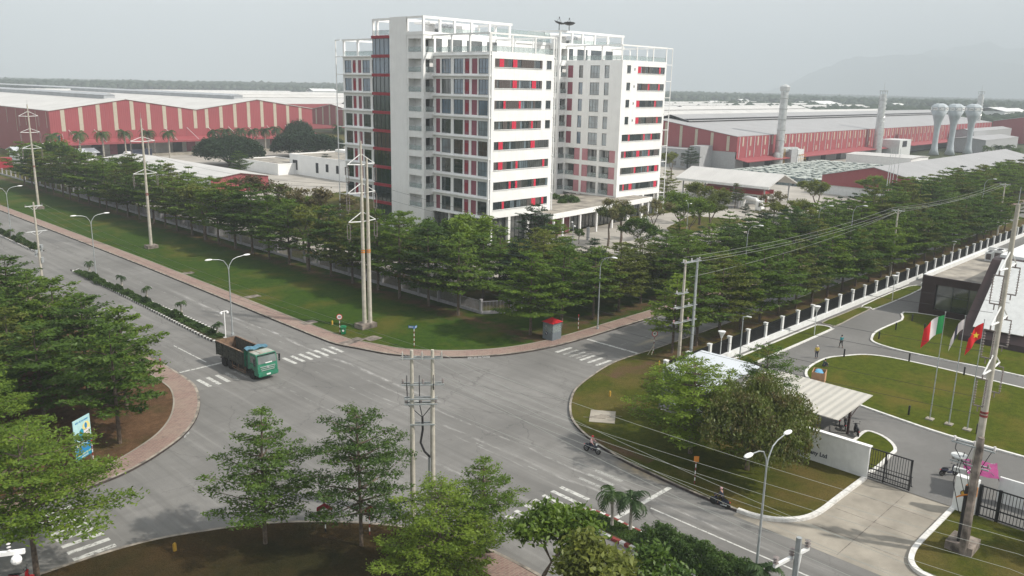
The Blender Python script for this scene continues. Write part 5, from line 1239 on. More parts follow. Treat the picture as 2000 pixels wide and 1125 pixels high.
# left block of trees, and the foreground ones
for i, (x, y, H, mt) in enumerate(((25.4, 72.9, 11.2, 'leaf'), (29, 80.5, 10.5, 'leafbright'), (28.2, 88.5, 10.2, 'leaf'), (28.2, 97, 10.6, 'leafbright'), (28.2, 105.5, 10, 'leaf'), (28.2, 114, 10.3, 'leafbright'), (28.2, 123, 9.6, 'leaf'), (28.2, 132, 9.2, 'leafolive'))):
    put('L', 'street_tree', '%s tree of the front left row, from the billboard corner back' % nth(i).capitalize(), x, y, H, mt, 'front row of the left wood', 1.08 if i else .95)
k = 0
for r, xx in enumerate((21.5, 15, 8.5, 2)):
    for j in range(7):
        y = 82+j*8.6+r*2.2-(2 if r > 1 else 0)
        put('L', 'street_tree', '%s tree of the wood behind the billboard, counting away from the corner' % nth(k).capitalize(), xx+RT.uniform(-1, 1), y, RT.uniform(9.5, 11), RT.choice(['leaf', 'leafbright', 'leafolive']), 'wood behind the billboard', 1.12); k += 1
NEAR = [layered(s, 10, R, 5.2, .135, z, t, f, tp) for s, R, z, t, f, tp in ((11, 4.6, .29, 8, .06, .8), (12, 5.6, .30, 8, .06, .5), (13, 5.2, .18, 10, .10, .5), (14, 5.8, .24, 9, .06, .5), (15, 6.2, .44, 7, .06, .45))]
def near(lab, k, x, y, H, mt, wide=1.0, rz=None):
    pr = recol(NEAR[k], mt) if mt != 'leaf' else NEAR[k]
    return twoparts('tree', lab, 'tree', pr, (x, y, .12), RT.uniform(0, 6) if rz is None else rz, None, (H/10*wide, H/10*wide, H/10))
near('slender layered tree on the dark lawn, leftmost of the foreground trees', 0, 26.2, 49.1, 10.3, 'leaf', .95)
near('wide layered tree left of the paired concrete poles, thick forked base', 1, 30.9, 44.2, 10.4, 'leaf', .84)
near('bright tree in front of the feet of the paired concrete poles', 2, 31.6, 36.6, 7.7, 'leafbright', 1.12)
near('rounded green tree just right of the paired concrete poles', 0, 36.0, 37.3, 7.6, 'leafbright', 1.05)
near('large spreading tree over the bottom left crosswalk', 4, 13.4, 55.4, 10.4, 'leafbright', 1.12)
near('layered tree on the soil left of the billboard, lower left', 3, 14.6, 72.0, 10.4, 'leafbright', 1.0)
near('tree at the far left edge above the bottom left crosswalk', 1, 8.5, 66.8, 10.6, 'leaf', 1.1)
near('green layered tree above the white wall, left part of the big clump', 1, 61.2, 36.6, 8.7, 'leafbright', 1.38)
near('small fir-like tree beside the fence corner and white shelter roof', 0, 67.4, 41.4, 7.2, 'leafbright', 1.0)
near('dark tree top rising behind the big clump, by the beige shelter', 1, 70.0, 34.4, 9.0, 'leaf', .8)
near('dark tree at the right edge behind the tall pole, before the gate', 2, 66.2, 7.6, 6.3, 'leafdark', .85)
DR = lobed(8, 9, 6.6, 9000, .15, 'leafmixed', 30, .8, .36, .26, .2, 1.3, .5)
twoparts('tree', 'drooping rusty green tree over the white company wall', 'tree', DR, (62.0, 31.4, .12), .9, None, (.94, .94, .93))
OP = [branchy(s, 8, 3.5, 5200, .22, 'leafbright', .12, 6) for s in (41, 44)]
twoparts('tree', 'broad leaved sparse tree at the bottom edge, left of the striped island', 'tree', OP[0], (33.4, 29.6, .12), 0, None, .98)
twoparts('tree', 'broad leaved yellowish tree at the bottom edge below the striped island', 'tree', recol(OP[1], 'leafolive'), (33.8, 25.0, .12), 2, None, 1.0)
twoparts('tree', 'broad leaved tree at the bottom edge, nearest the hedge of the island', 'tree', OP[0], (36.2, 23.2, .12), 4, None, (.9, .9, .84))
# dark spreading trees in the factory yard
UM = lobed(9, 12, 14.5, 30000, .5, 'leafdark', 30, .62, .22, .5, .1, 0, .45)
for (px, py, h, sx, sz, lab) in ((445, 272, 10, .92, .86, 'broad dark spreading tree in the yard, left of the low white building'), (598, 262, 10, 1.1, .84, 'widest dark spreading tree touching the near tower, before the warehouse'), (583, 242, 12, .55, 1.0, 'taller rounded dark tree behind the widest spreading one'), (505, 262, 6, .45, .6, 'small yellowish tree between the two dark spreading trees')):
    x, y = G(px, py, h); twoparts('spreading_tree', lab, 'tree', UM if 'yellow' not in lab else recol(UM, 'leafolive'), (x, y, .12), px, None, (sx, sx, sz))
# royal palms before the red warehouse
PM = palm(1, 9.6, 5.0, 20, .26, 'palm', 1.25); k = 0; p0 = None
for px, py, h in ((106, 300, 11), (158, 302, 11.5), (204, 308, 12.3), (247, 304, 12), (292, 306, 11.6), (332, 308, 12.2), (419, 290, 11), (443, 288, 11.3), (471, 291, 12), (495, 291, 12.3), (519, 291, 12.4), (541, 289, 12), (662, 285, 10)):
    x, y = G(px, py); x, y = x*336/y, 336; h = 12.6+.35*sin(px); lab = '%s palm from the left before the sunlit red warehouse' % nth(k).capitalize(); k += 1
    twoparts('palm_tree', lab, 'palm', PM, (x, y, .12), px, 'palms before the red warehouse', (1, 1, h/11.5))
for i, (px, py) in enumerate(((1750, 300), (1770, 298), (1930, 292), (1950, 290), (1970, 289), (1985, 296))):
    x, y = G(px, py, 7.5); twoparts('palm_tree', '%s palm behind the grey shed ridge, from the left' % nth(i).capitalize(), 'palm', PM, (x, y, .12), px, 'palms behind the grey shed', (.9, .9, .85)) if i > 1 else None
# planting on the medians
MP = palm(5, 1.5, 1.25, 13, .13, 'palm', .42); MP2 = palm(6, 2.6, 1.9, 14, .11, 'palm', .62)
k = 0
for px, py in ((425, 657), (355, 613), (287, 583), (240, 560), (188, 530), (22, 465), (4, 452), (55, 470)):
    x, y = G(px, py); x = min(max(x, 46.6), 48.6); lab = '%s small palm tuft along the left median, from the truck end' % nth(k).capitalize(); k += 1
    twoparts('palm_tuft', lab, 'palm', MP, (x, y, .2), px, 'palm tufts on the left median', .95)
twoparts('palm_tree', 'left one of two thin palms on the striped island nose', 'palm', MP2, (45.9, 33.6, .2), 1, 'palms on the striped island')
twoparts('palm_tree', 'right one of two thin palms on the striped island nose', 'palm', MP2, (46.3, 32.2, .2), 3, 'palms on the striped island', (1.05, 1.05, 1.02))
x, y = 46.0, 22.2
twoparts('palm_tree', 'palm crown at the bottom edge beside the tall forked lamp', 'palm', MP2, (45.6, 21.2, .2), 2, None, (.95, .95, .85))
BU = [bush(s, 1.0, 1.0, .9, 1500, .12, 'hedge') for s in (1, 2)]
k = 0
for y in np.arange(99, 146, 3.4):
    x = 47.0+RT.uniform(-.15, .2); s = RT.uniform(.55, 1.05); o = bpy.data.objects.new('shrub', BU[k % 2]); COL.objects.link(o); o.location = (x, y, .2); o.scale = (s*.8, s*1.6, s*(.9 if k % 3 else 1.3)); k += 1
    tag(o, '%s clipped shrub along the left median, counted from the truck' % nth(k-1).capitalize(), 'shrub', 'shrubs on the left median')
for i, y in enumerate(np.arange(172, 215, 4.2)):
    o = bpy.data.objects.new('shrub', BU[i % 2]); COL.objects.link(o); o.location = (48.2, y, .2); s = RT.uniform(.7, 1.1); o.scale = (s*.8, s*1.5, s*1.2)
    tag(o, '%s shrub of the farther median at the left edge' % nth(i).capitalize(), 'shrub', 'shrubs on the far left median')
def groundcover(name, x0, x1, y0, y1, h, n, ls, seed, zf=None, mat='hedge', z=.2):
    rg = np.random.default_rng(seed); C = np.stack([rg.uniform(x0, x1, n), rg.uniform(y0, y1, n), np.zeros(n)], 1)
    top = h*(.75+.25*np.sin(C[:, 1]*2.1+seed)*np.cos(C[:, 0]*3))*(1-np.abs((C[:, 0]-(x0+x1)/2)/((x1-x0)/2))**4*.6)
    C[:, 2] = z+top*rg.uniform(.35, 1, n); o = bpy.data.objects.new(name, leaves(name, C, ls, rg, mat, .7)); COL.objects.link(o); return o
stuff(tag(groundcover('ground_cover', 46.2, 47.8, 96.5, 122, .35, 9000, .12, 1), 'low clipped green cover on the left median by the truck', 'ground cover'))
stuff(tag(groundcover('ground_cover', 46.4, 47.7, 122, 147, .3, 5000, .14, 2), 'low green cover on the far half of the left median', 'ground cover'))
stuff(tag(groundcover('ground_cover', 45.0, 46.7, 28, 36, .22, 9000, .07, 3), 'short grassy cover on the striped island nose', 'ground cover'))
o = groundcover('hedge', 44.7, 47.1, 21.6, 30.4, 2.1, 26000, .10, 4); tag(o, 'tall bushy hedge filling the striped island', 'hedge')
o = groundcover('hedge', 44.8, 46.9, 8, 19.5, 1.2, 12000, .10, 5); tag(o, 'lower hedge of the striped island beyond the lamp at the bottom edge', 'hedge')
for i, (px, py, s, z) in enumerate(((1083, 388, 1.5, 5.8), (1098, 396, 1.1, 5.8), (1115, 394, 1.9, 5.8), (1106, 391, 1.6, 5.8), (1121, 392, 1.3, 5.8))):
    x, y = G(px, py, z); o = bpy.data.objects.new('shrub', BU[i % 2]); COL.objects.link(o); o.location = (x, y, z-.02); o.scale = (s, s, s*.9)
    tag(o, '%s shrub from the left on the roof terrace between the towers' % nth(i).capitalize(), 'shrub', 'shrubs on the roof terrace')
# leaf litter and weeds
def litter(name, lab, pts, n, ls, mat, seed):
    rg = np.random.default_rng(seed); a = np.array(pts); t = rg.dirichlet(np.ones(len(a))*.7, n); C = np.concatenate([t@a, np.full((n, 1), .15)], 1); C[:, :2] += rg.normal(0, .8, (n, 2))
    o = bpy.data.objects.new(name, leaves(name, C, ls, rg, mat, .25)); COL.objects.link(o); stuff(tag(o, lab, 'leaf litter'))
litter('fallen_leaves', 'dry fallen leaves on the grass by the company wall', [(57, 27), (66, 25), (58, 34), (66, 29)], 260, .10, 'leafbrown', 3)
litter('fallen_leaves', 'leaf litter on the soil behind the left pavement', [(22, 72), (29, 76), (32, 84), (33, 96)], 1500, .11, 'leafbrown', 4)
# forest to the horizon
def forest(name, lab, n, r0, r1, px0, px1, seed, size=9, lift=0):
    rg = np.random.default_rng(seed); r = np.sqrt(rg.uniform(r0*r0, r1*r1, n)); px = rg.uniform(px0, px1, n)
    dx = CF.x+(px-1000)/FPX*CR.x+392/FPX*CU.x; dy = CF.y+(px-1000)/FPX*CR.y+392/FPX*CU.y; L = np.hypot(dx, dy); X = dx/L*r; Y = dy/L*r
    icov, icof = [], []
    ph = (1+5**.5)/2
    bv = np.array([(0, 0, 1)]+[(.9*np.cos(a), .9*np.sin(a), .45) for a in np.arange(5)*1.2566]+[(np.cos(a+.6), np.sin(a+.6), -.3) for a in np.arange(5)*1.2566])
    bf = np.array([(0, 1+i, 1+(i+1) % 5) for i in range(5)]+[(1+i, 6+i, 1+(i+1) % 5) for i in range(5)]+[(6+i, 6+(i+1) % 5, 1+(i+1) % 5) for i in range(5)])
    s = size*rg.uniform(.6, 1.4, n)*(.6+.4*r/r1); h = lift+rg.uniform(5, 12, n)+3*np.sin(X*.004)*np.cos(Y*.005)
    V = bv[None]*np.stack([s*.75, s*.75, s*.55], 1)[:, None]*(1+rg.normal(0, .16, (n, 11, 1)))+np.stack([X, Y, h-2], 1)[:, None]
    F = bf[None]+(np.arange(n)*11)[:, None, None]
    o = bpy.data.objects.new(name, meshnp(name, V.reshape(-1, 3), F.reshape(-1, 3), 'forest')); COL.objects.link(o); stuff(tag(o, lab, 'woodland')); return o
forest('woodland', 'dark woodland belt reaching the left horizon', 16000, 1650, 5200, -150, 1000, 1)
forest('woodland', 'hazy woodland plain right of the towers', 18000, 1000, 5000, 1180, 2150, 2)
forest('woodland', 'nearer dark wooded rise along the left horizon', 9000, 1550, 2300, -150, 1000, 7, 10, 8)
forest('woodland', 'nearer dark wooded rise right of the towers', 8000, 1500, 2300, 1180, 2150, 8, 10, 6)
forest('woodland', 'trees close behind the factory roofs on the right', 2500, 860, 1300, 1250, 2150, 5, 8)
rq = random.Random(4)
for i, (px, r) in enumerate(((1455, 1500), (1570, 1350), (1605, 1340), (1400, 1250), (1520, 1600), (1690, 1700), (1760, 1500), (1950, 1100), (1980, 1150), (1385, 1700), (628, 1500), (1880, 1300))):
    d = CF+(px-1000)/FPX*CR+392/FPX*CU; L = sqrt(d.x**2+d.y**2); x, y = d.x/L*r, d.y/L*r
    q = MB((x, y, 0)); w, dd, h = rq.uniform(30, 70), rq.uniform(20, 40), rq.uniform(10, 15)
    q.box(x-w/2, y-dd/2, 0, x+w/2, y+dd/2, h); q.plate([(x-w/2, y-dd/2-1, h), (x+w/2, y-dd/2-1, h), (x+w/2, y, h+4), (x-w/2, y, h+4)], .3); q.plate([(x-w/2, y, h+4), (x+w/2, y, h+4), (x+w/2, y+dd/2+1, h), (x-w/2, y+dd/2+1, h)], .3)
    tag(q.build('distant_shed', 'white2'), '%s pale distant factory shed among the hazy trees' % nth(i).capitalize(), 'shed', 'distant sheds')
# ---------------------------------------------------------------- fences and walls
def bars(q, p0, p1, z0, z1, step, t=.03, m=0):
    d = Vector((p1[0]-p0[0], p1[1]-p0[1], 0)); L = d.length; d.normalize(); n = int(L/step); rz = atan2(d.y, d.x)
    for i in range(n):
        s = (i+.5)*L/n; q.cbox((p0[0]+d.x*s, p0[1]+d.y*s, (z0+z1)/2), (t, t, z1-z0), rz, m)
def rail(q, p0, p1, z, h=.06, w=.05, m=0):
    d = Vector((p1[0]-p0[0], p1[1]-p0[1], 0)); q.cbox(((p0[0]+p1[0])/2, (p0[1]+p1[1])/2, z+h/2), (d.length, w, h), atan2(d.y, d.x), m)
FT = thing('metal_fence', 'long grey railing fence with square posts behind the lawn and tree row', 'fence', (79.4, 83, 0))
FT.location = (0, 0, 0)
pts = [(79.4, 83+i*4.6) for i in range(62)]
c0 = [(79.3, 82.7), (83.2, 80.5)]+[(83.2+i*4.6, 80.5) for i in range(1, 34)]
k = 0
for (x, y) in pts[::1][:62]+c0[1:]:
    q = MB(); q.box(x-.17, y-.17, .1, x+.17, y+.17, 2.25); q.box(x-.2, y-.2, 2.25, x+.2, y+.2, 2.33); q.build('post', 'greyfence', FT)
q = MB(); rail(q, (79.4, 83), (79.4, 365), .1, .45, .16); rail(q, (79.3, 82.75), (83.2, 80.5), .1, .45, .16); rail(q, (83.2, 80.5), (340, 80.5), .1, .45, .16); q.build('plinth', 'greyfence', FT)
q = MB()
bars(q, (79.4, 83), (79.4, 240), .55, 2.1, .24, .045); bars(q, (79.3, 82.75), (83.2, 80.5), .55, 2.1, .2, .035); bars(q, (83.2, 80.5), (235, 80.5), .55, 2.1, .3, .04)
for z in (.6, 2.0): rail(q, (79.4, 83), (79.4, 365), z, .07); rail(q, (79.3, 82.75), (83.2, 80.5), z, .06); rail(q, (83.2, 80.5), (340, 80.5), z, .06)
q.build('railings', 'greyfence', FT)
BF = thing('metal_fence', 'black railing fence with tall white posts along the compound drive', 'fence', (75.2, 49, 0)); BF.location = (0, 0, 0)
bp = [(75.4+.0, 49.0)]+[(79.9+i*4.55, 49.0) for i in range(42)]
for x, y in bp:
    q = MB(); q.box(x-.21, y-.21, .1, x+.21, y+.21, 2.55); q.box(x-.25, y-.25, 2.55, x+.25, y+.25, 2.66); q.build('post', 'white2', BF)
q = MB(); q.box(75.2, 48.55, .05, 148.5, 49.0, .68); q.box(158, 48.55, .05, 268, 49.0, .68); q.box(148.5, 48.8, .05, 158, 49, .68); q.build('plinth', 'white2', BF)
q = MB(); bars(q, (75.2, 49.05), (268, 49.05), .65, 2.4, .13, .05)
for z in (.75, 2.2): rail(q, (75.2, 49.05), (268, 49.05), z)
bars(q, (70.6, 44.9), (75.2, 49), .5, 2.4, .14, .05); bars(q, (69, 37), (70.4, 44.8), .5, 2.4, .14, .05)
for z in (.75, 2.2): rail(q, (70.6, 44.9), (75.2, 49), z); rail(q, (69, 37), (70.4, 44.8), z)
q.build('railings', 'black', BF)
q = MB(); rail(q, (70.5, 44.8), (75.2, 49), .1, .45, .3); rail(q, (69.0, 37), (70.5, 44.8), .1, .45, .3); q.build('plinth', 'white2', BF)
for x, y in ((70.5, 44.8), (69.8, 41)):
    q = MB(); q.box(x-.21, y-.21, .1, x+.21, y+.21, 2.55); q.build('post', 'white2', BF)
# company wall with its lettering
def textmesh(txt, size, mat, extr=.02, bold=0):
    cu = bpy.data.curves.new('lettering', 'FONT'); cu.body = txt; cu.size = size; cu.extrude = extr; cu.offset = bold; cu.align_x = 'CENTER'; cu.align_y = 'CENTER'
    o = bpy.data.objects.new('tmp', cu); COL.objects.link(o); dg = bpy.context.evaluated_depsgraph_get(); me = bpy.data.meshes.new_from_object(o.evaluated_get(dg)); bpy.data.objects.remove(o)
    me.materials.clear(); me.materials.append(M[mat]); return me
def text(txt, size, mat, par, loc, rot, extr=.02, bold=0, name='lettering'):
    o = bpy.data.objects.new(name, textmesh(txt, size, mat, extr, bold)); COL.objects.link(o); o.parent = par; o.location = loc; o.rotation_euler = rot; return o
T = thing('company_wall', 'white boundary wall with dark company lettering beside the sliding gate', 'wall', (68, 30, 0))
q = MB((68, 30, 0)); q.box(67.9, 23.55, 0, 68.2, 36.8, 3.0); q.build('wall', 'white2', T)
q = MB((68, 30, 0)); q.box(67.82, 23.45, 3.0, 68.28, 36.8, 3.08); q.build('coping', 'white', T)
text('Company Ltd', .52, 'navy', T, (-.12, -1.55, .95), (radians(90), 0, radians(-90)), .01, .012)
T = thing('sliding_gate', 'black sliding gate with trapezoid frame standing half across the drive', 'gate', (68.3, 21.8, 0)); oo = (68.3, 21.8, 0)
q = MB(oo); P0, P1 = (68.35, 24.3), (68.35, 20.2)
for z in (.15, .95, 2.75): rail(q, P0, P1, z, .09, .07)
for y in (24.3, 22.3, 20.2): q.box(68.3, y-.05, .1, 68.4, y+.05, 2.85)
for y in (20.3, 22.3, 24.2): q.tube((68.35, y, 2.75), (69.15, y, .2), .04, n=4)
q.tube((69.15, 24.3, .2), (69.15, 20.2, .2), .05, n=4); q.tube((68.9, 24.3, 1.1), (68.9, 20.2, 1.1), .035, n=4)
q.build('frame', 'black', T)
q = MB(oo); bars(q, P0, P1, .2, 2.75, .2, .035); q.build('bars', 'black', T)
T = thing('gate_pillar', 'white gate pillar with a round yellow emblem', 'pillar', (67.9, 15.9, 0)); oo = (67.9, 15.9, 0)
q = MB(oo); q.box(67.6, 15.1, 0, 68.2, 16.7, 3.0); q.build('pillar', 'white2', T)
q = MB(oo); q.lathe([(.01, 0), (.34, 0), (.34, .03), (.01, .03)], (0, 0, 0), 20, 0); q.lathe([(.01, .031), (.27, .031), (.27, .045), (.01, .045)], (0, 0, 0), 20, 1)
q.box(.0+67.9-.05, 15.9-.2, .046, 67.9+.05, 15.9+.2, .055, 0)
for s in (-.12, .0, .12): q.box(67.9-.04, 15.9+s-.03, .046, 67.9+.04, 15.9+s+.03, .06, 0)
me = bpy.data.meshes.new('emblem'); 
q2 = MB(); q2.lathe([(.01, 0), (.34, 0), (.34, .03), (.01, .03)], (0, 0, 0), 20, 0); q2.lathe([(.01, .031), (.28, .031), (.28, .045), (.01, .045)], (0, 0, 0), 20, 1); q2.cbox((0, 0, .055), (.42, .11, .02), 0, 0)
o = part('emblem', q2.mesh('emblem', ['brown', 'yellow']), T, (-.31, 0, 1.75)); o.rotation_euler = (0, radians(-90), 0); o.scale = (.8, 1, 1)
T = thing('side_gate', 'black barred gate right of the emblem pillar', 'gate', (68, 12.6, 0)); oo = (68, 12.6, 0)
q = MB(oo)
for z in (.2, .95, 2.6): rail(q, (68, 15.0), (68, 10.9), z, .1, .07)
for y in (14.95, 13.6, 10.95): q.box(67.93, y-.12, .1, 68.07, y+.12, 2.75)
q.build('frame', 'black', T); q = MB(oo); bars(q, (68, 14.9), (68, 11), .2, 2.6, .22, .04); q.build('bars', 'black', T)
q = MB((68, 5, 0)); q.box(67.85, -50, 0, 68.15, 10.8, 2.9); q.box(67.8, -50, 2.9, 68.2, 10.85, 2.98); tag(q.build('boundary_wall', 'white2'), 'white boundary wall at the right edge beyond the barred gate', 'wall')
q = MB((72, 10, 0)); q.box(71.8, 2, 0, 72.0, 14.6, 2.2); tag(q.build('inner_wall', 'white2'), 'pale inner wall seen through the barred gate', 'wall')

# ---------------------------------------------------------------- street lamps
def lamp_double(H=10, arms=((1, 0), (-1, 0)), R=2.2, rise=1.3):
    q = MB(); q.lathe([(.19, 0), (.19, .25), (.10, .3), (.095, 3), (.06, H-1.4)], (0, 0, 0), 8); t = thing('street_lamp', 'x', 'street lamp', (0, 0, 0)); q.build('pole', 'galv', t, smooth=True)
    for dx, dy in arms:
        q = MB(); q.path([(0, 0, H-1.5), (dx*.15, dy*.15, H-.9), (dx*.6, dy*.6, H-.25), (dx*1.2, dy*1.2, H-.02), (dx*R, dy*R, H+.1)], [.055, .05, .045, .04, .035], 6); q.build('arm', 'galv', t)
        q = MB(); c = (dx*(R+.35), dy*(R+.35), H+.12); q.ell(c, (.5 if dx else .2, .5 if dy else .2, .11), 10, 6)
        l = q.build('lamp_head', 'white', t, smooth='all')
    return t
lp = lamp_double(); lp['label'] = 'double street lamp on the median above the green truck'
LY_ = [(47.4, 96.0), (47.4, 141.5), (47.6, 187.5)]
lp.location = (48.6, 96.6, .2); lp['group'] = 'double lamps on the left median'
dup(lp, (48.2, 141.6, .2), 0, 'double street lamp in the middle of the left median, second from the truck')
dup(lp, (48.4, 187, .2), 0, 'double street lamp at the left edge of the photo, third from the truck')
lx = dup(lp, (46.6, 22.3, .2), 0, 'tall forked street lamp on the striped island at the bottom right'); del lx['group']
ls = lamp_double(10.1, ((0, -1),), 1.9); ls.name = 'street_lamp'; ls.location = (85.9, 67, .12); ls['label'] = 'single arm street lamp on the pavement where the side road begins'; ls['group'] = 'single arm street lamps'
for i, (px, py, hx) in enumerate(((1602, 402, 0), (1462, 440, 0), (1668, 402, 0), (1925, 350, 0))):
    x, y = G(px, py, 10.1); dup(ls, (x, y, .12), 0, ['single arm lamp rising from the trees below the umbrella shaped tree', 'single arm lamp head showing just left of the leafless leaning tree', 'single arm lamp rising beside the first pole of the wires', 'single arm lamp over the tree tops before the grey shed roof'][i])
for i, (px, py) in enumerate(((1345, 396), (1120, 439), (1835, 318), (1905, 310), (1290, 340), (75, 260), (90, 280))):
    x, y = G(px, py, 8.5); t = dup(lp, (x, y, .12), .8, ['double lamp in the garden below the gate canopy', 'double lamp on the forecourt before the entrance canopy', 'double lamp standing before the grey shed roof, left one', 'double lamp standing before the grey shed roof, right one', 'double lamp by the right-hand tower ladder', 'double lamp before the shaded side of the red warehouse, left one', 'double lamp before the shaded side of the red warehouse, right one'][i], 'lamps inside the factory grounds', .84)
t = thing('street_lamp', 'slim lamp with a flat head beside the white shelter roof', 'street lamp', (*G(1444, 705), 0)); q = MB(); q.tube((0, 0, 0), (0, 0, 5.6), .09, .06, 8); q.build('pole', 'galv', t); q = MB(); q.tube((0, 0, 5.55), (.0, -.5, 5.7), .04, n=5); q.cbox((0, -.75, 5.72), (.22, .6, .09)); q.build('lamp_head', 'white2', t)
gl = None
for i, (px, py) in enumerate(((1405, 712), (1590, 656), (1742, 588), (1858, 512), (1945, 470))):
    x, y = G(px, py); lab = 'cone topped garden lamp on the fence verge, %s from the shelter' % nth(i)
    if gl is None:
        gl = thing('garden_lamp', lab, 'garden lamp', (x, y, .1), 0, 'cone topped garden lamps'); q = MB(); q.tube((0, 0, 0), (0, 0, 3.2), .06, .05, 8); q.build('pole', 'lightsteel', gl)
        q = MB(); q.lathe([(.08, 3.2), (.18, 3.5), (.42, 3.95), (.46, 4.05), (.05, 4.12)], (0, 0, 0), 12); q.build('lamp_shade', 'white2', gl)
    else: dup(gl, (x, y, .1), 0, lab)
bl = None
for i, (px, py) in enumerate(((1648, 699), (1775, 708), (1882, 735), (1774, 813), (1907, 850), (1716, 664), (1749, 646), (1781, 629), (1805, 648))):
    x, y = G(px, py); lab = ['black bollard lamp at the near tip of the big lawn, beside the walkers', 'black bollard lamp on the far kerb of the big lawn, before the green flag', 'black bollard lamp on the far kerb of the big lawn, under the red flag', 'black bollard lamp on the near edge of the big lawn, left one', 'black bollard lamp on the near edge of the big lawn, by the flagpoles', 'black bollard lamp at the rounded tip of the farther lawn', 'second black bollard lamp along the left edge of the farther lawn', 'third black bollard lamp on the farther lawn, next to the brown building', 'black bollard lamp on the farther lawn near the curved kerb'][i]
    if bl is None:
        bl = thing('bollard_lamp', lab, 'bollard', (x, y, .15), 0, 'bollard lamps on the lawns'); q = MB(); q.lathe([(.1, 0), (.09, .7), (.1, .75)], (0, 0, 0), 10); q.build('post', 'black', bl)
        q = MB(); q.lathe([(.1, .75), (.1, .98), (.06, 1.02)], (0, 0, 0), 10); q.build('lamp_head', 'darksteel', bl)
    else: dup(bl, (x, y, .15), 0, lab)
# ---------------------------------------------------------------- power poles
def insul(q, p, L=.9, n=9, r=.09, m=0):
    for i in range(n): q.lathe([(.03, 0), (r, .02), (.03, .06)], (p[0], p[1], p[2]-L*(i+1)/n), 8, m)
def hv_arm(T, z, w, up, m='white2', drop=1.9, face=None, st='insul'):
    q = MB()
    for s in (-1, 1):
        q.tube((0, 0, z), (s*w, 0, z+.12), .08, .06, 6); q.tube((0, 0, z+up), (s*w, 0, z+.12), .055, .05, 6)
    q.build('cross_arm', m, T)
    for s in (-1, 1):
        q = MB(); x = s*w; q.tube((x, 0, z+.1), (x, 0, z-.15), .05, n=5); q.tube((x, -.32, z-.2), (x, .32, z-.2), .05, n=5)
        for y in (-.3, .3): q.tube((x, y, z-.2), (x, y, z-.2-drop), .035, n=5); insul(q, (x, y, z-.3), drop-.25, 9, .1)
        q.tube((x, -.32, z-.2-drop), (x, .32, z-.2-drop), .05, n=5); q.tube((x, 0, z-.2-drop), (x, 0, z-.6-drop), .04, n=5)
        q.build('insulator', st, T)
def hv_pole(label, x, y, H, arms, base=True, double=False, w=1.9, bands=True):
    T = thing('power_pole', label, 'power pole', (x, y, .1))
    for i, (ox, oy, h) in enumerate(((0, 0, H),) if not double else ((0, 0, H), (.75, -.2, H-2.2))):
        q = MB(); q.lathe([(.29, 0), (.25, H*.35), (.20, h*.72), (.13, h)], (ox, oy, 0), 12); q.build('pole', 'conc', T, smooth=True)
        q = MB()
        for z in (10.2, 10.45): q.lathe([(.24, z), (.27, z), (.27, z+.16), (.24, z+.16)], (ox, oy, 0), 12)
        if bands: q.build('red_band', 'kerbred' if not double else 'orange', T)
    if base:
        q = MB(); q.box(-1.0, -.9, -.1, 1.4 if double else 1.0, .9, .7); q.build('footing', 'concdark', T)
    for z, up in arms: hv_arm(T, z, w, up)
    q = MB(); q.tube((0, 0, H-.1), (0, 0, H+1.1), .03, .02, 4); q.build('spike', 'galv', T); return T
hv_pole('tall concrete power pole with three cross arms on the left lawn', 64.6, 159, 24.4, ((20.2, .9), (14.2, .9)), True, False, 2.2)
hv_pole('paired tall concrete power poles on one footing before the tree row', 63.1, 88.3, 24.6, ((21.6, 1.4), (18.0, 1.3), (14.3, 1.3)), True, True, 2.1)
hv_pole('tall concrete power pole rising behind the left lamps at the left edge', 64.6, 224, 25, ((22.2, 1.2), (18.4, 1.0), (14.6, 1.0)), True, False, 2.1)
T = hv_pole('huge leaning-looking concrete pole with insulators at the right edge by the gate', 61.9, 14.2, 25, ((20.7, 1.2), (17.0, 1.2), (13.6, 1.2)), True, False, 1.9)
# medium voltage gear on the right-hand pole
def rack(T, z, y0, y1, x=0, ins=3, m='galv', im='insulw', up=.35):
    q = MB(); q.box(x-.3, y0, z, x-.2, y1, z+.1); q.box(x+.2, y0, z, x+.3, y1, z+.1); q.build('cross_arm', m, T)
    for i in range(ins):
        y = y0+.12+(y1-y0-.24)*i/(ins-1); q = MB(); insul(q, (x, y, z+.1+up), up, 4, .1); q.build('insulator', im, T)
rack(T, 8.0, -1.2, 1.6, -.35); rack(T, 6.6, -1.0, 1.5, -.4, 3, 'galv', 'insul')
q = MB(); q.box(-.2, .5, 5.7, .1, 1.3, 6.0); q.lathe([(.05, 0), (.55, .12), (.55, .2), (.05, .12)], (-.4, 1.0, 6.9), 14); q.build('switch_gear', 'lightsteel', T)
q = MB()
for s, (a, b, h) in enumerate(((8.2, 6.6, 1.3), (8.2, 5.2, .2), (8.1, 4.0, -1.0), (6.7, 3.0, 1.0), (6.7, 2.0, -.6), (7.4, 4.6, .7))): q.path([(-.4, h, a), (-.9, h*.7+.3, (a+b)/2+.3), (-.7, h*.4, b), (-.4, 0, b-.6)], .03, 4)
q.tube((-.45, .2, 5), (-.45, .2, .3), .12, n=6); q.build('cable_loop', 'cableblk', T)
q = MB(); q.lathe([(.36, 4.2), (.4, 4.2), (.4, 4.9), (.36, 4.9)], (0, 0, 0), 10); q.path([(-.35, .2, 4.3), (-.8, .7, 4.1), (-1.0, .3, 4.5), (-.5, -.4, 4.6)], .05, 4); q.build('red_wrap', 'orange', T)
q = MB(); q.lathe([(.3, 0), (.24, 8), (.2, 9)], (-.9, -.3, 0), 10); q.build('helper_pole', 'concdark', T)
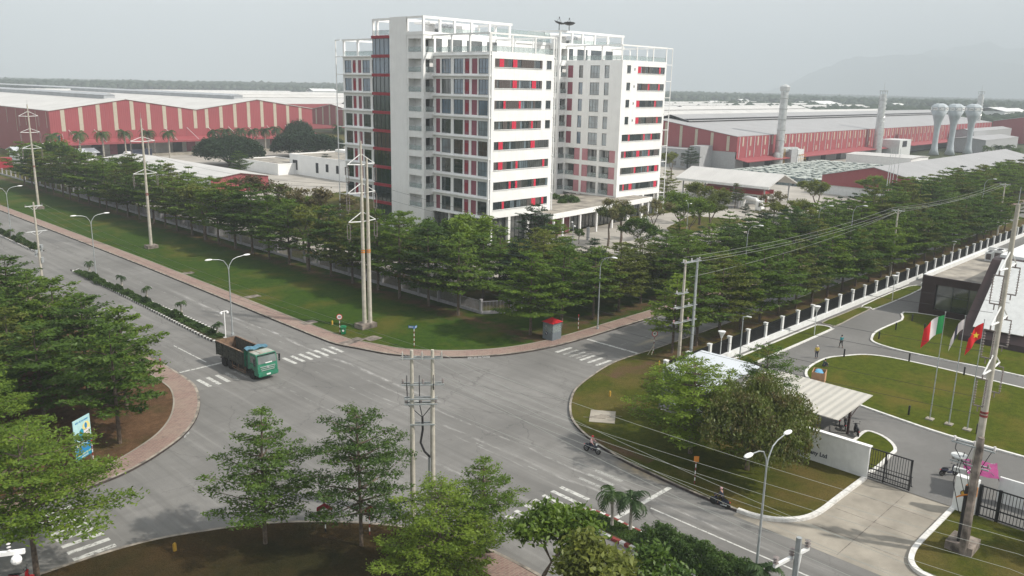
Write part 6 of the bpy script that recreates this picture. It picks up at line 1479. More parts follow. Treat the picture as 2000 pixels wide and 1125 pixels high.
def mv_twin(label, x, y, sep, H, racks, extra=None):
    T = thing('utility_pole', label, 'utility pole', (x, y, .1)); d = Vector((sep[0], sep[1], 0))
    for o in (Vector((0, 0, 0)), d):
        q = MB(); q.lathe([(.21, 0), (.18, H*.5), (.12, H)], (o.x, o.y, 0), 12); q.build('pole', 'conc' if o.length == 0 or x < 60 else 'galv', T, smooth=True)
    u = d.normalized(); rz = atan2(u.y, u.x); n = Vector((-u.y, u.x, 0))
    for z, a, b, ins, side in racks:
        q = MB(); c = d*.5
        for s in (-.2, .2): q.cbox((c.x+u.x*(a+b)/2+n.x*s, c.y+u.y*(a+b)/2+n.y*s, z), (b-a, .08, .1), rz)
        q.build('cross_arm', 'galv', T)
        for i in range(ins):
            p = c+u*(a+.1+(b-a-.2)*i/max(1, ins-1)); q = MB(); insul(q, (p.x, p.y, z+.42), .38, 4, .11); q.build('insulator', side, T)
    return T, u, n, d
T, u, n, d = mv_twin('paired pale concrete utility poles with switchgear on the foreground lawn', 36.2, 45.0, (1.15, -.95), 13.2,
                     ((12.6, -1.5, 1.5, 3, 'insul'), (10.6, -1.5, 1.6, 3, 'insul'), (9.5, -1.3, 1.1, 0, 'insul'), (9.1, -1.3, 1.1, 3, 'insul'), (7.5, -.9, .9, 0, 'insul')))
q = MB(); c = d*.5
for s in (-1.1, -.2, .8):
    p = c+u*s; q.path([(p.x, p.y, 10.9), (p.x-n.x*.7, p.y-n.y*.7, 11.5), (p.x-n.x*1.1, p.y-n.y*1.1, 11.0), (p.x-n.x*1.0, p.y-n.y*1.0, 10.5)], .035, 5)
    q.path([(p.x, p.y, 10.6), (p.x+n.x*.3, p.y+n.y*.3, 9.6), (p.x+n.x*.1, p.y+n.y*.1, 9.0), (c.x, c.y, 8.0)], .035, 5)
q.build('jumper_cables', 'cableblk', T)
q = MB(); q.path([(c.x, c.y, 8.0), (c.x+.02, c.y, 7.0), (c.x-.1, c.y+.1, 6.0), (c.x+.1, c.y-.1, 5.3), (c.x+.45, c.y-.35, 4.8)], .085, 7); q.build('riser_cable', 'cableblk', T)
q = MB(); q.box(c.x+.32, c.y-.5, 0, c.x+.56, c.y-.24, 4.8); q.tube((c.x+.4, c.y-.3, 2.2), (0, 0, 1.2), .06, n=5); q.build('cable_guard', 'galv', T)
q = MB()
for s in (-1.4, 0, 1.4):
    p = c+u*s; q.path([(p.x-n.x*.8, p.y-n.y*.8, 12.7), (p.x-n.x*.3, p.y-n.y*.3, 13.2), (p.x+n.x*.4, p.y+n.y*.4, 12.4)], .025, 4)
q.build('jumper_wires', 'cable', T)
T, u, n, d = mv_twin('paired utility poles with pink insulators at the side road corner', 81.9, 51.5, (2.1, -.3), 12.6, ((12.3, -1.5, 1.5, 3, 'insulw'), (8.7, -2.3, -.4, 2, 'insulw'), (7.0, -2.4, 1.3, 4, 'insulw'), (5.2, -2.5, 1.4, 4, 'pinkc')))
q = MB(); c = d*.5
for s in (-1.8, -1.2, .6): p = c+u*s; q.path([(p.x, p.y, 5.1), (p.x+.1, p.y, 4.4), (p.x*.5+c.x*.5, p.y*.5+c.y*.5, 3.6), (c.x, c.y, 3.1)], .03, 4)
q.build('jumper_cables', 'cableblk', T)
q = MB(); q.lathe([(.1, 0), (.1, 9.6)], (1.7, -.5, 0), 8); q.build('steel_post', 'galv', T)
# other MV poles
def mv_single(label, x, y, H, arms, lean=0):
    T = thing('utility_pole', label, 'utility pole', (x, y, .1)); q = MB(); q.lathe([(.2, 0), (.17, H*.5), (.12, H)], (0, 0, 0), 10); q.build('pole', 'conc', T, smooth=True)
    for z, w, a in arms:
        q = MB(); u = Vector((cos(a), sin(a), 0)); q.cbox((0, 0, z), (2*w, .1, .12), a); q.tube(tuple(u*w*.6+Vector((0, 0, z))), (0, 0, z-.7), .035, n=4); q.tube(tuple(u*-w*.6+Vector((0, 0, z))), (0, 0, z-.7), .035, n=4); q.build('cross_arm', 'lightsteel', T)
        for s in (-1, 0, 1):
            q = MB(); p = u*w*s*.93; insul(q, (p.x, p.y, z+.4), .34, 3, .12); q.build('insulator', 'insul', T)
    return T
x, y = G(65, 396, 12.6)
T = mv_single('concrete utility pole with switchgear at the left edge, behind the near trees', x, y, 12.6, ((12.0, 1.3, .1), (8.0, 1.6, .1)))
for i in range(4):
    for c_, s_ in (((.42-.1*(i % 2), -.3+.25*i, 5.6-.7*(i//2)), (.35, .25, .5)), ((-.42+.1*(i % 2), -.2+.2*i, 4.8-.6*(i//2)), (.3, .2, .45))): q = MB(); q.cbox(c_, s_); q.tube(c_, (0, 0, c_[2]+.5), .02, n=4); q.build('switch_gear', 'galv', T)
q = MB(); q.cbox((.3, -.2, 3.4), (.35, .3, .8)); q.build('meter_box', 'galv', T)
MVL = (x, y)
mv_single('steel arm utility pole at the bottom edge right of the forked lamp', 34.3, 14.5, 11.9, ())
T = COL.objects[-1] if False else None
tb = thing('utility_pole', 'thin steel pole with a slanted white cross arm at the bottom edge', 'utility pole', (*G(1561, 1050, 12.4), .1)); q = MB(); q.lathe([(.13, 0), (.13, 12.3)], (0, 0, 0), 6); q.build('pole', 'galv', tb)
a = atan2(.25, -1); q = MB(); q.cbox((.0, .25, 11.2), (2.6, .14, .14), -.15); q.tube((.9, .2, 11.1), (.0, 0, 9.6), .05, n=5); q.build('cross_arm', 'white2', tb)
for s in (-1.2, 0, 1.2): q = MB(); insul(q, (s, .25-s*.15, 11.75), .42, 3, .15); q.build('insulator', 'insul', tb)
x, y = G(5, 1085, 10.5)
T = thing('utility_pole', 'white cross arm and lamp globe of a pole at the bottom left corner', 'utility pole', (x-1.5, y+.8, .1)); q = MB(); q.lathe([(.2, 0), (.14, 10.9)], (0, 0, 0), 8); q.build('pole', 'conc', T)
q = MB(); q.cbox((.9, -.5, 10.5), (3.2, .16, .2), -.5); q.build('cross_arm', 'white', T); q = MB(); q.ell((1.9, -1.35, 10.25), (.24, .24, .24)); q.build('globe', 'white', T); q = MB(); insul(q, (1.75, -.95, 11.1), .5, 3, .1); q.build('insulator', 'insulw', T)
x, y = G(1746, 408, 12.2)
mv_single('utility pole standing among the trees half way along the wires', x, 52.8, 12.2, ((11.9, 1.1, 1.57),)); MVR = (x, 52.8)
x2, y2 = G(1957, 358, 12.2); mv_single('far utility pole over the trees near the right edge', x2, 53, 12.2, ((11.9, 1.1, 1.57),))
# wires
def wire(name, lab, ends, sag, mat, r=.022, n=14, group=None):
    q = MB()
    for a, b in ends:
        a, b = Vector(a), Vector(b); q.path([a.lerp(b, i/n)-Vector((0, 0, 4*sag*(i/n)*(1-i/n))) for i in range(n+1)], r, 3, 0, False)
    tag(q.build(name, mat), lab, 'power line', group)
c = (36.8, 44.5)
for i, (s, sg) in enumerate(((-1.4, 1.3), (0, 1.1), (1.4, 1.0))):
    wire('power_line', '%s pale wire from the foreground poles back along the left road' % nth(i), [((c[0]+s*.77, c[1]-s*.63, 13), (MVL[0]+s*.9, MVL[1], 12.4))], sg, 'cable', .013, 18, 'wires along the left road')
    wire('power_line', '%s upper wire from the foreground poles to the bottom edge pole' % nth(i), [((c[0]+s*.77, c[1]-s*.63, 13), (34.6+s, 14.6, 11.9)), ((34.6+s, 14.6, 11.9), (34.6+s, -40, 11.9))], .35, 'cable', .012, 12, 'wires to the bottom edge')
for i, (x0, z0, x1, z1) in enumerate(((37.9, 12.9, 47.2, 9.3), (38.4, 11.0, 46.2, 9.0), (38.0, 10.8, 44.9, 8.7), (37.5, 10.7, 43.2, 8.4), (36.9, 9.4, 41.8, 8.2))):
    wire('power_line', '%s long wire sweeping over the crossing to the lower right, from the top' % nth(i), [((x0, 43.6, z0), (x1, 8, z1)), ((x1, 8, z1), (x1, -30, z1))], .5, 'cable', .012, 12, 'long wires over the crossing')
for i, (s, dz) in enumerate(((-1.3, 0), (-.3, 0), (1.2, 0), (.2, -2.2))):
    wire('power_line', '%s wire from the corner poles over the trees to the right' % nth(i), [((83, 51.3+s, 12.7+dz), (MVR[0], MVR[1]+s*.8, 12.4+dz*.3)), ((MVR[0], MVR[1]+s*.8, 12.4+dz*.3), (x2, 53+s*.8, 12.3))], .9, 'cable', .018, 14, 'wires over the right-hand trees')
hvp = [((64.6, 224), 25, (22.2, 18.4, 14.6), 2.1), ((64.6, 159), 24.4, (20.2, 14.2, 14.2), 2.2), ((63.1, 88.3), 24.6, (21.6, 18.0, 14.3), 2.1), ((61.9, 14.2), 25, (20.7, 17.0, 13.6), 1.9)]
for (a, b) in zip(hvp, hvp[1:]):
    for k in range(3):
        for s in (-1, 1):
            if k == 2 and s == -1 and a[0][1] > 150: continue
            wire('transmission_line', '%s conductor %s, %s' % (['Top', 'Middle', 'Lowest'][k], 'on the road side' if s < 0 else 'on the garden side', 'between the paired tall poles and the huge right pole' if b[0][1] < 50 else 'left of the paired tall poles' if a[0][1] < 200 else 'at the left edge behind the lamps'), [((a[0][0]+s*a[3], a[0][1], a[2][k]-2.6), (b[0][0]+s*b[3], b[0][1], b[2][k]-2.6))], 1.3, 'cableblk', .016, 16, 'transmission conductors')
# ---------------------------------------------------------------- the dump truck
T = thing('dump_truck', 'muddy green dump truck with an open empty bed crossing towards the junction', 'truck', (43.6, 83.7, 0), .02)
q = MB(); q.box(-.5, -4.0, .75, -.32, 4.3, 1.0); q.box(.32, -4.0, .75, .5, 4.3, 1.0)
for y in (-3.5, -1.6, 0, 1.6, 2.8, 4.1): q.box(-.32, y, .78, .32, y+.15, .95)
q.box(-1.15, 1.2, .8, 1.15, 3.9, .92); q.box(-.9, -1.6, .45, -.5, .4, .95); q.box(.5, -1.6, .45, .95, .3, .95); q.build('chassis', 'chassis', T)
q = MB()
for z in (.42, .66): q.tube((-1.22, -1.9, z), (-1.22, 1.1, z), .05, n=5); q.tube((1.22, -1.9, z), (1.22, 1.1, z), .05, n=5)
for y in (-1.8, -.4, 1.0): q.tube((-1.22, y, .4), (-1.22, y, 1.1), .04, n=5); q.tube((1.22, y, .4), (1.22, y, 1.1), .04, n=5)
q.build('side_guard', 'rust', T)
def wheel(T, x, y, r=.53, w=.3, dual=False, cyl=None):
    sx = 1 if x > 0 else -1
    tq = MB(); tq.lathe([(r*.62, -w/2), (r*.93, -w/2), (r, -w/2+.05), (r, w/2-.05), (r*.93, w/2), (r*.62, w/2)], (0, 0, 0), 24)
    o = part('wheel', tq.mesh('tyre', 'rubber', True), T, (x, y, r)); o.rotation_euler = (0, radians(90), 0)
    rq_ = MB(); rq_.lathe([(.01, w/2*.2), (r*.2, w/2*.9), (r*.22, w/2*.3), (r*.5, w/2*.25), (r*.6, w/2*.9), (r*.615, -w/2)], (0, 0, 0), 18)
    h = rq_.build('rim', 'rust' if w > .2 else 'silver', o); h.rotation_euler = (0, 0, 0) if sx > 0 else (radians(180), 0, 0)
    return o
for x in (-1.05, 1.05): wheel(T, x, -3.05, .53, .3)
for y in (1.55, 2.95):
    for x in (-.97, .97): wheel(T, x, y, .53, .56)
q = MB()
for s in (-1, 1):
    for y in (1.55, 2.95): q.path([(s*.97, y-.62, .75), (s*.97, y-.4, 1.12), (s*.97, y+.4, 1.12), (s*.97, y+.62, .75)], .03, 4)
q.build('mudguard', 'greendk', T)
# bed
b0, b1, bw, z0, z1 = -1.75, 4.45, 1.24, 1.15, 2.72
q = MB(); q.box(-bw+.06, b0+.1, z0, bw-.06, b1-.05, z0+.08, 0)
q.build('bed_floor', 'rust', T)
for s in (-1, 1):
    q = MB(); x0, x1 = s*bw, s*(bw-.06); q.box(x0, b0, z0, x1, b1, z1, 0)
    for z in (1.35, 1.62, 1.9, 2.17, 2.44): q.box(x0, b0+.35, z, x0+s*.05, b1-.1, z+.13, 1)
    for y in (b0, b0+.32, .2, 1.6, 3.0, b1-.12): q.box(x0, y, z0-.05, x0+s*.09, y+.14, z1, 1)
    q.box(x0-s*.09, b0, z1, x0+s*.11, b1, z1+.07, 2); q.build('bed_side', ['bedside', 'bedside', 'rust'], T)
q = MB(); q.box(-bw, b0-.06, z0, bw, b0, z1+.35, 0)
for x in (-.9, -.3, .3, .9): q.box(x-.05, b0-.12, z0, x+.05, b0-.062, z1+.3, 0)
q.build('headboard', 'green', T)
q = MB(); q.box(-bw, b1, z0, bw, b1+.07, z1+.05, 0)
for x in (-1.1, 0, 1.0): q.box(x, b1+.072, z0, x+.14, b1+.14, z1, 0)
q.build('tailgate', 'rust', T)
q = MB(); q.box(-1.2, b0-.75, z1+.3, 1.2, b0+.1, z1+.38); q.build('bed_canopy', 'greendk', T)
q = MB(); rt = random.Random(6)
n = 10; P = [[(-1.3+2.6*i/n, -2.55+1.25*j/4, 3.13+.10*sin(i*1.3+j)+.05*rt.random()+(.06 if j == 2 else 0)) for i in range(n+1)] for j in range(5)]
q.add([p for r in P for p in r], [(j*(n+1)+i, j*(n+1)+i+1, (j+1)*(n+1)+i+1, (j+1)*(n+1)+i) for j in range(4) for i in range(n)]); q.build('tarpaulin', 'tarp', T, smooth='all')
# cab
def shell(name, prof, hw, mats, T, m=0, inset=0):
    """prof: (y, z) outline swept across the width"""
    q = MB(); n = len(prof); q.add([(-hw, y, z) for y, z in prof]+[(hw, y, z) for y, z in prof], [tuple(range(n)), tuple(reversed(range(n, 2*n)))]+[(i, n+i, n+(i+1) % n, (i+1) % n) for i in range(n)], m); return q.build(name, mats, T)
shell('cab', [(-2.45, .95), (-2.45, 2.82), (-2.6, 2.98), (-4.1, 2.98), (-4.28, 2.85), (-4.42, 2.0), (-4.5, 1.25), (-4.45, .62), (-3.7, .6), (-3.62, 1.1), (-3.05, 1.28), (-2.5, 1.05)], 1.2, 'green', T)
q = MB(); q.box(-1.12, -4.05, 2.983, 1.12, -2.6, 3.02); q.box(-.5, -3.9, 3.02, .5, -2.9, 3.07); q.build('roof_dust', 'dusty', T)
q = MB(); q.add([(-1.08, -4.30, 2.78), (1.08, -4.30, 2.78), (1.1, -4.435, 1.98), (-1.1, -4.435, 1.98), (-1.08, -4.33, 2.78), (1.08, -4.33, 2.78), (1.1, -4.465, 1.98), (-1.1, -4.465, 1.98)], [(4, 5, 6, 7), (0, 1, 5, 4), (2, 3, 7, 6), (0, 4, 7, 3), (1, 2, 6, 5)]); q.build('windscreen', 'windscreen', T)
q = MB(); q.cbox((.15, -4.47, 2.02), (.8, .02, .12)); q.build('dashboard_papers', 'white2', T)
for s in (-1, 1):
    q = MB(); q.box(s*1.202, -4.0, 1.95, s*1.215, -3.0, 2.7); q.build('side_window', 'glassdim', T)
    q = MB(); q.tube((s*1.2, -4.2, 2.7), (s*1.5, -4.35, 2.65), .03, n=4); q.cbox((s*1.52, -4.38, 2.4), (.2, .08, .55)); q.cbox((s*1.52, -4.38, 1.98), (.18, .08, .22)); q.build('mirror', 'black', T)
    q = MB(); q.cbox((s*.93, -4.53, .86), (.42, .1, .26)); q.build('headlight', 'kerbwhite', T)
    q = MB(); q.box(s*1.21, -3.9, 1.05, s*1.235, -2.95, 1.1); q.box(s*1.205, -4.05, 1.28, s*1.218, -2.8, 1.3); q.cbox((s*1.24, -3.0, 1.85), (.04, .2, .05)); q.build('door_trim', 'greendk', T)
    q = MB(); q.cbox((s*1.08, -2.2, .55), (.35, .4, .06)); q.build('step', 'chassis', T)
q = MB()
for z, w in ((1.62, .9), (1.42, .86), (1.22, .8)): q.cbox((0, -4.50, z), (w*2, .07, .07))
q.build('grille_bars', 'silver', T)
q = MB(); q.lathe([(.01, 0), (.13, 0), (.13, .04), (.01, .04)], (0, 0, 0), 14); o = part('badge', q.mesh('badge', 'silver'), T, (0, -4.53, 1.5)); o.rotation_euler = (radians(90), 0, 0)
q = MB(); q.cbox((0, -4.5, .82), (2.4, .22, .4)); q.cbox((0, -4.46, .58), (2.2, .2, .1)); q.build('bumper', 'green', T)
q = MB(); q.cbox((0, -4.62, .76), (.5, .02, .16)); q.build('number_plate', 'white2', T)
q = MB(); q.tube((-.1, -4.28, 2.9), (.25, -4.4, 2.85), .025, n=4); q.cbox((0, -4.33, 2.93), (2.2, .16, .05)); q.build('sun_visor', 'black', T)
q = MB(); q.box(-1.1, -2.4, 1.0, -.6, -1.9, 2.4); q.tube((1.0, -2.1, .9), (1.0, -2.1, 3.0), .1, n=8); q.build('air_intake', 'greendk', T)
# white-cab lorry at the loading dock
T = thing('lorry', 'white-cab lorry with a dark blue box body parked at the red warehouse dock', 'lorry', (133, 338, .12), -1.15)
q = MB(); q.box(-1.3, -1.5, 1.0, 1.3, 9, 3.9); q.build('box_body', 'navy', T)
q = MB(); q.box(-1.0, -4, .6, 1.0, 9, 1.0); q.build('chassis', 'chassis', T)
shell('cab', [(-1.8, .7), (-1.8, 3.5), (-3.2, 3.3), (-3.6, 2.6), (-4.1, 2.2), (-5.4, 1.9), (-5.6, .8)], 1.2, 'white', T)
q = MB(); q.add([(-1.05, -3.25, 3.2), (1.05, -3.25, 3.2), (1.05, -3.63, 2.62), (-1.05, -3.63, 2.62)], [(0, 1, 2, 3)]); q.build('windscreen', 'glass', T)
for y in (-4.5, 6.2, 7.5):
    for x in (-1.05, 1.05): wheel(T, x, y, .5, .35)

# ---------------------------------------------------------------- people
def skinmesh(name, J, E, mat, sub=1):
    ks = list(J); ix = {k: i for i, k in enumerate(ks)}
    me = bpy.data.meshes.new(name); me.from_pydata([J[k][0] for k in ks], [(ix[a], ix[b]) for a, b in E], []); me.update()
    o = bpy.data.objects.new('tmp', me); COL.objects.link(o); md = o.modifiers.new('s', 'SKIN'); md.use_smooth_shade = True
    sv = me.skin_vertices[0].data
    for i, k in enumerate(ks): r = J[k][1]; sv[i].radius = (r, r) if not hasattr(r, '__len__') else r; sv[i].use_root = (i == 0)
    s = o.modifiers.new('u', 'SUBSURF'); s.levels = sub; s.render_levels = sub
    dg = bpy.context.evaluated_depsgraph_get(); dg.update(); out = bpy.data.meshes.new_from_object(o.evaluated_get(dg)); bpy.data.objects.remove(o)
    out.materials.clear(); out.materials.append(M[mat]); out.name = name; return out
def person(label, loc, rz, pose, top, legs, head='hair', group=None, longsleeve=True):
    J = {}
    V = lambda *a: Vector(a)
    base = dict(pelvis=V(0, 0, .92), waist=V(0, 0, 1.08), chest=V(0, 0, 1.3), neck=V(0, 0, 1.46), head=V(0, -.02, 1.56), crown=V(0, -.01, 1.66),
                shL=V(.18, 0, 1.4), elL=V(.23, .02, 1.13), haL=V(.24, -.05, .88), shR=V(-.18, 0, 1.4), elR=V(-.23, .02, 1.13), haR=V(-.24, -.05, .88),
                hipL=V(.09, 0, .88), knL=V(.1, -.02, .48), anL=V(.1, .02, .08), toL=V(.11, -.16, .04), hipR=V(-.09, 0, .88), knR=V(-.1, -.02, .48), anR=V(-.1, .02, .08), toR=V(-.11, -.16, .04))
    for k, v in pose.items(): base[k] = Vector(v)
    rad = dict(pelvis=.125, waist=.115, chest=.135, neck=.055, head=.085, crown=.075, sh=.062, el=.042, ha=.03, hip=.085, kn=.058, an=.04, to=.035)
    for k, v in base.items(): J[k] = (v, rad.get(k) or rad[k[:-1]])
    E = [('pelvis', 'waist'), ('waist', 'chest'), ('chest', 'neck'), ('neck', 'head'), ('head', 'crown')]
    for s in 'LR':
        E += [('chest', 'sh'+s), ('sh'+s, 'el'+s), ('el'+s, 'ha'+s), ('pelvis', 'hip'+s), ('hip'+s, 'kn'+s), ('kn'+s, 'an'+s), ('an'+s, 'to'+s)]
        h = J['ha'+s][0]; d = (h-J['el'+s][0]).normalized(); sd = d.cross(V(0, 1, 0)).normalized() if abs(d.y) < .9 else V(1, 0, 0); up = d.cross(sd)
        J['pa'+s] = (h+d*.07, .026); E.append(('ha'+s, 'pa'+s))
        for i, (a, L) in enumerate(((-.03, .07), (-.01, .085), (.01, .08), (.03, .06))):
            k1, k2 = 'f%d%s' % (i, s), 'g%d%s' % (i, s); J[k1] = (h+d*.11+sd*a, .009); J[k2] = (h+d*(.11+L*.7)+sd*a*1.2+up*L*.45, .008); E += [('pa'+s, k1), (k1, k2)]
        J['t'+s] = (h+d*.05+sd*-.05+up*.02, .01); J['u'+s] = (h+d*.09+sd*-.065+up*.035, .009); E += [('ha'+s, 't'+s), ('t'+s, 'u'+s)]
    T = thing('person', label, 'person', loc, rz, group); part('body', skinmesh('body', J, E, 'skin'), T)
    Jt = {k: (J[k][0], J[k][1]*1.16+.004) for k in ('chest', 'waist', 'pelvis', 'shL', 'elL', 'shR', 'elR')}
    Et = [('chest', 'waist'), ('waist', 'pelvis'), ('chest', 'shL'), ('shL', 'elL'), ('chest', 'shR'), ('shR', 'elR')]
    if longsleeve:
        for s in 'LR': Jt['w'+s] = (J['el'+s][0].lerp(J['ha'+s][0], .9), .04); Et.append(('el'+s, 'w'+s))
    part('shirt', skinmesh('shirt', Jt, Et, top), T)
    Jl = {'pelvis': (J['pelvis'][0], .14)}; El = []
    for s in 'LR':
        for k, r in (('hip', .1), ('kn', .07)): Jl[k+s] = (J[k+s][0], r)
        Jl['c'+s] = (J['kn'+s][0].lerp(J['an'+s][0], .88), .055); El += [('pelvis', 'hip'+s), ('hip'+s, 'kn'+s), ('kn'+s, 'c'+s)]
    part('trousers', skinmesh('trousers', Jl, El, legs), T)
    q = MB()
    for s in 'LR':
        a, b = J['an'+s][0], J['to'+s][0]; c = a.lerp(b, .55); q.ell((c.x, c.y, c.z-.005), (.05, .13 if abs((b-a).y) > abs((b-a).x) else .06, .045), 8, 5)
    q.build('shoes', 'black', T)
    hd = J['head'][0].lerp(J['crown'][0], .45); q = MB(); q.ell((hd.x, hd.y+.025, hd.z+.035), (.098, .112, .112), 12, 8)
    q.build('helmet' if head in ('red', 'whitehelm', 'pinkhelm') else 'hat' if head == 'whitec' else 'hair', {'whitehelm': 'white', 'pinkhelm': 'pinkc'}.get(head, head), T, smooth='all')
    q = MB()
    for s in (-.03, .03): q.ell((hd.x+s, hd.y-.088, hd.z-.005), (.012, .008, .008), 6, 4)
    q.cbox((hd.x, hd.y-.085, hd.z-.06), (.045, .01, .008)); q.cbox((hd.x, hd.y-.1, hd.z-.03), (.016, .03, .035)); q.build('face_features', 'hair', T)
    return T
walk = dict(knL=(.1, -.16, .5), anL=(.1, -.12, .1), toL=(.1, -.28, .05), knR=(-.1, .03, .49), anR=(-.1, .25, .14), toR=(-.1, .12, .04), elL=(.25, .1, 1.14), haL=(.25, .02, .92), elR=(-.25, -.06, 1.14), haR=(-.25, -.22, .97))
x, y = G(1594, 701); person('walker in a yellow top and pale hat on the compound drive', (x, y, .055), 2.2, dict(toL=(.11, -.16, .04)), 'yellowc', 'navy', 'whitec')
x, y = G(1642, 680); person('walker in a teal jacket striding away up the compound drive', (x, y, .055), 2.6, walk, 'teal', 'hair', 'hair')
sit = dict(pelvis=(0, 0, .22), waist=(0, -.05, .4), chest=(0, -.12, .6), neck=(0, -.16, .74), head=(0, -.2, .84), crown=(0, -.21, .93), shL=(.18, -.12, .68), shR=(-.18, -.12, .68), elL=(.24, -.3, .5), haL=(.14, -.45, .45), elR=(-.24, -.3, .5), haR=(-.14, -.45, .45), hipL=(.1, -.05, .2), hipR=(-.1, -.05, .2), knL=(.16, -.4, .46), knR=(-.16, -.4, .46), anL=(.14, -.38, .1), anR=(-.14, -.38, .1), toL=(.15, -.52, .04), toR=(-.15, -.52, .04))
x, y = G(1608, 719); person('person in dark clothes crouching on the near tip of the big lawn', (x, y, .16), 1.0, sit, 'greendk', 'navy', 'hair')
x, y = G(1066, 662); person('guard in dark clothes standing at the left side of the red-roofed booth', (x, y, .15), .9, dict(elR=(-.25, -.1, 1.15), haR=(-.1, -.25, 1.15)), 'navy', 'navy', 'whitec')
# motorbikes (heading -Y)
def motorbike(label, loc, rz, body, panel, group=None):
    T = thing('motorbike', label, 'motorbike', loc, rz, group)
    for y in (-.63, .6):
        o = wheel(T, .0001, y, .29, .1)
    q = MB(); q.path([(0, -.38, .95), (0, -.55, .6), (0, -.63, .29)], .035, 6); q.path([(0, -.3, .5), (0, 0, .3), (0, .3, .4), (0, .6, .29)], .05, 6); q.build('frame', 'darksteel', T)
    q = MB(); q.ell((0, -.40, .68), (.16, .11, .3), 10, 8); q.ell((0, -.1, .33), (.13, .32, .09), 10, 6); q.ell((0, .42, .58), (.14, .38, .16), 12, 8); q.build('bodywork', body, T, smooth='all')
    q = MB(); q.ell((0, -.47, .9), (.15, .09, .12), 10, 6); q.ell((0, -.66, .56), (.07, .2, .07), 8, 5); q.build('front_fairing', panel, T, smooth='all')
    q = MB(); q.ell((0, .28, .76), (.13, .42, .06), 12, 6); q.build('seat', 'black', T, smooth='all')
    q = MB(); q.path([(-.33, -.28, .98), (-.15, -.4, 1.0), (.15, -.4, 1.0), (.33, -.28, .98)], .018, 5)
    for s in (-1, 1): q.tube((s*.26, -.33, 1.0), (s*.3, -.38, 1.16), .008, n=4); q.ell((s*.31, -.38, 1.2), (.06, .015, .04), 8, 4)
    q.build('handlebar', 'black', T)
    q = MB(); q.ell((0, -.555, .9), (.07, .03, .05), 8, 5); q.build('headlight', 'glasslt', T)
    q = MB(); q.tube((.16, .1, .27), (.17, .62, .34), .045, .055, 8); q.build('exhaust', 'galv', T)
    q = MB(); q.ell((0, .82, .62), (.08, .05, .04), 8, 4); q.build('tail_light', 'red', T)
    return T
ride = dict(pelvis=(0, .12, .86), waist=(0, .08, 1.02), chest=(0, .03, 1.24), neck=(0, .0, 1.39), head=(0, -.04, 1.49), crown=(0, -.03, 1.59), shL=(.18, .02, 1.33), shR=(-.18, .02, 1.33), elL=(.27, -.06, 1.13), haL=(.29, -.24, 1.02), elR=(-.27, -.06, 1.13), haR=(-.29, -.24, 1.02), hipL=(.11, .1, .84), hipR=(-.11, .1, .84), knL=(.17, -.25, .72), knR=(-.17, -.25, .72), anL=(.16, -.12, .38), anR=(-.16, -.12, .38), toL=(.17, -.26, .33), toR=(-.17, -.26, .33))
x, y = G(1156, 884)
motorbike('white-fronted dark scooter ridden along the curved kerb', (x, y, 0), .12, 'navy', 'white2', 'ridden motorbikes'); person('rider with a red helmet, white sleeves and pink top on the scooter', (x, y, 0), .12, ride, 'pinkc', 'navy', 'red')
x, y = G(1406, 989)
motorbike('dark blue motorbike ridden in the tree shade by the white kerb', (x, y, 0), pi+.05, 'navy', 'navy', 'ridden motorbikes'); person('rider in dark clothes with a pink helmet in the tree shade', (x, y, 0), pi+.05, ride, 'navy', 'hair', 'pinkhelm')
for px, py, rz, lab, b, pn in ((1672, 850, 2.2, 'black motorbike parked at the open end of the beige shelter', 'black', 'darksteel'), (1650, 838, 2.0, 'motorbike with white fairing parked under the beige shelter end', 'darksteel', 'white2'), (1640, 828, 1.9, 'grey motorbike parked deepest under the beige shelter end', 'darksteel', 'silver'), (1852, 930, .9, 'loaded motorbike beside the emblem pillar in the gateway', 'navy', 'darksteel')):
    x, y = G(px, py); motorbike(lab, (x, y, .055), rz, b, pn, 'parked motorbikes')
x, y = 14.5, 52.2
T = motorbike('red motorbike at the bottom left corner under the near trees', (*G(38, 1118, 1.0), .14), 1.0, 'red', 'red')

# ---------------------------------------------------------------- signs, booth and street furniture
def stripepost(q, h, x=0, y=0, seg=.3, r=.045, z=0):
    k = int(h/seg)
    for i in range(k): q.tube((x, y, z+i*seg), (x, y, z+(i+1)*seg), r, n=8, m=i % 2, cap=False)
def speedsign(label, x, y, rz, H=2.7, props=False):
    T = thing('speed_sign', label, 'road sign', (x, y, .14), rz); q = MB(); stripepost(q, H-.2); q.build('post', ['kerbred', 'white2'], T)
    q = MB(); q.lathe([(.01, 0), (.38, 0), (.38, .03), (.01, .03)], (0, 0, 0), 28, 0); o = part('sign_rim', q.mesh('rim', 'red'), T, (0, -.05, H-.35)); o.rotation_euler = (radians(90), 0, 0)
    q = MB(); q.lathe([(.01, 0), (.29, 0), (.29, .012), (.01, .012)], (0, 0, 0), 28, 0); o = part('sign_face', q.mesh('face', 'white'), T, (0, -.082, H-.35)); o.rotation_euler = (radians(90), 0, 0)
    text('40', .36, 'black', T, (0, -.10, H-.35), (radians(90), 0, 0), .004, .008)
    if props:
        q = MB(); q.tube((0, 0, 1.1), (-.95, -.55, 0), .04, n=5); q.tube((.05, .0, 1.3), (-.5, -.7, -.0), .04, n=5); q.build('timber_props', 'beigestrip', T)
    return T
x, y = G(664, 655); speedsign('round speed 40 sign on a striped post beside the green bin', x, y, atan2(x, -y)*0-.80+.1)
x, y = G(1276, 692); speedsign('round speed 40 sign propped by two timbers on the corner lawn', x, y, -.60, 2.9, True)
x, y = G(809, 681); T = thing('street_name_sign', 'blue street name plates crossed on a red and white post', 'street sign', (x, y, .14), -.5); q = MB(); stripepost(q, 2.4); q.build('post', ['kerbred', 'white2'], T)
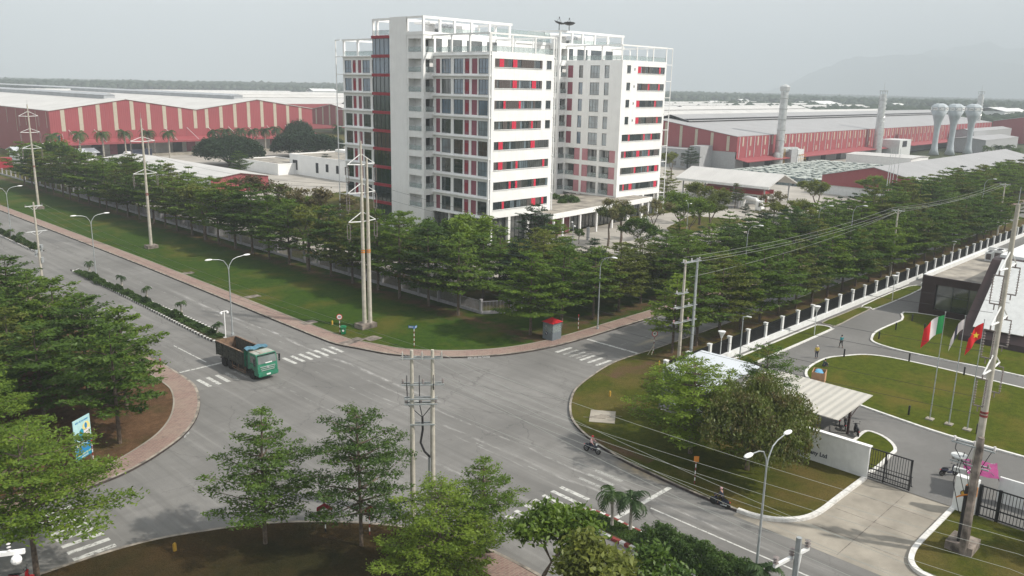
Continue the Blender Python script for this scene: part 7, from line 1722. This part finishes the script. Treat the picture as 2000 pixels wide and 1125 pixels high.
for i, (rz, z) in enumerate(((-.5, 2.62), (.9, 2.55))):
    q = MB(); q.cbox((0, 0, 0), (.85, .04, .3)); o = part('name_plate', q.mesh('plate', 'blue'), T, (.3*cos(rz)*(1 if i else -1), .3*sin(rz)*(1 if i else -1), z), rz)
    q = MB()
    for r in range(2):
        for c in range(5): q.cbox((-.3+c*.14, -.025, .05-r*.11), (.1, .01, .05))
    q.build('lettering', 'white', o)
for px, py, H, lab, kind in ((1129, 648, 2.4, 'plain red and white striped post with red cap near the booth', 0), (1356, 948, 2.6, 'striped post with a faded orange sign in the tree shade', 1), (183, 905, 2.2, 'striped post half hidden by the trees near the billboard', 0), (314, 720, 1.2, 'short striped post on the left pavement corner', 0), (722, 1048, 2.2, 'striped post with a dark red round sign under the centre trees', 2)):
    x, y = G(px, py); T = thing('striped_post', lab, 'post', (x, y, .14), -.8); q = MB(); stripepost(q, H-.3); q.build('post', ['kerbred', 'white2'], T)
    q = MB()
    if kind == 0: q.lathe([(.05, H-.3), (.07, H-.25), (.05, H-.15)], (0, 0, 0), 8); q.build('cap', 'red', T)
    elif kind == 1: q.cbox((0, -.05, H-.35), (.42, .03, .5)); q.build('sign_board', 'orange', T)
    else: q.lathe([(.01, 0), (.36, 0), (.36, .03), (.01, .03)], (0, 0, 0), 20); o = part('sign_board', q.mesh('disc', 'redpaint'), T, (0, .05, H-.3)); o.rotation_euler = (radians(90), 0, 0)
x, y = G(636, 1042); T = thing('arrow_sign', 'dark red folded arrow board on a striped post at the dark lawn edge', 'road sign', (x, y, .14), -.7); q = MB(); stripepost(q, 2.0); q.build('post', ['black', 'white2'], T)
for s in (-1, 1):
    q = MB(); q.add([(0, 0, .0), (s*.55, -.15, -.22), (s*.55, -.15, .1), (0, 0, .36), (0, .03, .0), (s*.55, -.12, -.22), (s*.55, -.12, .1), (0, .03, .36)], [(0, 1, 2, 3), (7, 6, 5, 4), (0, 4, 5, 1), (1, 5, 6, 2), (2, 6, 7, 3)]); part('sign_board', q.mesh('board', 'redpaint'), T, (0, -.05, 1.95))
# booth
x, y = 78.1, 68.3; T = thing('guard_booth', 'small grey guard booth with a red pyramid roof on the pavement', 'booth', (x, y, .15))
q = MB()
q.box(-.85, -.85, 0, .85, -.8, 1.05); q.box(-.85, .8, 0, .85, .85, 2.3); q.box(-.85, -.8, 0, -.8, .8, 1.05); q.box(.8, -.8, 0, .85, .8, 1.05)
for a, b in ((-.85, -.85), (.78, -.85), (-.85, .72), (.78, .72)): q.box(a, b+.002, 1.051, a+.07, b+.08, 2.3)
q.box(-.848, -.85, 1.95, .848, -.8, 2.3); q.box(-.85, -.79, 1.95, -.8, .72, 2.3); q.box(.8, -.79, 1.95, .85, .72, 2.3); q.box(-.8, -.8, .02, .8, .8, .06); q.build('wall', 'boothgrey', T)
for a in ((-.78, -.835, .78, -.825), (-.835, -.78, -.825, .72), (.825, -.78, .835, .72)):
    q = MB(); q.box(a[0], a[1], 1.06, a[2], a[3], 1.94); q.build('window', 'railglass', T)
q = MB(); q.add([(-1, -1, 2.3), (1, -1, 2.3), (1, 1, 2.3), (-1, 1, 2.3), (0, 0, 2.85)], [(0, 1, 4), (1, 2, 4), (2, 3, 4), (3, 0, 4), (3, 2, 1, 0)]); q.build('roof', 'red', T)
q = MB(); q.lathe([(.01, 0), (.24, 0), (.24, .012), (.01, .012)], (0, 0, 0), 18, 0); q.cbox((.06, .05, .02), (.2, .05, .02), .6, 1); q.cbox((-.05, -.06, .02), (.2, .05, .02), .6, 1); o = part('emblem', q.mesh('emblem', ['navy', 'white']), T, (-.856, .2, .85)); o.rotation_euler = (0, radians(-90), 0)
q = MB(); q.box(-.5, .1, .06, .3, .6, .7); q.build('desk', 'boothgrey', T)
x, y = G(671, 655); T = thing('litter_bin', 'green wheeled litter bin next to the speed 40 sign', 'bin', (x, y, .14), -.7); q = MB(); q.add([(-.26, -.3, .1), (.26, -.3, .1), (.26, .3, .1), (-.26, .3, .1), (-.33, -.38, .95), (.33, -.38, .95), (.33, .38, .95), (-.33, .38, .95)], [(0, 1, 5, 4), (1, 2, 6, 5), (2, 3, 7, 6), (3, 0, 4, 7), (0, 3, 2, 1)]); q.build('bin_body', 'binG', T)
q = MB(); q.cbox((0, 0, 1.0), (.74, .84, .1)); q.cbox((0, .1, 1.08), (.5, .5, .1)); q.build('lid', 'binG', T); q = MB(); q.tube((-.3, .32, .12), (.3, .32, .12), .12, n=10); q.build('wheels', 'rubber', T)
q = MB(); q.lathe([(.01, 0), (.15, 0), (.15, .01), (.01, .01)], (0, 0, 0), 14); o = part('emblem', q.mesh('emblem', 'white2'), T, (0, -.36, .6)); o.rotation_euler = (radians(95), 0, 0)
for i, (px, py) in enumerate(((649, 637), (1287, 717), (1191, 777), (1353, 1075-360), (342, 1080))):
    if i == 3: continue
    x, y = G(px, py); q = MB((x, y, .13)); q.cbox((x, y, .13+.28), (.22, .14, .56), .3); q.cbox((x, y, .13+.6), (.16, .1, .08), .3)
    tag(q.build('marker_post', 'yellow'), ['yellow marker stone on the lawn beside the speed sign and bin', 'yellow marker stone on the corner lawn near the paired poles', 'yellow marker stone on the corner lawn near the curved kerb', '', 'orange marker stone on the dark near lawn'][i], 'marker post', 'yellow marker stones')
x, y = G(475, 657); T = thing('camera_pole', 'white twin camera pole on the median tip behind the truck', 'camera pole', (47.3, 95.9, .2)); q = MB(); q.tube((0, 0, 0), (0, 0, 3.6), .07, .06, 8); q.tube((-.4, 0, 3.5), (.4, 0, 3.5), .05, n=6); q.build('pole', 'white', T)
for s in (-1, 1): q = MB(); q.ell((s*.42, 0, 3.3), (.16, .16, .2), 10, 6); q.build('camera', 'white', T)
# kerb stencils
def kerbtext(txt, pts, size, mat='white2'):
    cx, cy, rz = pts; T = thing('kerb_lettering', 'white stencilled letters on the kerb face %s' % ('of the far corner' if cx > 50 else 'of the left corner'), 'lettering', (cx, cy, .02), rz); o = text(txt, size, mat, T, (0, 0, .075), (radians(90), 0, 0), .004); return T
kerbtext('0984 300 0967230989', (65.9, 69.15, -.58), .30)
kerbtext('0977 230', (30.6, 70.9, .72+pi), .28)
# slab on the corner lawn
q = MB((62.1, 47.3, 0)); q.cbox((62.1, 47.3, .17), (3.1, 2.5, .1), .62); tag(q.build('concrete_slab', 'concfloor'), 'square concrete slab lying on the corner lawn by the curved kerb', 'slab')
q = MB()
for i in range(4): q.cbox((62.1-.9+i*.55, 47.3+.3-i*.25, .235), (.05, 2.2, .02), .62)
struct(q.build('slab_marks', 'concdark'))
# billboard
x, y = 21.0, 70.4; bx, by = G(150, 902, 1.0); cx_, cy_ = G(182, 882, 1.0)
d = Vector((cx_-bx, cy_-by, 0)); Lw = d.length; rz = atan2(d.y, d.x)
T = thing('billboard', 'upright blue and pale propaganda billboard with a saluting figure, beside the trees', 'billboard', (bx, by, .14), rz)
q = MB(); q.box(0, 0, .85, Lw, .06, 4.35, 0); q.build('panel', 'palecyan', T) if 'palecyan' in M else None
M['palecyan'] = simple('pale_cyan_print', (.42, .66, .68), .6, var=.05); M['midblue'] = simple('mid_blue_print', (.02, .22, .50), .6, var=.06); M['teald'] = simple('teal_print', (.01, .26, .40), .6, var=.05); M['facep'] = simple('pale_face_print', (.70, .66, .68), .6, var=.03); M['yellowp'] = simple('yellow_print', (.75, .66, .25), .6, var=.03)
if not any(c.name.startswith('panel') for c in T.children): q.build('panel', 'palecyan', T)
def flat(name, pts, mat, dd, par=T):
    q = MB(); q.plate([(a*Lw, -dd, .85+b*3.5) for a, b in pts], -.006); q.build(name, mat, par)
flat('jacket', [(.02, 0), (.98, 0), (.98, .42), (.80, .40), (.70, .30), (.52, .36), (.36, .30), (.12, .40), (.02, .38)], 'midblue', .008)
flat('lower_band', [(.02, 0), (.98, 0), (.98, .16), (.02, .13)], 'teald', .016)
flat('cap', [(.48, .66), (.95, .66), (.97, .74), (.88, .84), (.70, .86), (.55, .80)], 'yellowp', .008)
flat('face', [(.52, .44), (.62, .37), (.80, .37), (.92, .46), (.94, .62), (.88, .68), (.56, .66), (.50, .56)], 'facep', .014)
flat('beret', [(.30, .42), (.42, .42), (.56, .60), (.56, .70), (.46, .74), (.34, .70), (.28, .56)], 'teald', .018)
flat('hand', [(.10, .30), (.22, .32), (.44, .40), (.30, .44), (.18, .42), (.08, .38)], 'facep', .022)
q = MB(); q.lathe([(.01, 0), (.26, 0), (.26, .006), (.01, .006)], (0, 0, 0), 18); o = part('cap_badge', q.mesh('badge', 'midblue'), T, (Lw*.72, -.014, .85+3.5*.76)); o.rotation_euler = (radians(90), 0, 0); o.scale = (.6, 1, 1)
q = MB()
for a in (.62, .78): q.cbox((Lw*a, -.024, .85+3.5*.56), (.10, .01, .03))
q.cbox((Lw*.72, -.024, .85+3.5*.46), (.16, .01, .03)); q.build('face_lines', 'navy', T)
text('BẢO VỆ AN NINH', .19, 'midblue', T, (Lw*.5, -.014, .85+3.5*.915), (radians(90), 0, 0), .003, .004)
text('NHÂN DÂN TÍN CẬY', .165, 'yellowp', T, (Lw*.5, -.024, .85+3.5*.10), (radians(90), 0, 0), .003, .003); text('QUÂN ĐỘI', .165, 'white2', T, (Lw*.5, -.024, .85+3.5*.04), (radians(90), 0, 0), .003, .003)
q = MB()
for a in (.1, .92): q.tube((Lw*a, .1, 0), (Lw*a, .1, 4.2), .045, n=6); q.tube((Lw*a, .1, 2.8), (Lw*a, 1.6, 0), .035, n=5)
q.build('legs', 'galv', T)
# cardboard crate
T = thing('crate', 'open cardboard crate with blue plastic sheets beyond the beige shelter roof', 'crate', (*G(1598, 748, 0), .16), .3); q = MB(); q.box(-.9, -.7, 0, .9, -.65, 1.3); q.box(-.9, .65, 0, .9, .7, 1.3); q.box(-.9, -.65, 0, -.85, .65, 1.3); q.box(.85, -.65, 0, .9, .65, 1.3); q.build('crate_walls', 'card', T)
q = MB(); q.ell((-.3, 0, 1.2), (.5, .5, .2), 9, 5); q.ell((.35, .1, 1.22), (.4, .4, .15), 9, 5); q.build('plastic_sheets', 'bluesheet', T)
# parasol
px_, py_ = 72.4, 16.2
T = thing('parasol', 'sagging purple parasol canopy behind the huge right pole', 'parasol', (px_, py_, .06), .3); q = MB(); q.tube((0, 0, 0), (0, 0, 2.7), .03, n=6)
for sx, sy in ((-1, -1), (1, -1), (1, 1), (-1, 1)): q.tube((0, 0, 2.6), (sx*1.5, sy*1.1, 2.15), .015, n=4)
q.build('pole', 'galv', T)
q = MB(); n = 8; P = []
for j in range(n+1):
    for i in range(n+1):
        a, b = i/n*2-1, j/n*2-1; P.append((a*1.65, b*1.25, 2.72-.5*max(abs(a), abs(b))-.14*sin(abs(a*b)*pi)+.05*sin(i*2+j)))
q.add(P, [(j*(n+1)+i, j*(n+1)+i+1, (j+1)*(n+1)+i+1, (j+1)*(n+1)+i) for j in range(n) for i in range(n)])
q.add([P[i] for i in range(n+1)]+[(P[i][0], P[i][1]-.03, P[i][2]-.3) for i in range(n+1)], [(i, i+1, n+2+i, n+1+i) for i in range(n)]); q.build('canopy', 'purple', T, smooth='all')
q = MB((70.6, 16.6, 0)); q.cbox((70.6, 16.6, .6), (.8, 1.0, 1.1), .2); tag(q.build('crate_box', 'blue'), 'blue box of goods under the purple parasol', 'box')
# flags
def flagpole(label, x, y, H, mats, w, h, ang, droop, fold, star=False):
    T = thing('flagpole', label, 'flagpole', (x, y, .16)); q = MB(); q.lathe([(.06, 0), (.03, H)], (0, 0, 0), 8); q.ell((0, 0, H+.06), (.07, .07, .07), 8, 5); q.build('pole', 'galv', T)
    q = MB(); q.box(-.35, -.35, -.02, .35, .35, .12); q.build('footing', 'concfloor', T)
    q = MB(); n, k = 12, 6; d = Vector((cos(ang), sin(ang), 0)); s = Vector((-d.y, d.x, 0)); P = []
    for j in range(k+1):
        for i in range(n+1):
            t = i/n; v = j/k; p = d*(w*t*(1-droop*.55))+s*(.16*fold*sin(t*9+v*1.5)*t)+Vector((0, 0, H-.25-h*v-w*droop*t*t*.95-(.25*t*h*v*droop))); P.append(p)
    for j in range(k):
        for i in range(n): q.add([P[a] for a in (j*(n+1)+i, j*(n+1)+i+1, (j+1)*(n+1)+i+1, (j+1)*(n+1)+i)], [(0, 1, 2, 3)], int(i*len(mats)/n))
    q.build('flag', mats, T, smooth='all')
    if star:
        q = MB(); c = P[3*(n+1)+6]; A = [(c.x+d.x*(r*cos(a)), c.y+d.y*(r*cos(a)), c.z+r*sin(a)) for a, r in ((pi/2+i*pi/5, .34 if i % 2 == 0 else .14) for i in range(10))]
        for sg in (-1, 1): q.poly([(p[0]+s.x*.2*sg, p[1]+s.y*.2*sg, p[2]) for p in A])
        q.build('star', 'flagyellow', T)
    return T
LFT = atan2(.718, -.695)
flagpole('flagpole with a green, white and red banded flag blowing left', 85.9, 24.4, 11.1, ['flaggreen', 'whitec', 'flagred'], 2.7, 1.8, LFT, .55, 1)
flagpole('middle flagpole with a limp furled white flag', 85.9, 22.6, 11.1, ['whitec', 'whitec', 'navy', 'whitec'], 2.3, 1.0, LFT, .95, .6)
flagpole('flagpole with a plain red flag and yellow star, nearest the huge pole', 85.8, 20.9, 11.1, ['flagred'], 2.2, 1.5, LFT, .75, 1.3, True)
for i, (px, py) in enumerate(((1726, 412), (1731, 408), (1737, 404), (1744, 411))):
    x, y = G(px, py); T = thing('flagpole', '%s bare flagpole from the left before the red gable shed' % nth(i), 'flagpole', (x, y, .12), 0, 'bare flagpoles'); q = MB(); q.lathe([(.12, 0), (.06, 17)], (0, 0, 0), 6); q.build('pole', 'lightsteel', T)
for i, (px, m) in enumerate(((116, 'flagred'), (121, 'blue'), (126, 'flagred'))):
    x, y = G(px, 300); x, y = x*.88, y*.88; T = thing('flagpole', ['flagpole with a red flag, left of the three by the warehouse', 'flagpole with a blue flag by the warehouse', 'flagpole with a drooping red flag, right of the three by the warehouse'][i], 'flagpole', (x, y, .12), 0, 'flags by the warehouse'); q = MB(); q.lathe([(.1, 0), (.05, 11)], (0, 0, 0), 6); q.build('pole', 'lightsteel', T)
    q = MB(); q.plate([(0, 0, 10.6), (-.9, .9, 9.6), (-.9, .9, 7.4), (0, 0, 8.6)], .03); q.build('flag', m, T)
# ---------------------------------------------------------------- compound shelters and the brown building
T = thing('bike_shelter', 'long beige corrugated shelter roof for motorbikes behind the drooping tree', 'shelter', (76.4, 34, 0)); oo = (76.4, 34, 0)
q = MB(oo); q.plate([(72.4, 28.2, 2.75), (80.3, 28.2, 3.1), (80.3, 39.2, 3.1), (72.4, 39.2, 2.75)], .06); q.build('roof', 'beigeroof', T)
q = MB(oo)
for y in (28.6, 32, 35.5, 38.8): q.box(76.2, y, .05, 76.4, y+.2, 2.85); q.tube((76.3, y+.1, 1.6), (73, y+.1, 2.72), .05, n=5); q.tube((76.3, y+.1, 1.6), (79.8, y+.1, 3.0), .05, n=5)
q.build('posts', 'brown', T)
T = thing('bike_shelter', 'white-blue finely corrugated shelter roof by the fence corner', 'shelter', (75, 44, 0)); oo = (75, 44, 0)
q = MB(oo); q.plate([(69.6, 40.2, 2.7), (80.6, 40.2, 3.0), (80.6, 47.7, 3.0), (73.2, 47.7, 2.7)], .06); q.build('roof', 'whiteroof', T)
q = MB(oo)
for x, y in ((73, 41), (80, 41), (80, 47), (74, 47)): q.box(x, y, .05, x+.15, y+.15, 2.7)
q.build('posts', 'galv', T)
oo = (129, 36, 0)
T = thing('office_building', 'dark brown office with a big slanted glazed front and stained flat roof', 'office', oo)
FX, Z1 = 129.0, 5.9
q = MB(oo); O_, u_, n_ = (FX, 29.0, 0), Vector((0, 1, 0)), Vector((-1, 0, 0))
facade(q, O_, u_, n_, 11.4, 0, Z1, [(.6, 9.4, 1.0, 4.75, .35)]); q.box(FX+.36, 29, 0, 160, 40.4, 5.35); q.quad((FX, 40.4, 0), (160, 40.4, 0), (160, 40.4, Z1), (FX, 40.4, Z1))
q.box(FX+.001, 29.1, 5.351, FX+.35, 40.39, Z1-.002); q.build('wall', 'brown', T)
q = MB(oo); q.box(FX+.35, 40.05, 5.36, 160, 40.45, 6.0); q.box(159.6, 33, 5.36, 160, 40.04, 6.4); q.build('parapet', 'white2', T)
q = MB(oo); q.quad((FX+.36, 29, 5.36), (159.6, 29, 5.36), (159.6, 40.04, 5.36), (FX+.36, 40.04, 5.36)); q.build('flat_roof', 'gravelroof', T)
for i in range(4):
    g = MB(oo); y0 = 29.7+i*2.15; g.box(FX+.26, y0, 1.05, FX+.3, y0+2.1, 4.7); w_ = g.build('window', 'glassdim' if i % 2 else 'glass', T)
q = MB(oo)
for i in range(5): q.box(FX+.18, 29.6+i*2.16, 1.0, FX+.255, 29.68+i*2.16, 4.75)
q.box(FX+.18, 29.6, 3.1, FX+.253, 38.4, 3.18); q.build('mullion', 'frame', T)
# sloped wing
T = thing('sloped_building', 'white sloping panel wing edged in dark brown at the right edge', 'building', (122, 25, 0)); oo = (122, 25, 0)
def wedge(q, prof, y0, y1):
    n = len(prof); q.add([(x, y0, z) for x, z in prof]+[(x, y1, z) for x, z in prof], [tuple(range(n)), tuple(reversed(range(n, 2*n)))]+[(i, n+i, n+(i+1) % n, (i+1) % n) for i in range(n)])
q = MB(oo); wedge(q, [(118.2, 0), (118.4, .9), (128.6, 9.7), (129.6, 9.9), (150, 9.9), (150, 0)], 8, 31.6); q.build('body', 'brown', T)
q = MB(oo); q.plate([(119.3, 30.3, 2.0), (119.3, 24.4, 2.0), (128.4, 24.4, 9.85), (128.4, 30.3, 9.85)], -.12); q.build('white_panel', 'white2', T)
q = MB(oo); q.box(130, 9, 9.91, 149, 31, 10.3); q.build('roof_slab', 'white2', T)
q = MB((150, 5, 0)); q.box(128, -30, 0, 160, 12, 4.2); tag(q.build('low_hall', 'brown'), 'brown hall wall beyond the white sloped wing at the right edge', 'building')
for i, (px, py, s) in enumerate(((1950, 503, 1.0), (1932, 500, .75))):
    x, y = G(px, py+8, 5.4); T = thing('condenser_unit', ['larger white condenser unit on the stained flat roof', 'smaller grey condenser unit behind on the stained flat roof'][i], 'air conditioner', (x, y, 5.37)); q = MB(); q.box(-1*s, -.7*s, 0, 1*s, .7*s, 2.0*s); q.build('casing', 'white2', T)
    for a in (-.5, .5): q = MB(); q.lathe([(.36*s, 2.0*s+.002), (.36*s, 2.12*s), (.3*s, 2.12*s)], (a*s, 0, 0), 12); q.build('fan', 'darksteel', T)
    q = MB(); q.box(-1*s-.03, -.5*s, .3*s, -1*s-.003, .5*s, 1.6*s); q.build('coil_grille', 'grille', T)
q = MB((0, 0, 0)); 
T = thing('rubbish_bag', 'pale rubbish bag by the corner of the brown building', 'bag', (*G(1803, 560), .12)); q = MB(); q.ell((0, 0, .35), (.6, .5, .42), 9, 6); q.build('bag', 'white2', T)
T = thing('bin', 'dark green bin beside the brown building and verge', 'bin', (*G(1808, 548), .12)); q = MB(); q.box(-.5, -.4, 0, .5, .4, 1.1); q.build('bin_body', 'binG', T); q = MB(); q.box(-.55, -.45, 1.1, .55, .45, 1.2); q.build('lid', 'black', T)
# striped boundary posts in the factory grounds
k = 0
FT2 = thing('yard_fence', 'low grey fence with tall posts along the far side of the forecourt', 'fence', (0, 0, .1))
pl = [G(1280, 398), G(1300, 396), G(1340, 397), G(1412, 405), G(1441, 408)]
for a, b in zip(pl, pl[1:]):
    q = MB(); rail(q, a, b, .0, .6, .15); q.build('plinth', 'greyfence', FT2); q = MB(); bars(q, a, b, .6, 2.0, .35, .05); rail(q, a, b, 2.0); q.build('railings', 'greyfence', FT2)
for a in pl: q = MB(); q.box(a[0]-.25, a[1]-.25, 0, a[0]+.25, a[1]+.25, 2.6); q.build('post', 'greyfence', FT2)
for i, (px, py) in enumerate(((1530, 434), (1542, 436), (1148, 470))):
    x, y = G(px, py); q = MB((x, y, .1)); q.box(x-.25, y-.25, .1, x+.25, y+.25, 2.9); tag(q.build('gate_post', 'greygrn'), ['grey gate post on the drive, left one of the pair', 'grey gate post on the drive, right one of the pair', 'short dark post on the forecourt beside the canopy'][i], 'post')
# bits of life in the yards
q = MB((88, 330, 0)); x, y = G(6, 322, 1.5); tag(MB((x, y, .1)).cbox((x, y, 2.0), (5, 3, 4), .1).build('red_gatehouse', 'redpaint'), 'red gatehouse box at the far left end of the tree row', 'gatehouse')
for i, (px, py) in enumerate(((75, 290), (130, 296))):
    x, y = G(px, py, 4); q = MB((x, y, 0)); q.box(x-9, y-5, .1, x+9, y+5, 3.6, 1); q.plate([(x-10, y-6, 3.7), (x+10, y-6, 3.7), (x+10, y, 5), (x-10, y, 5)], .15); q.plate([(x-10, y, 5), (x+10, y, 5), (x+10, y+6, 3.7), (x-10, y+6, 3.7)], .15)
    tag(q.build('low_shed', ['whiteroof', 'white2']), ['low pale shed roof at the far left behind the tree row', 'low pale shed roof below the three flags'][i], 'shed')
q = MB((0, 0, 0)); x, y = G(422, 352, 3); tag(MB((x, y, .1)).cbox((x, y, 1.8), (4, 2.5, 3.4), .3).build('red_kiosk', 'redstrip'), 'red kiosk wall under the end of the long white shed', 'kiosk')
# ---------------------------------------------------------------- the haze in the air
q = MB(); q.box(-1500, -1500, -1.5, 12700, 12700, 640)
hz = q.build('haze', 'white'); hz['kind'] = 'stuff'
m = bpy.data.materials.new('haze'); m.use_nodes = True; nt = m.node_tree; nt.nodes.clear()
pv = nt.nodes.new('ShaderNodeVolumePrincipled'); pv.inputs['Density'].default_value = 0.00033
pv.inputs['Color'].default_value = (.675, .735, .79, 1); pv.inputs['Anisotropy'].default_value = -.1
om = nt.nodes.new('ShaderNodeOutputMaterial'); nt.links.new(pv.outputs[0], om.inputs['Volume'])
hz.data.materials.clear(); hz.data.materials.append(m)
